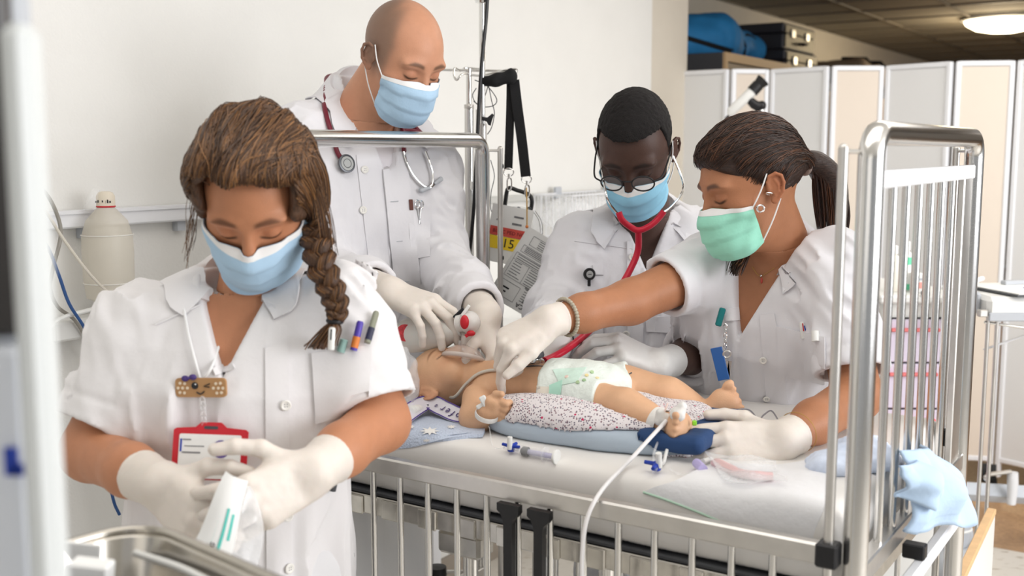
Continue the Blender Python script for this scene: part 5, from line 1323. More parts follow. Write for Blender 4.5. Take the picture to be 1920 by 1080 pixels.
# nappy
def napf(p):
    d = ell(p, lerp(BJ['be'], BJ['pe'], .62), (.074, .092, .0565), ACH); d = smin(d, babyf(p) - .006, .008)
    u = (p - BJ['pe'].astype(F32)) @ nrm(BJ['pe'] - BJ['sh']).astype(F32)
    sd = (p - BJ['pe'].astype(F32)) @ ACH[0].astype(F32)
    d = smax(d, -(u + .098), .003); d = smax(d, u - (.052 - .55 * np.clip(np.abs(sd) - .012, 0, .06)), .004)
    tv = p - BJ['pe'].astype(F32); d = smax(d, np.sqrt((tv ** 2).sum(1)) - .125, .004)
    return d - .0016 * noise(p, 60., 3) - .002 * np.abs(noise(p, (90, 90, 30), 5)) * np.exp(-((u + .090) / .018) ** 2)
v, q = surf(napf, BJ['pe'] - .16, BJ['pe'] + .14, .0026, 1)
NAP = make('nappy', v, q, mat('nappy_white', lin(228, 236, 230), .8, bump=.5, bscale=130, var=.02), BABY, sharp=0); tn = bvh(v, q)
patch(tn, [(1006, 724), (1050, 726), (1046, 764), (1010, 756)], 'waist_tab', mat('nappy_tab', lin(236, 230, 216), .7), NAP, .002, 8, 8, .001)
patch(tn, [(1030, 722), (1054, 712), (1048, 752), (1028, 756)], 'fixing_tape', mat('nappy_mint', lin(178, 224, 206), .7), NAP, .0035, 8, 8, .001)
patch(tn, [(1036, 692), (1100, 688), (1080, 716), (1050, 722)], 'printed_panel', mat('nappy_mint_pale', lin(206, 230, 218), .8, var=.06, vscale=120), NAP, .002, 10, 12, .001)
for x, y, c in ((1062, 706, (240, 200, 180)), (1100, 703, (244, 214, 120)), (1110, 697, (150, 196, 120)), (1083, 716, (140, 180, 110)), (1120, 708, (244, 220, 140)), (1095, 712, (120, 170, 100))):
    p_, n_ = pix(tn, x, y, .003); MB().lathe([(.0036, -.001), (.0034, .0006), (.0002, .0008)], p_, n_, 12).build('printed_motif', mat('nappy_motif', lin(*[int(q * .6 + 225 * .4) for q in c]), .8), NAP)
# support cushion: grey-blue foam with a flowered cover, navy cloth at its end
CU = B(1.712, -.905, 1.0); RC = np.array([nrm(P(1300, 850, 1.75) - P(890, 815, 1.95)), [0, 0, 0], [0, 0, 1]]); RC[0][2] = 0; RC[0] = nrm(RC[0]); RC[1] = np.cross(RC[2], RC[0])
def cush(p):
    q = (p - CU.astype(F32)) @ RC.T.astype(F32); e2 = ((np.abs(q[:, 0] / .225) ** 3.2 + np.abs(q[:, 1] / .165) ** 3.2) ** (1 / 3.2) - 1) * .165; d = np.sqrt(np.maximum(e2 + .0185, 0) ** 2 + np.maximum(np.abs(q[:, 2] - .020) - .0015, 0) ** 2) - .0185
    q2 = q - np.array([-.200, -.03, .034], F32); d = smin(d, ell(q2, (0, 0, 0), (.026, .125, .022)), .02)
    return d + .0018 * noise(p, 16., 7)
v, q = surf(cush, CU - .3, CU + [.3, .3, .12], .006, 1)
CUSH = make('support_cushion', v, q, mat('cushion_vinyl', lin(176, 190, 204), .55, bump=.15, bscale=50, var=.03), label='grey-blue foam cushion with a flowered cover under the manikin', cat='cushion', sharp=0)
def flower_mat():
    m = mat('flowered_cotton', lin(226, 220, 222), .85, bump=.2, bscale=120); nt = m.node_tree; N, L = nt.nodes, nt.links; bs = N['Principled BSDF']; tc = N.new('ShaderNodeTexCoord'); prev = None
    for sc, th, col, seed in ((270, .36, lin(98, 90, 110), 0), (200, .32, lin(138, 112, 120), 3), (90, .20, lin(196, 40, 92), 7)):
        mp = N.new('ShaderNodeMapping'); mp.inputs['Location'].default_value = (seed, seed * 2, seed); L.new(tc.outputs['Object'], mp.inputs['Vector'])
        vo = N.new('ShaderNodeTexVoronoi'); vo.inputs['Scale'].default_value = sc; L.new(mp.outputs['Vector'], vo.inputs['Vector'])
        lt = N.new('ShaderNodeMath'); lt.operation = 'LESS_THAN'; lt.inputs[1].default_value = th; L.new(vo.outputs['Distance'], lt.inputs[0])
        sp = N.new('ShaderNodeSeparateColor'); L.new(vo.outputs['Color'], sp.inputs['Color']); g2 = N.new('ShaderNodeMath'); g2.operation = 'GREATER_THAN'; g2.inputs[1].default_value = .45 if seed < 7 else .72; L.new(sp.outputs['Red'], g2.inputs[0])
        mu = N.new('ShaderNodeMath'); mu.operation = 'MULTIPLY'; L.new(lt.outputs[0], mu.inputs[0]); L.new(g2.outputs[0], mu.inputs[1])
        mx = N.new('ShaderNodeMix'); mx.data_type = 'RGBA'; L.new(mu.outputs[0], mx.inputs['Factor']); mx.inputs['B'].default_value = (*col, 1)
        if prev is None: mx.inputs['A'].default_value = (*lin(228, 222, 224), 1)
        else: L.new(prev, mx.inputs['A'])
        prev = mx.outputs['Result']
    L.new(prev, bs.inputs['Base Color']); return m
M['flower'] = flower_mat()
def cover(p):
    q = (p - CU.astype(F32)) @ RC.T.astype(F32); d = ell(q, (-.005, .0, .034), (.205, .152, .036)); d = smin(d, ell(q, (-.035, -.106, .034), (.180, .058, .041)), .025)
    d = smax(d, -(q[:, 2] - .018), .004); d = smax(d, -(babyf(p) - .002), .003); d = smax(d, -(cush(p) - .0005), .002)
    return d - folds(p, RC[0], .0025, 30., 3, .3)
v, q = surf(cover, CU - .28, CU + [.28, .28, .14], .0045, 1)
make('flowered_cover', v, q, M['flower'], CUSH, sharp=0)
def navy(p):
    q = (p - CU.astype(F32)) @ RC.T.astype(F32); d = rbox(q, (.168, -.03, .030), (.06, .126, .016), .014); d = smax(d, -(babyf(p) - .001), .003); d = smax(d, -(cush(p) - .0005), .002)
    return d - folds(p, RC[1], .003, 26., 8, .3)
v, q = surf(navy, CU - .28, CU + [.3, .28, .14], .0045, 1)
make('navy_cover', v, q, mat('navy_cloth', lin(36, 66, 110), .8, bump=.2, bscale=90), CUSH, sharp=0)
for cpx, yy_, r0, sd in ((1268, 858, (.034, .020, .018), 4), (1330, 812, (.05, .022, .012), 9)):
    c = P(cpx, yy_, 1.745 if sd == 4 else 1.83); v, q = surf(lambda p: smax(smax(ell(p, c, r0) + .006 * noise(p, 45., sd) + .004 * noise(p, 110., sd + 1), -(babyf(p) - .001), .002), -(p[:, 2] - 1.002), .002), c - .09, c + .09, .003, 1)
    make('cover_frill', v, q, M['flower'], CUSH, sharp=0)
# ------------------------------------------------------------------ drip stands and what hangs on them
def vcyl(px, y0, y1, Y, r, r2=None, n=16):
    a, b = P(px, y0, Y), P(px, y1, Y); a[0] = b[0] = (a[0] + b[0]) / 2; return a, b
st = empty('drip_stand', [P(880, 540, 2.82)[0], 2.82, 0], 'chrome drip stand with hooked crossbar behind the head of the cot', 'drip stand')
xB = P(880, 300, 2.82)[0]; YB = 2.82
MB().cyl([xB, YB, .12], [xB, YB, P(880, 196, YB)[2]], .0118, n=20).build('outer_tube', M['steel'], st)
MB().cyl([xB, YB, 1.2], [xB, YB, P(880, 129, YB)[2]], .0072, n=16).build('inner_tube', M['steel'], st)
MB().cyl([xB, YB, P(880, 204, YB)[2]], [xB, YB, P(880, 196, YB)[2]], .0125, n=20).sphere([xB, YB - .012, P(880, 200, YB)[2]], (.008, .004, .008)).build('clamp_collar', M['steel_soft'], st)
hz = P(880, 133, YB)[2]
MB().tube(bez([P(826, 131, YB), P(880, 132, YB), P(940, 133, YB), P(948, 134, YB + .01)], 20), .0032, 8).build('hook_bar', M['steel'], st)
MB().tube(bez([P(862, 133, YB - .0), P(852, 128, YB - .03), P(851, 142, YB - .04), P(856, 150, YB - .045), P(864, 141, YB - .04), P(872, 138, YB - .02), P(880, 139, YB)], 26), .0028, 8).build('hook', M['steel'], st)
MB().tube(bez([P(880, 140, YB), P(900, 142, YB - .02), P(930, 136, YB - .03), P(946, 132, YB - .04), P(968, 130, YB - .04), P(966, 140, YB - .045)], 26), .0028, 8).build('hook', M['steel'], st)
MB().tube(bez([P(880, 139, YB + .01), P(870, 128, YB + .05), P(905, 130, YB + .06)], 16), .0028, 8).build('hook', M['steel'], st)
for k in range(5):
    a = k * 2 * PI / 5 + .3; e = np.array([xB + .27 * math.cos(a), YB + .27 * math.sin(a), .085])
    MB().tube([[xB, YB, .14], [xB + .08 * math.cos(a), YB + .08 * math.sin(a), .12], e], .012, 10).build('foot', M['steel'], st)
    MB().cyl(e + [-.01, 0, -.05], e + [.01, 0, -.05], .034, n=18).build('castor', M['rubber'], st)
bq = P(884, 1052, 2.82); MB().box([xB + .01, YB - .02, bq[2]], (.03, .03, .05), None, .006).build('pole_clamp', M['steel_soft'], st)
kn = P(820, 1072, 2.8); MB().lathe([(.0, 0), (.024, .002), (.026, .01), (.024, .03), (.0, .032)], kn - [0, 0, .016], n=20).build('clamp_knob', M['black'], st)
MB().cyl(kn, [xB, YB - .02, kn[2]], .005).build('clamp_screw', M['steel_soft'], st)

st2 = empty('drip_stand', [P(903, 540, 2.74)[0], 2.74, 0], 'slim tall chrome pole with black wing knob beside the drip stand', 'drip stand')
xA = P(904, 100, 2.74)[0]; YA = 2.74
MB().cyl([xA, YA, .1], [xA, YA, P(904, -4, YA)[2]], .0074, n=16).build('pole', M['steel'], st2)
MB().lathe([(.0, 0), (.016, .002), (.018, .01), (.012, .016), (0, .018)], [xA, YA, P(904, 4, YA)[2] - .004], n=18).build('top_cap', M['chrome'], st2)
MB().cyl([xA - .012, YA + .01, .1], [xA - .012, YA + .01, P(890, 205, YA)[2]], .0045, n=12).build('thin_rod', M['steel'], st2)
MB().cyl([xA + .0, YA, 1.3], [xA, YA, P(904, 232, YA)[2]], .0105, n=18).build('lower_tube', M['steel_soft'], st2)
wk = P(914, 225, YA - .02); R_ = np.eye(3)
MB().prism([(-.014, .008), (.0, .006), (.012, .016), (.016, .012), (.010, -.004), (.008, -.014), (.002, -.012), (-.002, -.004), (-.014, .0)], wk + [0, -.006, 0], R_, .012).build('wing_knob', M['black'], st2)
cl = P(891, 348, YA - .03); MB().cyl(cl + [0, 0, .010], cl - [0, 0, .010], .0115, n=18).build('rod_clip', M['chrome'], st2)
for k in range(4):
    a = k * PI / 2 + .8; e = np.array([xA + .22 * math.cos(a), YA + .22 * math.sin(a), .06]); MB().tube([[xA, YA, .12], e], .01, 10).build('foot', M['steel'], st2); MB().cyl(e + [-.01, 0, -.032], e + [.01, 0, -.032], .027, n=16).build('castor', M['rubber'], st2)
MB().tube(bez([P(914, -6, YA - .02), P(911, 40, YA - .022), P(904, 110, YA - .022), P(898, 200, YA - .022), P(893, 300, YA - .05), P(889, 380, YA - .05), P(882, 460, YA - .05), P(874, 520, YA - .05), P(868, 600, YA + .03)], 60), .0046, 8).build('cable', M['black'], label='black cable running down the slim chrome pole', cat='cable')
for i, pts in enumerate(([(890, 150), (912, 160), (931, 185), (925, 198), (905, 200), (888, 190)], [(916, 160), (922, 190), (927, 212), (922, 238), (914, 252)], [(893, 165), (886, 180), (896, 196), (908, 182), (915, 162)])):
    MB().tube(bez([P(x, y, 2.80 - .012 * i) for x, y in pts], 40), .0013, 6).build('cable', M['dark_grey'], label=['thin grey lead coiled in a wide loop under the hook bar', 'thin grey lead hanging down past the black wing knob', 'thin grey lead in a small loop beside the chrome pole'][i], cat='cable', group='leads hung on the drip stand')
MB().tube(bez([P(920, 300, 2.76), P(927, 330, 2.76), P(921, 360, 2.77), P(920, 390, 2.77), P(928, 410, 2.77)], 30), .0011, 6).build('cable', M['dark_grey'], label='thin dark lead hanging between the cot post and guide rod', cat='cable', group='leads hung on the drip stand')

# black webbing strap looped over the hook, with clips
YS = 2.74
sp = empty('webbing_strap', P(965, 240, YS), 'black webbing strap looped over the hook with two metal clips', 'strap')
def ribbon(pix, w, Y, nm, tilt=0.):
    c = bez([P(x, y, Y + dz) for x, y, dz in pix], 30); t = np.gradient(c, axis=0); t /= np.linalg.norm(t, axis=1, keepdims=True); sd = np.cross(t, (tilt, 1, 0)); sd /= np.linalg.norm(sd, axis=1, keepdims=True)
    MB().grid(np.stack([c - sd * w / 2, c - sd * w / 6, c + sd * w / 6, c + sd * w / 2], 1), .002).build(nm, M['strap'], sp)
ribbon([(958, 150, 0), (957, 200, 0), (955, 260, 0), (953, 318, 0)], .021, YS, 'strap_leg')
ribbon([(964, 150, -.006), (970, 200, -.006), (978, 260, -.006), (986, 331, -.006)], .025, YS, 'strap_leg')
kv, kq = surf(lambda p: smin(chain(p, [P(912, 152, YS), P(930, 150, YS - .01), P(948, 146, YS - .01)], [.013, .015, .016], .01), ell(p, P(958, 143, YS - .012), (.015, .014, .02)), .006) - .002 * noise(p, 60., 2), *bounds([P(912, 152, YS), P(960, 142, YS)], .05), .003, 1)
make('knot', kv, kq, M['strap'], sp, sharp=0)
for x, y in ((953.5, 323), (987, 336)):
    c = P(x, y, YS - .003); MB().torus(c, .0125, .0015, (0.1, 1, 0), 24, 8, (1, .8)).build('ring', M['chrome'], sp)
    d = P(x + 1.5, y + 12, YS - .003); MB().tube(bez([d + [0, 0, .004], d + [.005, 0, -.004], d + [.005, 0, -.022], d + [0, 0, -.030], d + [-.005, 0, -.022], d + [-.005, 0, -.004], d + [0, 0, .004]], 28), .0019, 8).build('snap_hook', M['chrome'], sp)
    MB().cyl(d + [0, 0, .002], d + [0, 0, .012], .004, n=12).build('swivel', M['steel_soft'], sp)

# hanging clear pouch with black handle and labels
YP = 2.76
po_ = empty('pump_pouch', P(965, 470, YP), 'clear domed pump pouch with black handle and yellow number label', 'pouch')
MB().tube(bez([P(946, 392, YP), P(948, 375, YP), P(953, 353, YP), P(970, 357, YP), P(990, 364, YP), P(997, 374, YP), P(996, 390, YP), P(990, 408, YP)], 40), .0052, 8).build('handle', M['black'], po_)
v, q = surf(lambda p: smax(ell(p, P(972, 446, YP + .01), (.062, .03, .082)) + .001 * noise(p, 40., 1), p[:, 2] - P(970, 380, YP)[2], .012), P(972, 446, YP + .01) - .12, P(972, 446, YP + .01) + .12, .0045, 1)
make('pouch_shell', v, q, M['film'], po_, sharp=0)
for dx in (-18, 0, 20): MB().torus(P(972 + dx, 392, YP - .02), .004, .0022, (0, 1, .3), 14, 6).build('grommet', M['dark_grey'], po_)
for r_ in (.056, .064): MB().tube(bez([P(1000, 395, YP), P(1012, 415, YP), P(1014, 440, YP), P(1010, 462, YP)], 16) + [(.062 - r_) * .7, 0, 0], .0008, 6).build('rim_wire', M['dark_grey'], po_)
RL = frame((0, 1, 0)); ang = math.radians(-12)
def rot2(a): return np.array([[math.cos(a), 0, math.sin(a)], [0, 1., 0], [-math.sin(a), 0, math.cos(a)]])
RLb = rot2(math.radians(-11)); lc_ = P(953, 441, YP - .038)
MB().box(lc_ + [0.0, 0, .0], (.052, .0008, .072), RLb).build('label_card', M['paper'], po_)
lcf = lambda x, z: lc_ + np.array([x, -.0015, z]) @ RLb
MB().box(lcf(0, .006), (.048, .0006, .011), RLb).build('red_band', M['redlab'], po_)
MB().box(lcf(0, -.022), (.048, .0006, .016), RLb).build('yellow_band', M['yellow'], po_)
tR = RLb
text('label_number', '15', lcf(.004, -.022) - [0, .001, 0], tR, .032, M['ink'], po_, .0003)
text('label_text', 'BLOC PED NO', lcf(0, .006) - [0, .001, 0], tR, .0125, mat('label_dark_red', lin(120, 40, 44), .7), po_, .0003)
for x, z, w in ((-.03, .050, .007), (.018, .048, .012), (-.028, .034, .008), (.016, .030, .012)):
    MB().box(lcf(x, z), (w, .0005, .0022), RLb).build('label_print', M['ink_soft'], po_)
MB().box(lcf(-.032, .054), (.005, .0005, .004), RLb).build('label_logo', M['ink'], po_)
# laminated sheet hung upside down on a gold cord
YD = 2.68
dc = empty('laminated_sheet', P(980, 500, YD), 'laminated printed form hanging upside down on a gold cord', 'document')
a_ = math.radians(31); RD = np.array([[math.cos(a_), 0, -math.sin(a_)], [0, 1., 0], [math.sin(a_), 0, math.cos(a_)]]); c_ = P(1001, 517, YD)
wD, hD = .074, .098
df = lambda x, z, o=.0012: c_ + np.array([x, -o, z]) @ RD
MB().box(c_, (wD, .0008, hD), RD).build('sheet', M['paper'], dc)
for sx in (-1, 1): MB().box(df(sx * (wD - .0015), 0, .0), (.0022, .0012, hD), RD).build('film_edge', M['white_plastic'], dc)
def line(x0, z0, x1, z1, t=.0004, m='ink_soft', nm='rule_line'):
    MB().box(df((x0 + x1) / 2, (z0 + z1) / 2), (max(abs(x1 - x0) / 2, t), .0004, max(abs(z1 - z0) / 2, t)), RD).build(nm, M[m], dc)
def boxl(x0, z0, x1, z1):
    line(x0, z0, x1, z0); line(x0, z1, x1, z1); line(x0, z0, x0, z1); line(x1, z0, x1, z1)
boxl(-.05, .060, .066, .084); boxl(-.06, .036, .066, .054); boxl(-.066, -.034, .066, .030); line(-.02, -.034, -.02, .012); line(-.066, .012, .066, .012)
boxl(-.066, -.084, -.012, -.044)
rs_ = random.Random(4)
def para(x0, x1, z0, z1, n, m='ink_soft', t=.0008):
    for i in range(n):
        z = z0 + (z1 - z0) * i / max(1, n - 1); line(x0, z, x0 + (x1 - x0) * rs_.uniform(.55, 1), z, t, m, 'text_line')
para(-.03, .060, .064, .080, 4); para(-.052, .062, .040, .051, 4); para(-.06, -.024, -.028, .008, 6); para(-.014, .062, -.03, .008, 7); para(-.06, .06, .016, .027, 3); para(.0, .064, -.072, -.040, 6, 'ink_soft', .0007)
line(-.060, -.062, -.036, -.058, .001, 'ink', 'dark_bar'); line(-.060, -.072, -.040, -.068, .001, 'ink', 'dark_bar'); line(.062, -.05, .068, -.022, .001, 'ink', 'dark_bar')
RDu = np.array([-RD[0], RD[1], -RD[2]])
text('heading', 'PCA', df(.012, -.083, .002), RDu, .016, M['ink'], dc, .0003)
text('subheading', 'INTRA-VEINEUSE', df(.036, -.070, .002), RDu, .0075, M['ink'], dc, .0003)
text('section_heading', 'INDICATIONS', df(.02, -.036, .002), RDu, .0075, M['ink'], dc, .0003)
MB().tube(bez([P(987, 352, YD + .03), P(988, 385, YD + .01), P(988, 424, YD - .002)], 16), .0016, 6).build('cord', M['gold'], dc)
MB().sphere(P(988, 425, YD - .002), .004).build('cord_knot', M['orange'], dc)

# ------------------------------------------------------------------ right-hand side: trolleys behind the foot of the cot
YT = 3.15
tw = empty('drawer_trolley', [P(1725, 600, YT)[0], YT, 0], 'white drawer trolley with pink handles behind the foot grille', 'trolley')
tx, tz_ = P(1720, 560, YT)[0], P(1728, 566, YT)[2]; hw = .09
M['lilac'] = mat('lilac_front', lin(226, 216, 234), .5); M['pink'] = mat('pink_handle', lin(238, 130, 130), .5)
MB().box([tx, YT + .2, (tz_ + .12) / 2], (hw + .01, .2, (tz_ - .12) / 2), None, .006).build('body', M['white_plastic'], tw)
MB().box([tx, YT + .19, tz_ + .01], (hw + .03, .22, .012), None, .006).build('top', M['white_plastic'], tw)
zs_ = [P(1700, y, YT)[2] for y in (596, 679, 765, 850, 940)]
for i in range(4):
    z0_, z1_ = zs_[i + 1], zs_[i]; d_ = MB().box([tx, YT - .006, (z0_ + z1_) / 2], (hw, .008, (z1_ - z0_) / 2 - .003), None, .003).build('drawer', M['lilac'], tw)
    MB().box([tx - .01, YT - .022, z1_ - .032], (hw * .8, .008, .005), None, .003).build('drawer_handle', M['pink'], d_)
    MB().box([tx, YT - .002, z1_], (hw * .98, .004, .0016)).build('drawer_gap', M['ink'], tw)
for sx in (-1, 1):
    for sy in (.04, .36): MB().cyl([tx + sx * hw * .8 - .01, YT + sy, .05], [tx + sx * hw * .8 + .01, YT + sy, .05], .05, n=18).build('castor', M['rubber'], tw)
def bottle(px, y0, y1, Y, r, m, cap_m, label, band=None, neck=.35):
    a, b_ = P(px, y1, Y), P(px, y0, Y); a[2] = tz_ + .0225; h = b_[2] - a[2]; o = empty('bottle', a, label, 'bottle')
    MB().lathe([(r * .9, 0), (r, .005), (r, h * .68), (r * .8, h * .76), (r * neck, h * .80), (r * neck, h * .82)], a, n=20).build('body', m, o)
    MB().lathe([(r * .55, h * .82), (r * .55, h * .98), (r * .4, h)], a, n=18).build('cap', cap_m, o)
    if band:
        for f0, f1, mm in band: MB().lathe([(r * 1.015, h * f0), (r * 1.015, h * f1)], a, n=20).build('label_band', mm, o)
bottle(1697, 452, 556, 3.24, .017, M['white_plastic'], M['white_plastic'], 'white spray bottle with mint green bands on the drawer trolley', [(.02, .14, M['green']), (.16, .52, M['paper']), (.53, .68, M['green'])])
bottle(1674, 460, 560, 3.22, .017, mat('cream_bottle', lin(236, 232, 220), .4), M['white_plastic'], 'cream white bottle left of the green banded spray bottle')
c = P(1720, 530, 3.2); c[2] = tz_ + .0225; bx = empty('supply_box', c, 'small white box with pale red print on the drawer trolley', 'box')
MB().box(c + [0, 0, .028], (.016, .02, .028), None, .002).build('carton', M['paper'], bx); MB().box(c + [-.002, -.0205, .022], (.010, .0006, .009)).build('red_print', mat('pale_red_print', lin(238, 170, 160), .6), bx)
MB().box(c + [.0, -.0205, .04], (.012, .0006, .003)).build('grey_print', M['grey_plastic'], bx)
c = P(1738, 560, 3.1); c[2] = tz_ + .0225; MB().box(c + [0.002, .02, .006], (.009, .012, .006), None, .002).build('clip', M['black'], label='small black clip at the edge of the drawer trolley top', cat='clip')

# overbed table with clipboard at the right edge
YO = 3.0
ot = empty('overbed_table', [P(1890, 600, YO)[0], YO, 0], 'white overbed table on thin legs holding a clipboard', 'table')
t0_, t1_ = P(1836, 585, YO), P(1990, 600, YO); zt_ = P(1838, 543, YO + .1)[2]
ox0 = P(1838, 570, YO)[0]
MB().box([ox0 + .28, YO + .12, zt_ - .030], (.28, .17, .028), None, .012).build('tray', M['white_plastic'], ot)
MB().box([ox0 + .28, YO - .052, zt_ - .056], (.278, .004, .012), None, .003).build('tray_rim', M['grey_plastic'], ot)
xl = P(1841, 650, YO)[0]
for dx in (0, .025): MB().cyl([xl + dx, YO - .03, .12], [xl + dx, YO - .03, zt_ - .06], .0055, n=12).build('leg', M['steel_soft'], ot)
MB().cyl([xl + .5, YO - .03, .12], [xl + .5, YO - .03, zt_ - .06], .0055, n=12).build('leg', M['steel_soft'], ot)
MB().tube([P(1846, 604, YO - .03), P(1930, 616, YO - .03)], .004, 8).build('cross_bar', M['steel'], ot)
MB().box(P(1842, 587, YO - .04), (.012, .012, .010), None, .003).build('corner_bracket', M['steel_soft'], ot)
MB().tube([P(1846, 655, YO - .03), P(1930, 626, YO + .1)], .006, 6, flat=.4).build('brace', M['white_metal'], ot)
MB().tube([P(1824, 590, YO), P(1824, 540, YO), P(1830, 526, YO + .04), P(1842, 522, YO + .1)], .007, 8).build('side_rail', M['white_metal'], ot)
MB().box(P(1826, 565, YO + .02), (.010, .03, .03), None, .008).build('side_bracket', M['grey_plastic'], ot)
cb = empty('clipboard', [ox0 + .2, YO + .1, zt_], 'clipboard with white paper and a blue mark on the overbed table', 'clipboard')
RCB = frame((-.25, 1, .0)); cc_ = np.array([ox0 + .20, YO + .08, zt_ + .003])
MB().box(cc_, (.16, .11, .0025), RCB).build('board', M['dark_grey'], cb); MB().box(cc_ + [0.003, 0, .0035], (.155, .105, .0012), RCB).build('paper_sheet', M['paper'], cb)
MB().box(cc_ + RCB[1] * .09 + [0, 0, .010], (.05, .012, .006), RCB, .002).build('spring_clip', M['grey_plastic'], cb); MB().box(cc_ + [-.04, -.01, .0052], (.004, .012, .0006), RCB).build('blue_mark', M['blue'], cb)
# its low base with crank and wheel
YF = 4.0
bs = empty('trolley_base', [P(1860, 925, YF)[0], YF, 0], 'pale grey trolley chassis with crank handle and black wheel on the floor', 'trolley')
zb_ = P(1860, 925, YF)[2]
MB().tube([P(1795, 920, YF), P(1990, 932, YF)], .04, 4, flat=.9).build('chassis_beam', mat('pale_grey_metal', lin(200, 206, 214), .4), bs)
w_ = P(1851, 886, YF + .05); MB().cyl(w_ + [-.02, .0, 0], w_ + [.025, -.02, 0], .036, n=24).build('wheel', M['rubber'], bs)
MB().tube([P(1850, 890, YF - .05), P(1896, 884, YF - .06)], .012, 8, flat=.6).build('crank_arm', M['steel_soft'], bs); MB().sphere(P(1850, 896, YF - .06), .012).build('crank_pin', M['chrome'], bs)
MB().tube([P(1899, 886, YF - .06), P(1899, 905, YF - .06), P(1896, 945, YF - .06)], [.019, .02, .016], 12).build('crank_handle', M['white_metal'], bs)
for px in (1800, 1960):
    c = P(px, 985, YF); MB().cyl([c[0], YF, .0 + .055], [c[0] + .03, YF, .055], .054, n=20).build('castor', M['grey_plastic'], bs); MB().cyl([c[0] + .015, YF, .1], [c[0] + .015, YF, zb_], .02).build('castor_fork', M['grey_plastic'], bs)
cg = P(1812, 935, 3.6)
c5 = empty('castor_housing', [cg[0], 3.5, 0], 'rounded light grey machine base on the floor behind the blue cloth', 'machine')
x5 = P(1800, 990, 3.5)[0]; MB().lathe([(.05, 0), (.09, .01), (.10, .05), (.09, .10), (.07, .12), (.02, .13)], [x5, 3.5, .05], n=28).build('housing', M['grey_plastic'], c5)
MB().lathe([(.045, 0), (.055, .03), (.055, .14), (.04, .17), (.01, .175)], [x5, 3.55, .18], n=24).build('post', M['grey_plastic'], c5); MB().lathe([(.057, 0), (.06, .004), (.057, .008)], [x5, 3.55, .235], n=24).build('post_ring', M['white_plastic'], c5)
MB().lathe([(.102, 0), (.104, .004), (.102, .008)], [x5, 3.5, .09], n=28).build('seam_ring', M['dark_grey'], c5); MB().cyl([x5, 3.5, 0], [x5, 3.5, .055], .05, n=20).build('foot', M['black'], c5)
# wood-edged board low at the foot of the cot
pA, pB = P(1785, 1085, 2.2), P(1858, 985, 2.75)
bd = empty('bedding_board', (pA + pB) / 2 * [1, 1, 0], 'low white board with a wooden edge standing beyond the foot of the cot', 'board')
d = nrm((pB - pA) * [1, 1, 0]); pA2 = pA - d * .06; Lb = np.linalg.norm((pB - pA2)[:2]); Rb = np.array([d, np.cross(ZV, d), ZV]); zt2 = (pA[2] + pB[2]) / 2
MB().box([(pA2[0] + pB[0]) / 2, (pA2[1] + pB[1]) / 2, zt2 / 2], (Lb / 2, .009, zt2 / 2 - .006), Rb, .002).build('panel', M['white_plastic'], bd)
MB().box([(pA2[0] + pB[0]) / 2, (pA2[1] + pB[1]) / 2, zt2], (Lb / 2, .011, .007), Rb, .002).build('wooden_edge', mat('beech_edge', lin(226, 188, 140), .5, var=.08, vscale=30), bd)
# ------------------------------------------------------------------ on the cot: towel, lanyard, lines, syringes
def on_m(pxs, off=.002): return np.array([on_mattress(x, y, off) for x, y in pxs])
def sheet_poly(name, quad, m, parent=None, off=.004, n=16, k=22, amp=.002, thick=.004, seed=1, **kw):
    Q = np.array(quad, float); G = np.zeros((n, k, 3)); rs = np.random.default_rng(seed); ph = rs.uniform(0, 6, 4)
    for i in range(n):
        for j in range(k):
            a = i / (n - 1); c = j / (k - 1); x, y = (1 - a) * ((1 - c) * Q[0] + c * Q[1]) + a * ((1 - c) * Q[3] + c * Q[2])
            x += 5 * math.sin(a * 6 + ph[0]) * (c > .9); y += 5 * math.sin(c * 7 + ph[1]) * (a > .92)
            h = on_mattress(x, y, off); G[i, j] = h + [0, 0, amp * (math.sin(c * 9 + a * 3 + ph[2]) + math.sin(a * 8 - c * 4 + ph[3])) + amp]
    return MB().grid(G[::-1], thick).build(name, m, parent, sharp=60, **kw), G
tw_, TG = sheet_poly('towel', [(700, 764), (912, 776), (902, 822), (716, 852)], mat('towel_blue', lin(200, 211, 230), .95, bump=.8, bscale=260, var=.03), off=.007, amp=.0015, thick=.006, label='pale blue towel with white stars under the head of the manikin', cat='towel')
for (x, y, r) in ((806, 820, 20), (768, 812, 11), (846, 812, 10), (846, 778, 12), (800, 838, 9)):
    p = []; c = on_mattress(x, y, .0125)
    for i in range(16): a = i * PI / 8; rr = r * (1 if i % 2 == 0 else .45); p.append(on_mattress(x + rr * math.cos(a), y + rr * .42 * math.sin(a), .0115))
    MB().add(np.vstack([[c], p]), [(0, 1 + i, 1 + (i + 1) % 16) for i in range(16)]).build('star', mat('towel_star', lin(240, 238, 234), .95), tw_)
# lanyard with a brand name woven in, lying upside down
ly = empty('lanyard', on_mattress(830, 800, .012), 'white woven lanyard with purple letters lying beside the head', 'lanyard')
def ribbon_m(pix, w, off):
    c = np.array([on_mattress(x, y, off + dz) for x, y, dz in pix]); c = bez(c, 40); t = np.gradient(c, axis=0); t /= np.linalg.norm(t, axis=1, keepdims=True); sd = np.cross(t, ZV); sd /= np.linalg.norm(sd, axis=1, keepdims=True); return c, sd
c, sd = ribbon_m([(728, 826, 0), (752, 806, .004), (800, 783, .012), (830, 792, .010), (862, 800, .004), (905, 800, .002)], .03, .013)
up_ = ZV * .010
MB().grid(np.stack([c - sd * .014 + up_ * 1.2, c, c + sd * .014 - up_ * .5], 1), .0012).build('strap', mat('lanyard_white', lin(222, 220, 228), .7), ly, sharp=60)
for s_, z_ in ((-.0135, .0125), (.0135, -.0045)): MB().tube(c + sd * s_ + ZV * (z_ + .0006), .0011, 6).build('purple_edge', M['purple'], ly)
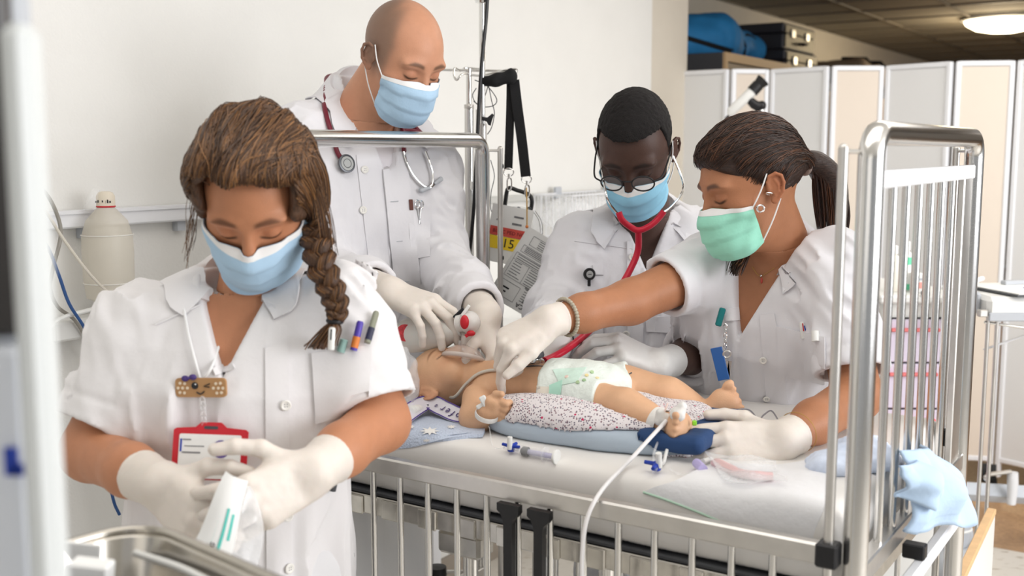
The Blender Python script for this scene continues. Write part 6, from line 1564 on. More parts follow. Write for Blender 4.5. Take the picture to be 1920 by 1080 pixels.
def on_ribbon(t, v):
    i = t * (len(c) - 1); k_ = int(min(i, len(c) - 2)); f = i - k_; return lerp(c[k_], c[k_ + 1], f) + lerp(sd[k_], sd[k_ + 1], f) * v + ZV * (.012 * max(0, -v / .014) - .005 * max(0, v / .014) + .0022)
purple = mat('lanyard_purple', lin(66, 48, 112), .7)
def letters(word, t_end, step, size):
    for i, chx in enumerate(word):
        t = t_end - i * step
        a, b_ = on_ribbon(max(0, min(1, t - .01)), 0), on_ribbon(max(0, min(1, t + .01)), 0); d = nrm(b_ - a); u0 = on_ribbon(max(0, min(1, t)), -.006) - on_ribbon(max(0, min(1, t)), .006); u0 = nrm(u0 - d * np.dot(u0, d))
        text('lettering', chx, on_ribbon(max(0, min(1, t)), 0) + np.cross(d, u0) * .0008, np.array([-d, -np.cross(d, u0), -u0]), size, purple, ly, .0002)
letters('Venofer', .97, .062, .022); letters('®', .52, .06, .010); letters('V', .07, .06, .024)
cn = on_mattress(778, 790, .02); d_ = nrm(on_mattress(800, 782, .02) - on_mattress(756, 798, .02))
co_ = empty('cable_connector', cn, 'white ribbed cable connector lying on the lanyard', 'connector')
MB().lathe([(.008, 0), (.0115, .002), (.0115, .013), (.0095, .014), (.0105, .016), (.0105, .024), (.009, .026), (.0095, .028), (.008, .034)], cn - d_ * .018, d_, 18).build('body', M['white_plastic'], co_)
for q in (.004, .007, .010): MB().torus(cn - d_ * .018 + d_ * q, .0116, .0008, d_, 18, 6).build('rib', M['white_plastic'], co_)
tbh = lambda x, y, o=.004: pix(tb_, x, y, o)[0]
MB().tube(bez([cn + d_ * .016, on_mattress(822, 766, .03), tbh(850, 745, .012), tbh(872, 722, .010), tbh(893, 703, .008), tbh(915, 695, .006), tbh(940, 694, .005)], 44), .0030, 8).build('cable', M['cable_white'], label='cream sensor cable running from the connector over the shoulder', cat='cable')
MB().tube(bez([tbh(938, 693, .004), tbh(965, 690, .004), tbh(1000, 686, .004), tbh(1040, 688, .006), P(1075, 683, 1.93), P(1098, 680, 1.93), P(1130, 700, 1.925), P(1150, 708, 1.925), P(1170, 706, 1.93), P(1184, 699, 1.95)], 60), .0013, 6).build('cable', M['dark_grey'], label='thin dark monitor lead lying along the belly of the manikin', cat='cable')
# syringe with blue stopcock
def stopcock(c, d, parent_label, s=1.0):
    c = np.array(c); d = nrm(d); o = empty('stopcock', c, parent_label, 'stopcock'); up = nrm(np.array([0, 0, 1]) - d * d[2]); sd = np.cross(d, up)
    MB().cyl(c - d * .013 * s, c + d * .013 * s, .0032 * s, n=12).build('body', M['clear'], o); MB().lathe([(.0055 * s, -.004 * s), (.006 * s, 0), (.0055 * s, .006 * s)], c, up, 14).build('tap', M['blue'], o)
    for v_ in (d, -d, -sd): MB().tube([c + up * .004 * s, c + up * .005 * s + v_ * .016 * s], [.0030 * s, .0026 * s], 8).build('tap_arm', M['blue'], o)
    MB().cyl(c + sd * .004, c + sd * .004 + up * .020 * s, .0042 * s, n=12).build('port_cap', M['white_plastic'], o); return o
sa, sb = on_mattress(962, 853, .010), on_mattress(1042, 868, .010); sd_ = nrm(sb - sa)
stopcock(sa - sd_ * .004, sd_, 'blue three-way stopcock fixed to the clear syringe', 1.05)
sy = empty('syringe', (sa + sb) / 2 - [0, 0, .01], 'clear syringe with a dark plunger tip lying before the cushion', 'syringe')
MB().lathe([(.003, .006), (.003, .012), (.0085, .016), (.0085, .060), (.013, .061), (.013, .063), (.008, .063)], sa, sd_, 20).build('barrel', M['clear'], sy)
MB().lathe([(.004, .016), (.0078, .020), (.0078, .029), (.006, .030)], sa, sd_, 18).build('plunger_tip', M['dark_grey'], sy)
MB().cyl(sa + sd_ * .03, sa + sd_ * .080, .0045, n=10).build('plunger_rod', mat('lilac_clear', lin(206, 204, 232), .3, alpha=.7), sy); MB().lathe([(.0115, .080), (.0125, .081), (.0125, .084), (.0115, .085)], sa, sd_, 18).build('thumb_rest', M['white_plastic'], sy)
MB().tube(bez([sa - sd_ * .016, on_mattress(925, 842, .004), on_mattress(918, 825, .02), P(916, 800, 1.86)], 20), .0008, 6).build('infusion_line', M['clear'], label='fine clear infusion line rising from the blue stopcock', cat='tube')
# lines from the taped foot
FT = P(1243, 792, 1.742)
MB().tube(bez([FT + [.004, -.012, .006], P(1222, 818, 1.71), P(1180, 864, 1.67), P(1140, 905, 1.632), P(1116, 938, 1.602), P(1101, 972, 1.592), P(1094, 1010, 1.588), P(1091, 1060, 1.586), P(1092, 1110, 1.586)], 60), .0034, 10).build('infusion_line', mat('white_tube', lin(238, 236, 236), .35), label='thick white line from the taped foot hanging over the cot side', cat='tube')
s2 = on_mattress(1231, 887, .010); stopcock(s2, on_mattress(1245, 866, .02) - on_mattress(1216, 900, .01), 'blue stopcock lying below the taped foot', 1.2)
MB().tube(bez([P(1240, 812, 1.735), P(1226, 850, 1.70), P(1228, 868, 1.69), s2 + [0, .004, .008]], 20), .0022, 8).build('infusion_line', M['clear'], label='clear line running from the foot to the blue stopcock', cat='tube')
MB().tube(bez([P(1256, 826, 1.728), P(1250, 846, 1.71), P(1244, 868, 1.69), s2 + [.006, .004, .006]], 20), .0028, 8).build('infusion_line', M['white_plastic'], label='short white line beside the clear one under the foot', cat='tube')
# tape and gauze are parts of the dressed manikin
def band(c, ax, r, w, m, nm, sc=(1, 1)):
    ax = nrm(ax); u = np.array([0, 0, 1.]) if abs(ax[2]) < .9 else np.array([1., 0, 0]); a = nrm(np.cross(ax, u)); b_ = np.cross(ax, a); t = np.linspace(0, 2 * PI, 33)
    ring = lambda o, k: c + ax * o + r * k * (np.outer(np.cos(t), a) * sc[0] + np.outer(np.sin(t), b_) * sc[1])
    MB().grid(np.stack([ring(-w / 2, .97), ring(0, 1.02), ring(w / 2, .97)], 0), .001).build(nm, m, BABY, sharp=60)
M['tape'] = mat('white_tape', lin(240, 238, 234), .7, bump=.4, bscale=120, alpha=.9)
la, lb = P(1172, 764, 1.825), P(1250, 800, 1.768); band(lerp(la, lb, .80), lb - la, .0265, .016, M['tape'], 'ankle_tape'); band(lerp(la, lb, .97), (lb - la) * [1, .3, 2.], .0275, .010, M['tape'], 'ankle_tape', (1, 1.1))
gz = P(1243, 786, 1.742); v, q = surf(lambda p: smin(ell(p, gz, (.013, .012, .013)), ell(p, gz + [-.006, -.003, .012], (.008, .008, .008)), .006) - .002 * noise(p, 120., 2), gz - .035, gz + .035, .002, 1); make('tape_knot', v, q, M['tape'], BABY, sharp=0)
gt = FEET[0][1] + FEET[0][2] * .036 - FEET[0][3] * .024; v, q = surf(lambda p: smin(ell(p, gt, (.013, .016, .012)), ell(p, gt + [.008, .0, .012], (.008, .008, .008)), .008) - .0022 * noise(p, 110., 5), gt - .04, gt + .04, .002, 1); make('toe_gauze', v, q, M['tape'], BABY, sharp=0)
MB().tube([P(1246, 772, 1.74), P(1252, 756, 1.745)], .0016, 6).build('needle_cap', mat('pale_pink', lin(240, 214, 206), .5), BABY)
wb = P(913, 778, 1.874); band(wb, np.array([.2, -.3, .9]), .0215, .009, M['tape'], 'wrist_band'); MB().box(P(908, 752, 1.868), (.006, .003, .010), rot2(.5), .002).box(P(901, 761, 1.872), (.008, .003, .004), rot2(.5), .002).build('band_clip', M['white_plastic'], BABY)
MB().box(P(1302, 793, 1.74), (.0035, .0035, .004), None, .001).build('green_clip', mat('lime_clip', lin(150, 220, 60), .5), label='tiny lime green clip beside the taped foot', cat='clip')
# breathing bag in the doctor's hand, with valve and mask
bv = empty('breathing_bag', P(820, 650, 2.07), 'milky breathing bag with red valve pressed on the manikin face', 'resuscitator')
pa, pb_ = P(748, 630, 2.12), P(864, 618, 2.055); ax_ = nrm(pb_ - pa); Lb = np.linalg.norm(pb_ - pa)
MB().lathe([(.012, -.004), (.016, .0), (.030, .012), (.0355, .030), (.036, Lb * .55), (.031, Lb * .75), (.021, Lb * .9), (.014, Lb), (.013, Lb + .004)], pa, ax_, 32).build('bag', M['milky'], bv)
pr = P(759, 624, 2.074)
MB().lathe([(.0165, .0265 - .028), (.0165, .0)], pr, ray(757, 624) * -1, 24).build('red_mark', mat('red_print', lin(214, 70, 78), .5, var=.25, vscale=200), bv)
vc = P(880, 604, 2.030)
MB().sphere(vc, (.0215, .0215, .0215)).build('valve_dome', mat('valve_clear', lin(238, 234, 230), .2, alpha=.75), bv)
MB().cyl(vc - ax_ * .024, vc - ax_ * .008, .0165, n=22).build('valve_collar', M['milky'], bv)
MB().sphere(P(871, 604, 2.008), (.0085, .006, .0135)).build('red_disc', M['red'], bv); MB().sphere(P(883, 625, 2.008), (.0085, .006, .0055)).build('red_flap', M['red'], bv); MB().box(P(877, 628, 2.008), (.005, .003, .003), rot2(.5)).build('red_tab', M['red'], bv)
MB().box(P(861, 588, 2.04), (.013, .003, .0045), rot2(.75), .001).build('black_tab', M['black'], bv); MB().box(P(873, 582, 2.02), (.012, .003, .003), rot2(.95), .001).build('white_strap', M['white_plastic'], bv)
mk0, mk1 = P(876, 626, 2.030), P(873, 649, 2.040); MB().cyl(mk0, mk1, .0105, n=20).build('elbow', mat('elbow_clear', lin(226, 214, 206), .15, alpha=.6), bv)
mctr = HB + (np.array([0, .085, -.048]) * HBS) @ RB
mdir = nrm(mk1 - mctr); prof = [(.037, -.004), (.040, .0), (.039, .006), (.030, .016), (.018, .024), (.0115, np.linalg.norm(mk1 - mctr))]
MB().lathe(prof, mctr, mdir, 28).build('face_mask', mat('mask_clear', lin(226, 206, 196), .1, alpha=.42, spec=.8), bv); MB().torus(mctr + mdir * .001, .0385, .0042, mdir, 32, 10).build('mask_cushion', mat('cushion_clear', lin(232, 222, 216), .15, alpha=.6), bv)
for a in (.3, 2.2): MB().cyl(mctr + mdir * .02 + np.array([math.cos(a) * .02, -.01, 0]), mctr + mdir * .036 + np.array([math.cos(a) * .02, -.01, 0]), .003, n=10).build('mask_peg', M['clear'], bv)
# crumpled clear bag beside the head
cb_ = P(764, 728, 2.0); v, q = surf(lambda p: smax(smin(ell(p, cb_, (.022, .03, .052)), ell(p, cb_ + [-.004, 0, .05], (.012, .016, .03)), .02) + .007 * noise(p, 55., 2) + .004 * np.abs(noise(p, 120., 7)), -(p[:, 2] - 1.002), .002), cb_ - .1, cb_ + .11, .003, 0)
make('plastic_bag', v, q, M['film'], label='crumpled shiny clear bag standing beside the manikin head', cat='bag', sharp=0)
# absorbent pad and packets near the foot end
pad, PG = sheet_poly('absorbent_pad', [(1330, 880), (1560, 866), (1520, 1052), (1206, 934)], mat('pad_white', lin(238, 238, 240), .85, bump=.4, bscale=70), off=.004, amp=.0022, thick=.003, n=26, k=30, seed=4, label='white absorbent pad with a pale green edge over the mattress', cat='pad')
MB().tube(PG[-1] + [0, 0, .0005], .0019, 6).build('green_edge', mat('pad_green', lin(186, 216, 196), .8), pad)
pk = empty('tube_packet', on_mattress(1385, 900, .004), 'clear packet with a curved pink tube lying on the white pad', 'packet')
MB().tube(bez([on_mattress(1338, 878, .012), on_mattress(1362, 893, .014), on_mattress(1395, 906, .014), on_mattress(1448, 909, .013)], 24), [.004] * 2 + [.011] * 20 + [.010] * (len(bez([[0, 0, 0]] * 4, 24)) - 22), 10, flat=.6).build('pink_tube', mat('pink_silicone', lin(240, 204, 204), .4, alpha=.85), pk)
g_, _G = sheet_poly('film', [(1320, 866), (1450, 884), (1470, 926), (1360, 922)], M['film'], pk, off=.016, amp=.002, thick=.001, n=8, k=10, seed=8)
pc_ = empty('purple_cap', on_mattress(1313, 886, .004), 'small white connector with a lilac cap beside the pink tube packet', 'connector')
MB().cyl(on_mattress(1306, 880, .010), on_mattress(1318, 892, .010), .0075, n=14).build('cap', mat('lilac_cap', lin(190, 180, 226), .5), pc_); MB().cyl(on_mattress(1318, 878, .010), on_mattress(1334, 874, .010), .0055, n=12).build('hub', M['white_plastic'], pc_)
MB().tube(bez([on_mattress(1255, 885, .004), on_mattress(1280, 895, .004), on_mattress(1308, 888, .006)], 14), .0012, 6).build('line', M['clear'], pc_)
MB().tube(bez([P(1352, 806, 1.86), P(1378, 772, 1.88), P(1404, 768, 1.89), P(1422, 786, 1.88), P(1432, 778, 1.89), P(1446, 770, 1.90), P(1458, 786, 1.89), P(1464, 800, 1.87)], 40), .0014, 6).build('cable', mat('lead_grey', lin(150, 148, 154), .5), label='thin grey lead looping behind the gloved hand at the far foot', cat='cable')
MB().tube(bez([P(1290, 742, 2.1), P(1300, 736, 2.1), P(1306, 752, 2.1)], 12), .0012, 6).build('cable', M['dark_grey'], label='tiny dark loop of lead beyond the far leg', cat='cable')
# pale blue cloths at the foot end
M['cloth_blue'] = mat('pale_blue_cloth', lin(190, 214, 240), .85, bump=.3, bscale=60)
def heap(name, pts, rad, squash, amp, dirn, m, label, seed, zmin=None, h=.005, **kw):
    def f(p):
        d = chain(p, pts, rad, .03) ; d = d - folds(p, dirn, amp, 20., seed, .25) - .004 * noise(p, 24., seed + 2)
        if squash is not None: d = smax(d, np.abs((p - np.asarray(pts[0], F32)) @ nrm(squash[0]).astype(F32) - squash[2]) - squash[1] + .010 * noise(p, 16., seed + 6), .02)
        if zmin is not None: d = smax(d, -(p[:, 2] - zmin), .003)
        return d
    v, q = surf(f, *bounds(pts, .13), h, 1); return make(name, v, q, m, label=label, cat='cloth', sharp=0, **kw)
def drape_cloth(TL, TR, RM, BR, BL, amp, k, label, seed, bulge=.03, nu=40, nv=30):
    rs = np.random.default_rng(seed); ph = rs.uniform(0, 6, 4); G = np.zeros((nv, nu, 3)); left = bez([TL, lerp(TL, BL, .5) + NV * bulge * .3, BL], 40); right = bez([TR, RM, BR], 40)
    for i, v in enumerate(np.linspace(0, 1, nv)):
        a, b_ = left[int(v * (len(left) - 1))], right[int(v * (len(right) - 1))]
        for j, u in enumerate(np.linspace(0, 1, nu)):
            w = bulge * math.sin(PI * min(1, u)) ** .8 * math.sin(PI * (.15 + .7 * v)) + amp * (.3 + v) * (abs(math.sin(u * k + v * 1.6 + ph[0])) - .5 + .5 * math.sin(u * k * 2.1 - v * 2 + ph[1]) * v) + .004 * math.sin(v * 11 + u * 5 + ph[2])
            G[i, j] = lerp(a, b_, u) + NV * w + [0, 0, .006 * math.sin(u * 9 + ph[3]) * v]
    return MB().grid(G, .004).build('cloth', M['cloth_blue'], label=label, cat='cloth', sharp=0)
drape_cloth(P(1690, 846, 1.585), P(1724, 836, 1.66), P(1786, 892, 1.72), P(1813, 978, 1.75), P(1690, 992, 1.56), .016, 6.5, 'pale blue cloth hanging out over the low foot bar', 3)
drape_cloth(P(1676, 872, 1.545), P(1716, 862, 1.60), P(1742, 892, 1.615), P(1734, 944, 1.605), P(1692, 940, 1.55), .012, 5.0, 'small pale blue fold bulging through the foot bars', 12, .03, 26, 20)
heap('cloth', [P(1560, 880, 1.66), P(1620, 880, 1.70), P(1670, 890, 1.76)], [.030, .036, .032], None, .030, (1, -.3, .1), mat('patterned_cloth', lin(214, 224, 242), .85, bump=.3, bscale=60, var=.10, vscale=60), 'crumpled pale blue patterned cloth at the foot end of the mattress', 21, 1.001)

# ------------------------------------------------------------------ worn and carried things
def wear(tree, pts, off): return [pix(tree, x, y, off)[0] for x, y in pts]
# burgundy stethoscope
sg = empty('stethoscope', P(690, 300, 2.4), 'burgundy stethoscope hung round the neck of the bald doctor', 'stethoscope')
MB().tube(bez(wear(tc2, [(640, 298), (632, 284), (626, 262), (616, 232), (609, 204), (608, 190)], .008) + [b2.W(.088, -.055, .150), b2.W(.060, -.105, .170), b2.W(0, -.125, .175), b2.W(-.060, -.100, .165)], 48), .0052, 10).build('tube', M['burgundy'], sg)
MB().tube(bez(wear(tc2, [(750, 222), (754, 240), (756, 262), (758, 284)], .010), 20), .0052, 10).build('tube', M['burgundy'], sg)
MB().tube(bez(wear(tc2, [(758, 216), (768, 226), (780, 240), (790, 250)], .012), 16), .0050, 10).build('tube', M['burgundy'], sg)
MB().tube(bez(wear(tc2, [(752, 248), (766, 243), (784, 247)], .012), 12), .0046, 10).build('tube_fork', M['burgundy'], sg)
MB().tube(bez(wear(tc2, [(757, 284), (764, 308), (776, 330), (792, 347), (806, 352), (818, 343)], .010), 30), .0026, 8).build('ear_tube', M['chrome'], sg)
MB().tube(bez(wear(tc2, [(798, 284), (806, 306), (811, 326), (810, 345), (800, 353)], .012), 24), .0026, 8).build('ear_tube', M['chrome'], sg)
e1_, e2_ = wear(tc2, [(826, 336), (790, 357)], .012)
for e_, o_ in ((e1_, wear(tc2, [(814, 345)], .012)[0]), (e2_, wear(tc2, [(806, 352)], .012)[0])): MB().tube([o_, lerp(o_, e_, .6), e_], [.004, .0052, .0058], 10).sphere(e_, .0062).build('ear_tip', M['grey_plastic'], sg)
p_, n_ = pix(tc2, 649, 307, .012); n_ = nrm(n_ + np.array([.35, -.3, .1]))
MB().lathe([(.012, -.012), (.0125, -.004), (.019, -.002), (.0205, .002), (.0200, .0045), (.0165, .005), (.0160, .0042), (.0002, .0042)], p_, n_, 32).build('chestpiece', mat('steth_grey', lin(96, 98, 102), .35, .6), sg)
MB().lathe([(.0155, .0046), (.0155, .0052), (.0002, .0052)], p_, n_, 30).build('diaphragm', mat('steth_face', lin(176, 178, 176), .4), sg); MB().torus(p_ + n_ * .0055, .0095, .0006, n_, 24, 6).build('diaphragm_ring', M['dark_grey'], sg)
pb2, _ = pix(tc2, 636, 315, .012); MB().lathe([(.006, 0), (.011, .006), (.013, .012), (.012, .013)], p_ - n_ * .003, nrm(pb2 - p_ - n_ * .01), 24).build('bell', M['chrome'], sg)
# scissors and cards in the doctor's pocket
ps, ns = pix(tc2, 786, 386, .010); sc_ = empty('scissors', ps, 'steel scissors standing in the breast pocket of the bald doctor', 'scissors')
Rn = frame(-ns); 
for dx, dz in ((-.005, .004), (.006, .002)): MB().torus(ps + Rn[0] * dx + Rn[2] * dz, .0075, .0016, ns, 20, 8, (.8, 1.2)).build('finger_ring', M['chrome'], sc_); 
for dx in (-.004, .005): MB().tube([ps + Rn[0] * dx - Rn[2] * .005, ps + Rn[0] * dx * -.3 - Rn[2] * .04], .0018, 8).build('blade', M['chrome'], sc_)
pq, nq = pix(tc2, 771, 384, .009); Rq = frame(-nq); MB().box(pq, (.0045, .0012, .012), Rq, .0008).build('notebook', mat('brown_card', lin(96, 52, 40), .6), label='small brown card peeping from the breast pocket of the bald doctor', cat='card')
# red stethoscope
rt = empty('stethoscope', P(1190, 500, 2.3), 'bright red stethoscope from the ears of the doctor to the manikin chest', 'stethoscope')
earL, earR = b3.HW(-.082, .010, -.004), b3.HW(.080, .010, -.004)
yj = P(1197, 432, 2.30)
MB().tube(bez([earL, P(1281, 342, 2.37), P(1276, 366, 2.34), P(1258, 388, 2.32), P(1244, 398, 2.31)], 26), .0024, 8).build('ear_tube', M['chrome'], rt)
MB().tube(bez([earR, P(1134, 352, 2.30), P(1140, 376, 2.29), P(1152, 393, 2.29), P(1160, 402, 2.29)], 26), .0024, 8).build('ear_tube', M['chrome'], rt)
MB().tube(bez([P(1160, 398, 2.29), P(1166, 412, 2.29), P(1180, 424, 2.30), yj, P(1218, 424, 2.305), P(1234, 410, 2.31), P(1245, 396, 2.31)], 40), .0068, 12).build('yoke', M['red_tube'], rt)
MB().tube(bez([yj + [0, 0, .002], P(1196, 470, 2.32), P(1182, 505, 2.31), P(1162, 540, 2.28), P(1130, 590, 2.20), P(1100, 625, 2.13), P(1062, 655, 2.06), P(1036, 670, 2.03), P(1020, 677, 2.0)], 60), .0072, 12).build('tube', M['red_tube'], rt)
cp_ = P(1002, 679, 1.98); hh, _ = hit(tb_, cp_ + [0, 0, .1], (0, 0, -1)); cp_ = hh if hh is not None else cp_
MB().lathe([(.011, 0), (.012, .002), (.012, .010), (.010, .012), (.0175, .014), (.0185, .018), (.0165, .024), (.008, .026)], cp_, (0, 0, 1), 28).build('chestpiece', M['dark_grey'], rt); MB().lathe([(.0122, .001), (.0126, .003), (.0126, .009), (.0122, .011)], cp_, (0, 0, 1), 28).build('chrome_band', M['chrome'], rt)
MB().tube([cp_ + [.004, 0, .010], P(1020, 677, 2.0)], .004, 10).build('stem', M['chrome'], rt)
# round black glasses
gl = empty('glasses', b3.HW(0, .11, .0), 'round black-rimmed glasses on the doctor with the red stethoscope', 'glasses')
RH = b3.HR; gx = nrm(RH[1] + RH[2] * -.12)
for sx in (-1, 1):
    c = b3.HW(sx * .0335, .114, .010); ax = nrm(RH[1] * 1 + RH[0] * sx * .10); MB().torus(c, .0235, .0017, ax, 36, 8, (1, .86)).build('rim', M['black'], gl)
    a = nrm(np.cross(ax, ZV)); b_ = np.cross(ax, a); t = np.linspace(0, 2 * PI, 32, endpoint=False); ring = c + .0228 * (np.outer(np.cos(t), a) + .86 * np.outer(np.sin(t), b_))
    MB().add(np.vstack([[c + ax * .001], ring]), [(0, 1 + (i + 1) % 32, 1 + i) for i in range(32)]).build('lens', mat('lens_glass', (.9, .92, .95), .05, alpha=.16, spec=1.), gl)
    MB().tube(bez([b3.HW(sx * .057, .113, .016), b3.HW(sx * .072, .099, .018), b3.HW(sx * .079, .05, .020), b3.HW(sx * .081, .004, .022)], 20), .0019, 8).build('temple', M['black'], gl)
MB().tube(bez([b3.HW(-.0105, .115, .016), b3.HW(0, .119, .020), b3.HW(.0105, .115, .016)], 12), .0018, 8).build('bridge', M['black'], gl)
# badge reel
pr_, nr_ = pix(tc3, 1105, 514, .010); br = empty('badge_reel', pr_, 'black round badge reel clipped to the pocket of the doctor', 'badge reel')
MB().lathe([(.010, -.004), (.0135, -.002), (.0140, .001), (.012, .004), (.0002, .0045)], pr_, nr_, 26).build('case', M['black'], br); MB().lathe([(.0080, .0040), (.0078, .0052), (.0002, .0054)], pr_, nr_, 22).build('logo_disc', mat('reel_grey', lin(170, 172, 172), .4), br)
MB().box(pr_ + nr_ * .0058, (.004, .0003, .0007), frame(-nr_)).build('logo_print', M['ink'], br)
p2_ = pix(tc3, 1104, 536, .008)[0]; p3_ = pix(tc3, 1103, 552, .008)[0]; MB().box((pr_ + p2_) / 2 - [0, 0, .006], (.0035, .0025, .008), None, .001).build('clip', M['black'], br); MB().box((p2_ + p3_) / 2, (.005, .0008, .014), None, .0006).build('strap', M['clear'], br); MB().lathe([(.0045, 0), (.0045, .002), (.002, .003)], p3_, nr_, 14).build('snap', M['chrome'], br)
patch(tc3, [(1112, 497), (1131, 497), (1131, 515), (1112, 515)], 'badge_tab', M['coat'], C3, .004, 4, 4)
MB().tube([pix(tc3, 1111, 516, .006)[0], pix(tc3, 1131, 516, .006)[0]], .0007, 6).build('tab_stitch', M['ink_soft'], C3)
# ponytail nurse: badge with keys, pens, jewellery
patch(tc4, [(1356, 580), (1386, 576), (1388, 600), (1360, 602)], 'badge_tab', M['coat'], C4, .005, 4, 5)
pb4 = pix(tc4, 1356, 590, .010)[0]; kb4 = empty('badge_holder', pb4, 'blue badge and keys hanging from a teal clip on the tunic', 'badge')
MB().box(pb4 + [-.006, -.004, -.004], (.006, .004, .018), rot2(-.25), .002).build('clip', mat('teal_clip', lin(20, 120, 122), .45), kb4)
for i in range(5): MB().torus(pb4 + [.004, -.006, -.022 - .010 * i], .0042, .0011, (1 if i % 2 else .2, .6, 0), 14, 6, (.7, 1.2)).build('chain_link', M['chrome'], kb4)
cc4 = P(1350, 682, pb4[1] - .02); MB().box(cc4, (.012, .0012, .032), rot2(.28) @ frame((.5, .8, 0)), .001).build('blue_card', mat('badge_blue', lin(52, 106, 180), .4), kb4)
for i, (dx, a) in enumerate(((.012, .1), (.018, -.12))): MB().torus(P(1360, 664, pb4[1] - .024) + [dx * .2, 0, 0], .007, .0014, (0, 1, .2), 16, 6).box(P(1361 + dx * 300, 694, pb4[1] - .024), (.0032, .001, .018), rot2(a)).build('key', M['steel_soft'], kb4)
def pen(base, top, r, m, label, tipm=None, capm=None, group=None):
    o = empty('pen', base, label, 'pen'); base, top = np.array(base), np.array(top); d = nrm(top - base); L_ = np.linalg.norm(top - base)
    MB().lathe([(r, -.004), (r, L_ * .93), (r * .7, L_)], base, d, 14).build('barrel', m, o)
    if tipm: MB().lathe([(r * 1.08, L_ * .0), (r * 1.08, L_ * .42)], base, d, 14).build('grip', tipm, o)
    if capm: MB().tube([base + d * L_ * .95 - [0, r * 1.4, 0], base + d * L_ * .4 - [0, r * 1.6, 0]], .0011, 6).build('pocket_clip', capm, o)
    return o
b_0, t_0 = pix(tc4, 1506, 630, .008)[0], pix(tc4, 1503, 604, .008)[0]; pen(b_0, t_0, .0048, M['white_plastic'], 'white pen with a red stripe in the pocket of the ponytail nurse', None, M['red'])
MB().tube([b_0 + [.0055, -.003, .004], t_0 + [.004, -.003, -.006]], .0012, 6).build('pen_stripe', M['blue'], bpy.data.objects['pen'])
b_0, t_0 = pix(tc4, 1529, 636, .006)[0], pix(tc4, 1528, 620, .008)[0]; o = pen(b_0, t_0, .0072, M['white_plastic'], 'thick white marker cap beside the striped pen in the pocket'); 
def loopband(c, ax, r, th, m, nm, label, beads=0, cat='bracelet', sc=(1, 1)):
    if not beads: return MB().torus(c, r, th, ax, 40, 6, sc).build(nm, m, label=label, cat=cat)
    o = empty(nm, c, label, cat); ax = nrm(ax); u = np.array([0, 0, 1.]); a = nrm(np.cross(ax, u)); b_ = np.cross(ax, a)
    for i in range(beads): t = i * 2 * PI / beads; MB().sphere(c + r * (math.cos(t) * a + math.sin(t) * b_), th, None, 8, 6).build('bead', m, o)
    return o
wa, wb_ = W4R, E4R; loopband(lerp(wa, wb_, .20), wb_ - wa, .0335, .0042, mat('grey_bead', lin(178, 170, 152), .35, .2), 'bracelet', 'grey beaded bracelet on the outstretched arm above the glove', 36)
wa, wb_ = W4L, E4L; c = lerp(wa, wb_, .17); loopband(c, wb_ - wa, .0345, .0007, M['gold'], 'bracelet', 'fine gold chain bracelet with a green stone on the resting arm'); 
MB().sphere(c + nrm(CAMP - c) * .0335 + [.002, 0, -.010], .0042, None, 10, 8).build('green_stone', mat('green_stone', lin(60, 170, 110), .2), bpy.data.objects['bracelet.001'])
er = b4.HW(-.080, -.002, -.030); MB().torus(P(1426, 391, er[1] - .012), .0062, .0020, (.2, 1, .1), 20, 8).build('earring', M['chrome'], label='small silver hoop earring under the ear of the ponytail nurse', cat='earring')
MB().torus(P(1442, 363, er[1] - .006), .0062, .0015, (.1, .3, 1), 18, 8).build('ear_cuff', M['chrome'], label='thin silver cuff on the ear rim of the ponytail nurse', cat='earring')
tbd = t4
nk_ = [P(x, y, 2.05) for x, y in ((1398, 490), (1408, 508), (1421, 519), (1434, 514), (1450, 502), (1462, 486))]
bodyN2 = [o for o in bpy.data.objects if o.get('label', '').startswith('nurse with a dark ponytail')][0]
vv = np.empty(len(bodyN2.data.vertices) * 3); bodyN2.data.vertices.foreach_get('co', vv); tN2 = bvh(vv.reshape(-1, 3) + OFF[bodyN2.name] if bodyN2.name in OFF else vv.reshape(-1, 3), [tuple(p.vertices) for p in bodyN2.data.polygons])
nl = empty('necklace', P(1425, 515, 2.05), 'fine chain necklace with a tiny red pendant in the open collar', 'necklace')
MB().tube(bez(wear(tN2, [(1410, 500), (1418, 512), (1426, 518), (1438, 512), (1452, 502)], .002), 24), .0006, 6).build('chain', M['gold'], nl); q_ = wear(tN2, [(1428, 526)], .004)[0]; MB().sphere(q_, (.0022, .002, .006), None, 10, 8).build('pendant', mat('coral', lin(190, 70, 60), .3), nl); MB().sphere(wear(tN2, [(1427, 517)], .003)[0], .0025, None, 8, 6).build('charm', M['chrome'], nl)

# front nurse: pens, plaster pin, badge, packet
b_0, t_0 = pix(tc1, 664, 652, .010)[0], pix(tc1, 676, 602, .014)[0]; pen(b_0, t_0, .0052, mat('purple_pen', lin(84, 66, 168), .4), 'orange and purple pen in the breast pocket of the front nurse', M['orange'])
b_0, t_0 = pix(tc1, 690, 638, .010)[0], pix(tc1, 706, 584, .014)[0]; o = pen(b_0, t_0, .0048, mat('olive_pen', lin(140, 142, 124), .4), 'olive and navy pen rightmost in the pocket of the front nurse', mat('navy_grip', lin(44, 46, 72), .4))
b_0, t_0 = P(621, 650, 1.515), P(623, 614, 1.515); pen(b_0, t_0, .0048, M['white_plastic'], 'white pen with a dark clip under the braid end', None, M['black'])
b_0, t_0 = pix(tc1, 640, 655, .006)[0], pix(tc1, 646, 636, .008)[0]; pen(b_0, t_0, .006, mat('mint_cap', lin(150, 186, 180), .5), 'pale mint pen cap between the braid and the orange pen')
pp, np_ = pix(tc1, 376, 727, .014); Rp = frame(-nrm(np_ * [1, 1, .3])); Rp = np.array([Rp[0] * math.cos(.04) + Rp[2] * math.sin(.04), Rp[1], Rp[2] * math.cos(.04) - Rp[0] * math.sin(.04)])
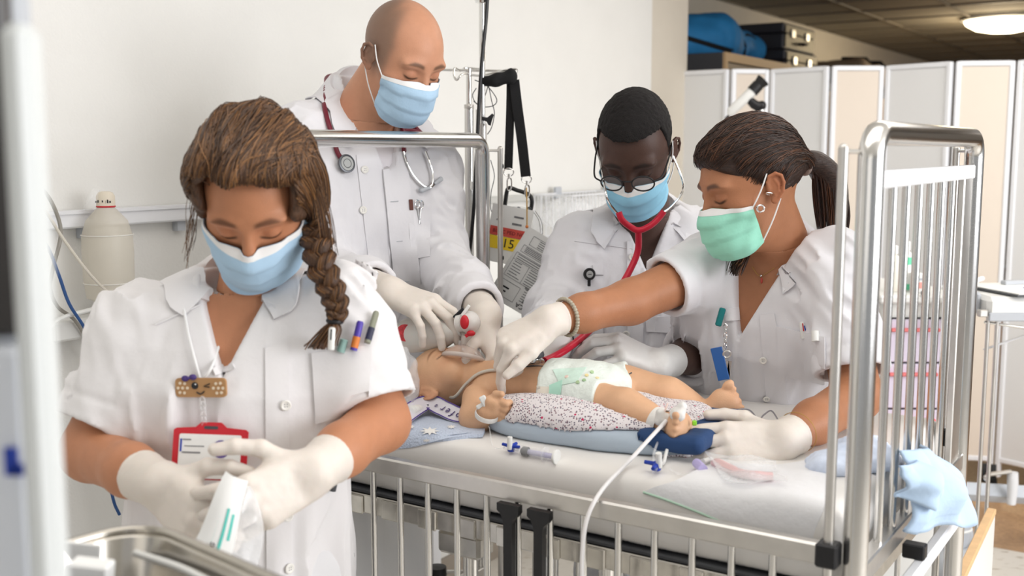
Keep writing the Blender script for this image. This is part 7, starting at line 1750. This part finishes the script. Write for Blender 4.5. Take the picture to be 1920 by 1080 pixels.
pin = empty('plaster_pin', pp, 'tan plaster-shaped badge reel with a winking smile and purple bow', 'badge')
Fp = lambda x, z, o=0.0: pp + Rp[0] * x + Rp[2] * z - Rp[1] * o
MB().prism(rrect(.078, .0275, .006), pp, Rp, .004).build('plaster', mat('plaster_tan', lin(186, 142, 96), .5), pin)
dot = mat('plaster_dot', lin(236, 220, 196), .6)
for sx in (-1, 1):
    for x, z in ((.024, .006), (.031, .0065), (.020, -.0005), (.0275, -.0005), (.0345, -.0005), (.025, -.0075), (.032, -.007)): MB().lathe([(.0022, 0), (.0022, .0008), (.0002, .0009)], Fp(sx * x, z, .0002), -Rp[1], 10).build('dot', dot, pin)
MB().lathe([(.0052, 0), (.0050, .001), (.0002, .0012)], Fp(-.0085, .003, .0002), -Rp[1], 18).build('eye', M['ink'], pin); MB().sphere(Fp(-.007, .005, .0014), .0012, None, 8, 6).build('eye_glint', M['paper'], pin)
MB().tube([Fp(.015, .006, .001), Fp(.0055, .002, .001), Fp(.014, .001, .001)], .0009, 6).build('wink', M['ink'], pin); MB().tube(bez([Fp(-.006, -.006, .001), Fp(.0, -.009, .001), Fp(.006, -.005, .001)], 12), .0009, 6).build('smile', M['ink'], pin)
for sx in (-1, 1): MB().sphere(Fp(-.016 + sx * .006, .0145 + sx * .001, .002), (.0055, .003, .0045), None, 12, 8).build('bow_loop', mat('bow_purple', lin(74, 56, 120), .6), pin)
MB().sphere(Fp(-.016, .0145, .003), .002, None, 8, 6).build('bow_knot', M['purple'], pin)
s0_, s1_ = Fp(.002, -.015, .0), P(384, 803, pp[1] - .012)
for i in range(6): MB().torus(lerp(s0_, s1_, (i + .5) / 6), .0042, .0014, (0.2 * (-1) ** i, 1, .2), 14, 6, (.9, 1.5)).build('strap_link', M['clear'], pin)
id0 = P(393, 852, pp[1] - .022); ad = -.035; Ri = rot2(ad) @ frame((0, .97, -.22)); idb = empty('badge_holder', id0, 'red framed identity card with a purple round logo on the front nurse', 'badge')
Fi = lambda x, z, o=0.0: id0 + Ri[0] * x + Ri[2] * z - Ri[1] * o
ww, hh_ = .053, .036
outer = [(-ww, -hh_), (ww, -hh_), (ww, hh_ - .003), (ww - .004, hh_), (.022, hh_ + .002), (.014, hh_ + .009), (-.014, hh_ + .009), (-.022, hh_ + .002), (-ww + .004, hh_), (-ww, hh_ - .003)]
MB().prism(outer, id0, Ri, .003).build('red_frame', M['red'], idb)
MB().prism(rrect(.088, .062, .003, cx=.0, cz=-.003), Fi(0, 0, .0012), Ri, .001).build('card', M['paper'], idb); MB().prism(rrect(.020, .0045, .002, cz=hh_ + .0015), Fi(0, 0, .0004), Ri, .001).build('slot', M['dark_grey'], idb)
lg = Fi(.016, .008, .0014); MB().lathe([(.0125, 0), (.0125, .0006), (.0002, .0007)], lg, -Ri[1], 30).build('logo_disc', M['purple'], idb); text('logo_letter', 'M', Fi(.016, .0105, .0024), Ri, .0125, M['paper'], idb, .0002)
for z, w_ in ((-.001, .008), (-.0035, .006)): MB().box(Fi(.016, .008 + z - .003, .0023), (w_, .0002, .0007), Ri).build('logo_print', M['paper'], idb)
MB().box(Fi(-.041, .012, .0014), (.0012, .0004, .009), Ri).build('blue_bar', M['blue'], idb)
for x, z, w_, t_ in ((-.033, .020, .006, .0008), (-.022, .011, .014, .0006), (-.026, .002, .013, .0010), (.030, -.018, .008, .0014)): MB().box(Fi(x, z, .0014), (w_, .0004, t_), Ri).build('card_print', M['ink_soft'], idb)
ln = empty('lanyard', pp + [0, 0, .1], 'thin white lanyard cords running down the tunic to the plaster badge', 'lanyard')
for pts in ([(342, 560), (352, 620), (364, 670), (376, 712)], [(426, 600), (410, 650), (396, 690), (380, 712)]): MB().tube(bez(wear(tc1, pts, .006), 20), .0022, 8).build('cord', M['white_cloth'], ln)
# packet being opened
pt = empty('syringe_packet', P(420, 980, 1.34), 'white and teal paper packet being torn open in gloved hands', 'packet')
Q = [P(424, 884, 1.345), P(464, 902, 1.350), P(424, 1090, 1.30), P(346, 1062, 1.30)]
G = np.array([[(1 - a) * ((1 - c) * Q[0] + c * Q[1]) + a * ((1 - c) * Q[3] + c * Q[2]) + np.array([0, -.006 * math.sin(PI * c) - .004 * math.sin(a * 5), .002 * math.sin(a * 9)]) for c in np.linspace(0, 1, 9)] for a in np.linspace(0, 1, 18)])
MB().grid(G, .0016).build('paper_side', M['paper'], pt, sharp=60)
def pstrip(c0, c1, a0, a1, m, nm, o=.0012):
    rows = []
    for a in np.linspace(a0, a1, 12):
        row = []
        for c in np.linspace(c0, c1, 4):
            i, j = a * 17, c * 8; i0, j0 = int(min(i, 16)), int(min(j, 7)); p = G[i0, j0] * (1 - (i - i0)) * (1 - (j - j0)) + G[i0 + 1, j0] * (i - i0) * (1 - (j - j0)) + G[i0, j0 + 1] * (1 - (i - i0)) * (j - j0) + G[i0 + 1, j0 + 1] * (i - i0) * (j - j0); row.append(p + np.array([0, -o, o * .2]))
        rows.append(row)
    return MB().grid(np.array(rows), .0004).build(nm, m, pt, sharp=60)
pstrip(.40, .95, .34, .98, mat('mint_print', lin(196, 228, 222), .6, var=.10, vscale=70), 'mint_panel'); pstrip(.60, .68, .30, 1.0, M['teal'], 'teal_stripe', .0020); pstrip(.78, .86, .34, .6, M['teal'], 'teal_stripe', .0018)
dP = nrm(G[17, 4] - G[0, 4]); aP = nrm(G[9, 8] - G[9, 0]); nP = np.cross(aP, dP)
for cx_, a_ in ((4.2, 13.6), (5.9, 14.4)):
    c = G[int(a_), int(cx_)] + [0, -.004, .0005]; text('print_word', 'Safe', c, np.array([-dP, -nP if nP[1] < 0 else nP, aP]), .014, M['ink'], pt, .0002)
MB().grid(np.array([[lerp(Q[1], Q[2], a) + np.array([.000 + .018 * c * math.sin(a * 3), .010 * c, -.004 * c]) + c * np.array([.026, .004, 0]) * a for c in np.linspace(0, 1, 5)] for a in np.linspace(.05, 1, 12)]), .0006).build('clear_side', M['film'], pt, sharp=60)
p_ = pix(tc1, 350, 1020, .012)[0]; cl_ = empty('pocket_clip', p_, 'black and brass clip hanging at the lower tunic pocket behind the packet', 'clip'); MB().box(p_, (.010, .006, .013), rot2(.2), .003).build('case', M['black'], cl_); MB().cyl(p_ + [-.002, -.008, -.004], p_ + [-.002, -.006, -.004], .006, n=16).build('brass_rim', M['gold'], cl_)
p_ = pix(tc1, 624, 908, .008)[0]; pen(p_ - [0, 0, .006], p_ + [.004, 0, .012], .0055, M['dark_grey'], 'dark grey pen in the lower side pocket of the front nurse', None, M['chrome'])

# ------------------------------------------------------------------ foreground at the left: trolley edge, instrument tray
fx = P(64, 540, .62)[0]
mt = empty('equipment_cart', [fx - .1, .64, 0], 'white equipment cart with a dark screen at the near left edge', 'cart')
MB().box([fx, .62, (P(70, 46, .62)[2] + .06) / 2], (.0090, .012, (P(70, 46, .62)[2] - .06) / 2), None, .006).build('post', mat('cart_post', lin(214, 218, 218), .4), mt)
zs0 = P(20, 628, .65)[2]; MB().box([fx - .115, .655, (zs0 + 1.66) / 2], (.096, .012, (1.66 - zs0) / 2), None, .004).build('screen', mat('screen_dark', lin(52, 48, 46), .3), mt)
MB().box([fx - .115, .664, (zs0 + 1.66) / 2], (.1, .012, (1.67 - zs0) / 2 + .006), None, .006).build('screen_housing', M['grey_plastic'], mt)
zl = P(20, 650, .64)[2]; MB().box([fx - .112, .645, (zl + .5) / 2], (.095, .010, (zl - .5) / 2), None, .004).build('lower_panel', mat('panel_bluewhite', lin(226, 231, 240), .4), mt)
zb2 = P(30, 868, .63)[2]; xm = P(32, 868, .632)[0]; MB().box([xm - .004, .633, zb2], (.0036, .0012, .0085)).build('blue_mark', M['blue'], mt); MB().box([xm + .002, .633, zb2 - .005], (.0050, .0012, .0036)).build('blue_mark', M['blue'], mt)
MB().box([fx - .1, .62, .07], (.13, .06, .02), None, .01).build('base', M['grey_plastic'], mt)
for sx in (-.2, -.0):
    for sy in (.585, .655): MB().cyl([fx + sx - .01, sy, .035], [fx + sx + .01, sy, .035], .034, n=18).build('castor', M['rubber'], mt)
# tray and the small trolley that carries it
cr0 = np.array([-.393, 1.12, 1.103]); dA = nrm([.745, -.667, 0]); dB = nrm([-.76, -.65, 0]); dB = nrm(dB - dA * np.dot(dA, dB)); tc_ = cr0 + dA * .15 + dB * .10
RT3 = np.array([dA, -dB, ZV]); tty = empty('instrument_tray', tc_ - [0, 0, .055], 'stainless steel instrument tray holding white packets near the front nurse', 'tray')
def rr3(w, h, r, z, n=8): return np.array([tc_ + dA * x + dB * y + [0, 0, z] for x, y in rrect(w, h, r, n)])
L0, L1, L2, L3 = rr3(.315, .215, .055, 0), rr3(.300, .200, .05, -.004), rr3(.270, .170, .045, -.05), rr3(.20, .10, .03, -.052)
ring = np.stack([L0, L1, L2, L3], 1); ring = np.concatenate([ring, ring[:1]], 0)
MB().grid(ring, .0015).add(L3, [tuple(range(len(L3)))]).build('basin', mat('tray_steel', (.55, .52, .47), .22, 1.), tty); MB().tube(L0, .0052, 10, closed=True).build('rim', mat('tray_rim_steel', (.50, .47, .42), .2, 1.), tty)
MB().tube(bez([tc_ + dA * -.12 + dB * -.075 + [0, 0, -.015], tc_ + dA * -.02 + dB * -.08 + [0, 0, -.012], tc_ + dA * .10 + dB * -.07 + [0, 0, -.02], tc_ + dA * .13 + dB * .02 + [0, 0, -.03]], 30), .0038, 10).build('hose', M['white_plastic'], label='white hose coiled along the inside of the steel tray', cat='tube')
q_ = P(155, 1030, 1.06); MB().box(q_ + [-.012, 0, -.002], (.030, .002, .010), rot2(-.10), .001).build('packet', M['paper'], label='flat white packet leaning over the rim of the steel tray', cat='packet')
q_ = P(168, 1075, 1.0); MB().box(q_ + [0, 0, -.01], (.019, .012, .022), rot2(-.12), .002).build('carton', M['paper'], label='small white carton standing in the steel tray', cat='box')
it = empty('instrument_trolley', tc_ * [1, 1, 0], 'steel instrument trolley carrying the tray in front of the nurse', 'trolley')
MB().box([tc_[0], tc_[1], 1.040], (.17, .12, .008), RT3, .003).build('top', M['steel_soft'], it)
for a in (-1, 1):
    for b_ in (-1, 1): e = tc_ + dA * a * .15 + dB * b_ * .10; MB().cyl([e[0], e[1], .05], [e[0], e[1], 1.032], .009, n=12).build('leg', M['steel'], it); MB().cyl([e[0] - .01, e[1], .03], [e[0] + .01, e[1], .03], .029, n=16).build('castor', M['rubber'], it)

# green-edged sling under the mattress tray
sl = bez([P(1112, 1020, 1.70), P(1135, 1030, 1.69), P(1170, 1044, 1.67), P(1205, 1058, 1.65), P(1225, 1070, 1.64)], 24); up_s = np.linspace(0, PI, len(sl))
MB().grid(np.stack([sl, sl + np.outer(np.sin(up_s), ZV) * .012 + [0, 0, .002]], 1), .003).build('sling_edge', mat('lime_fabric', lin(150, 170, 60), .8), bed); MB().tube(sl - [0, 0, .001], .0028, 8).build('sling_seam', M['black'], bed)
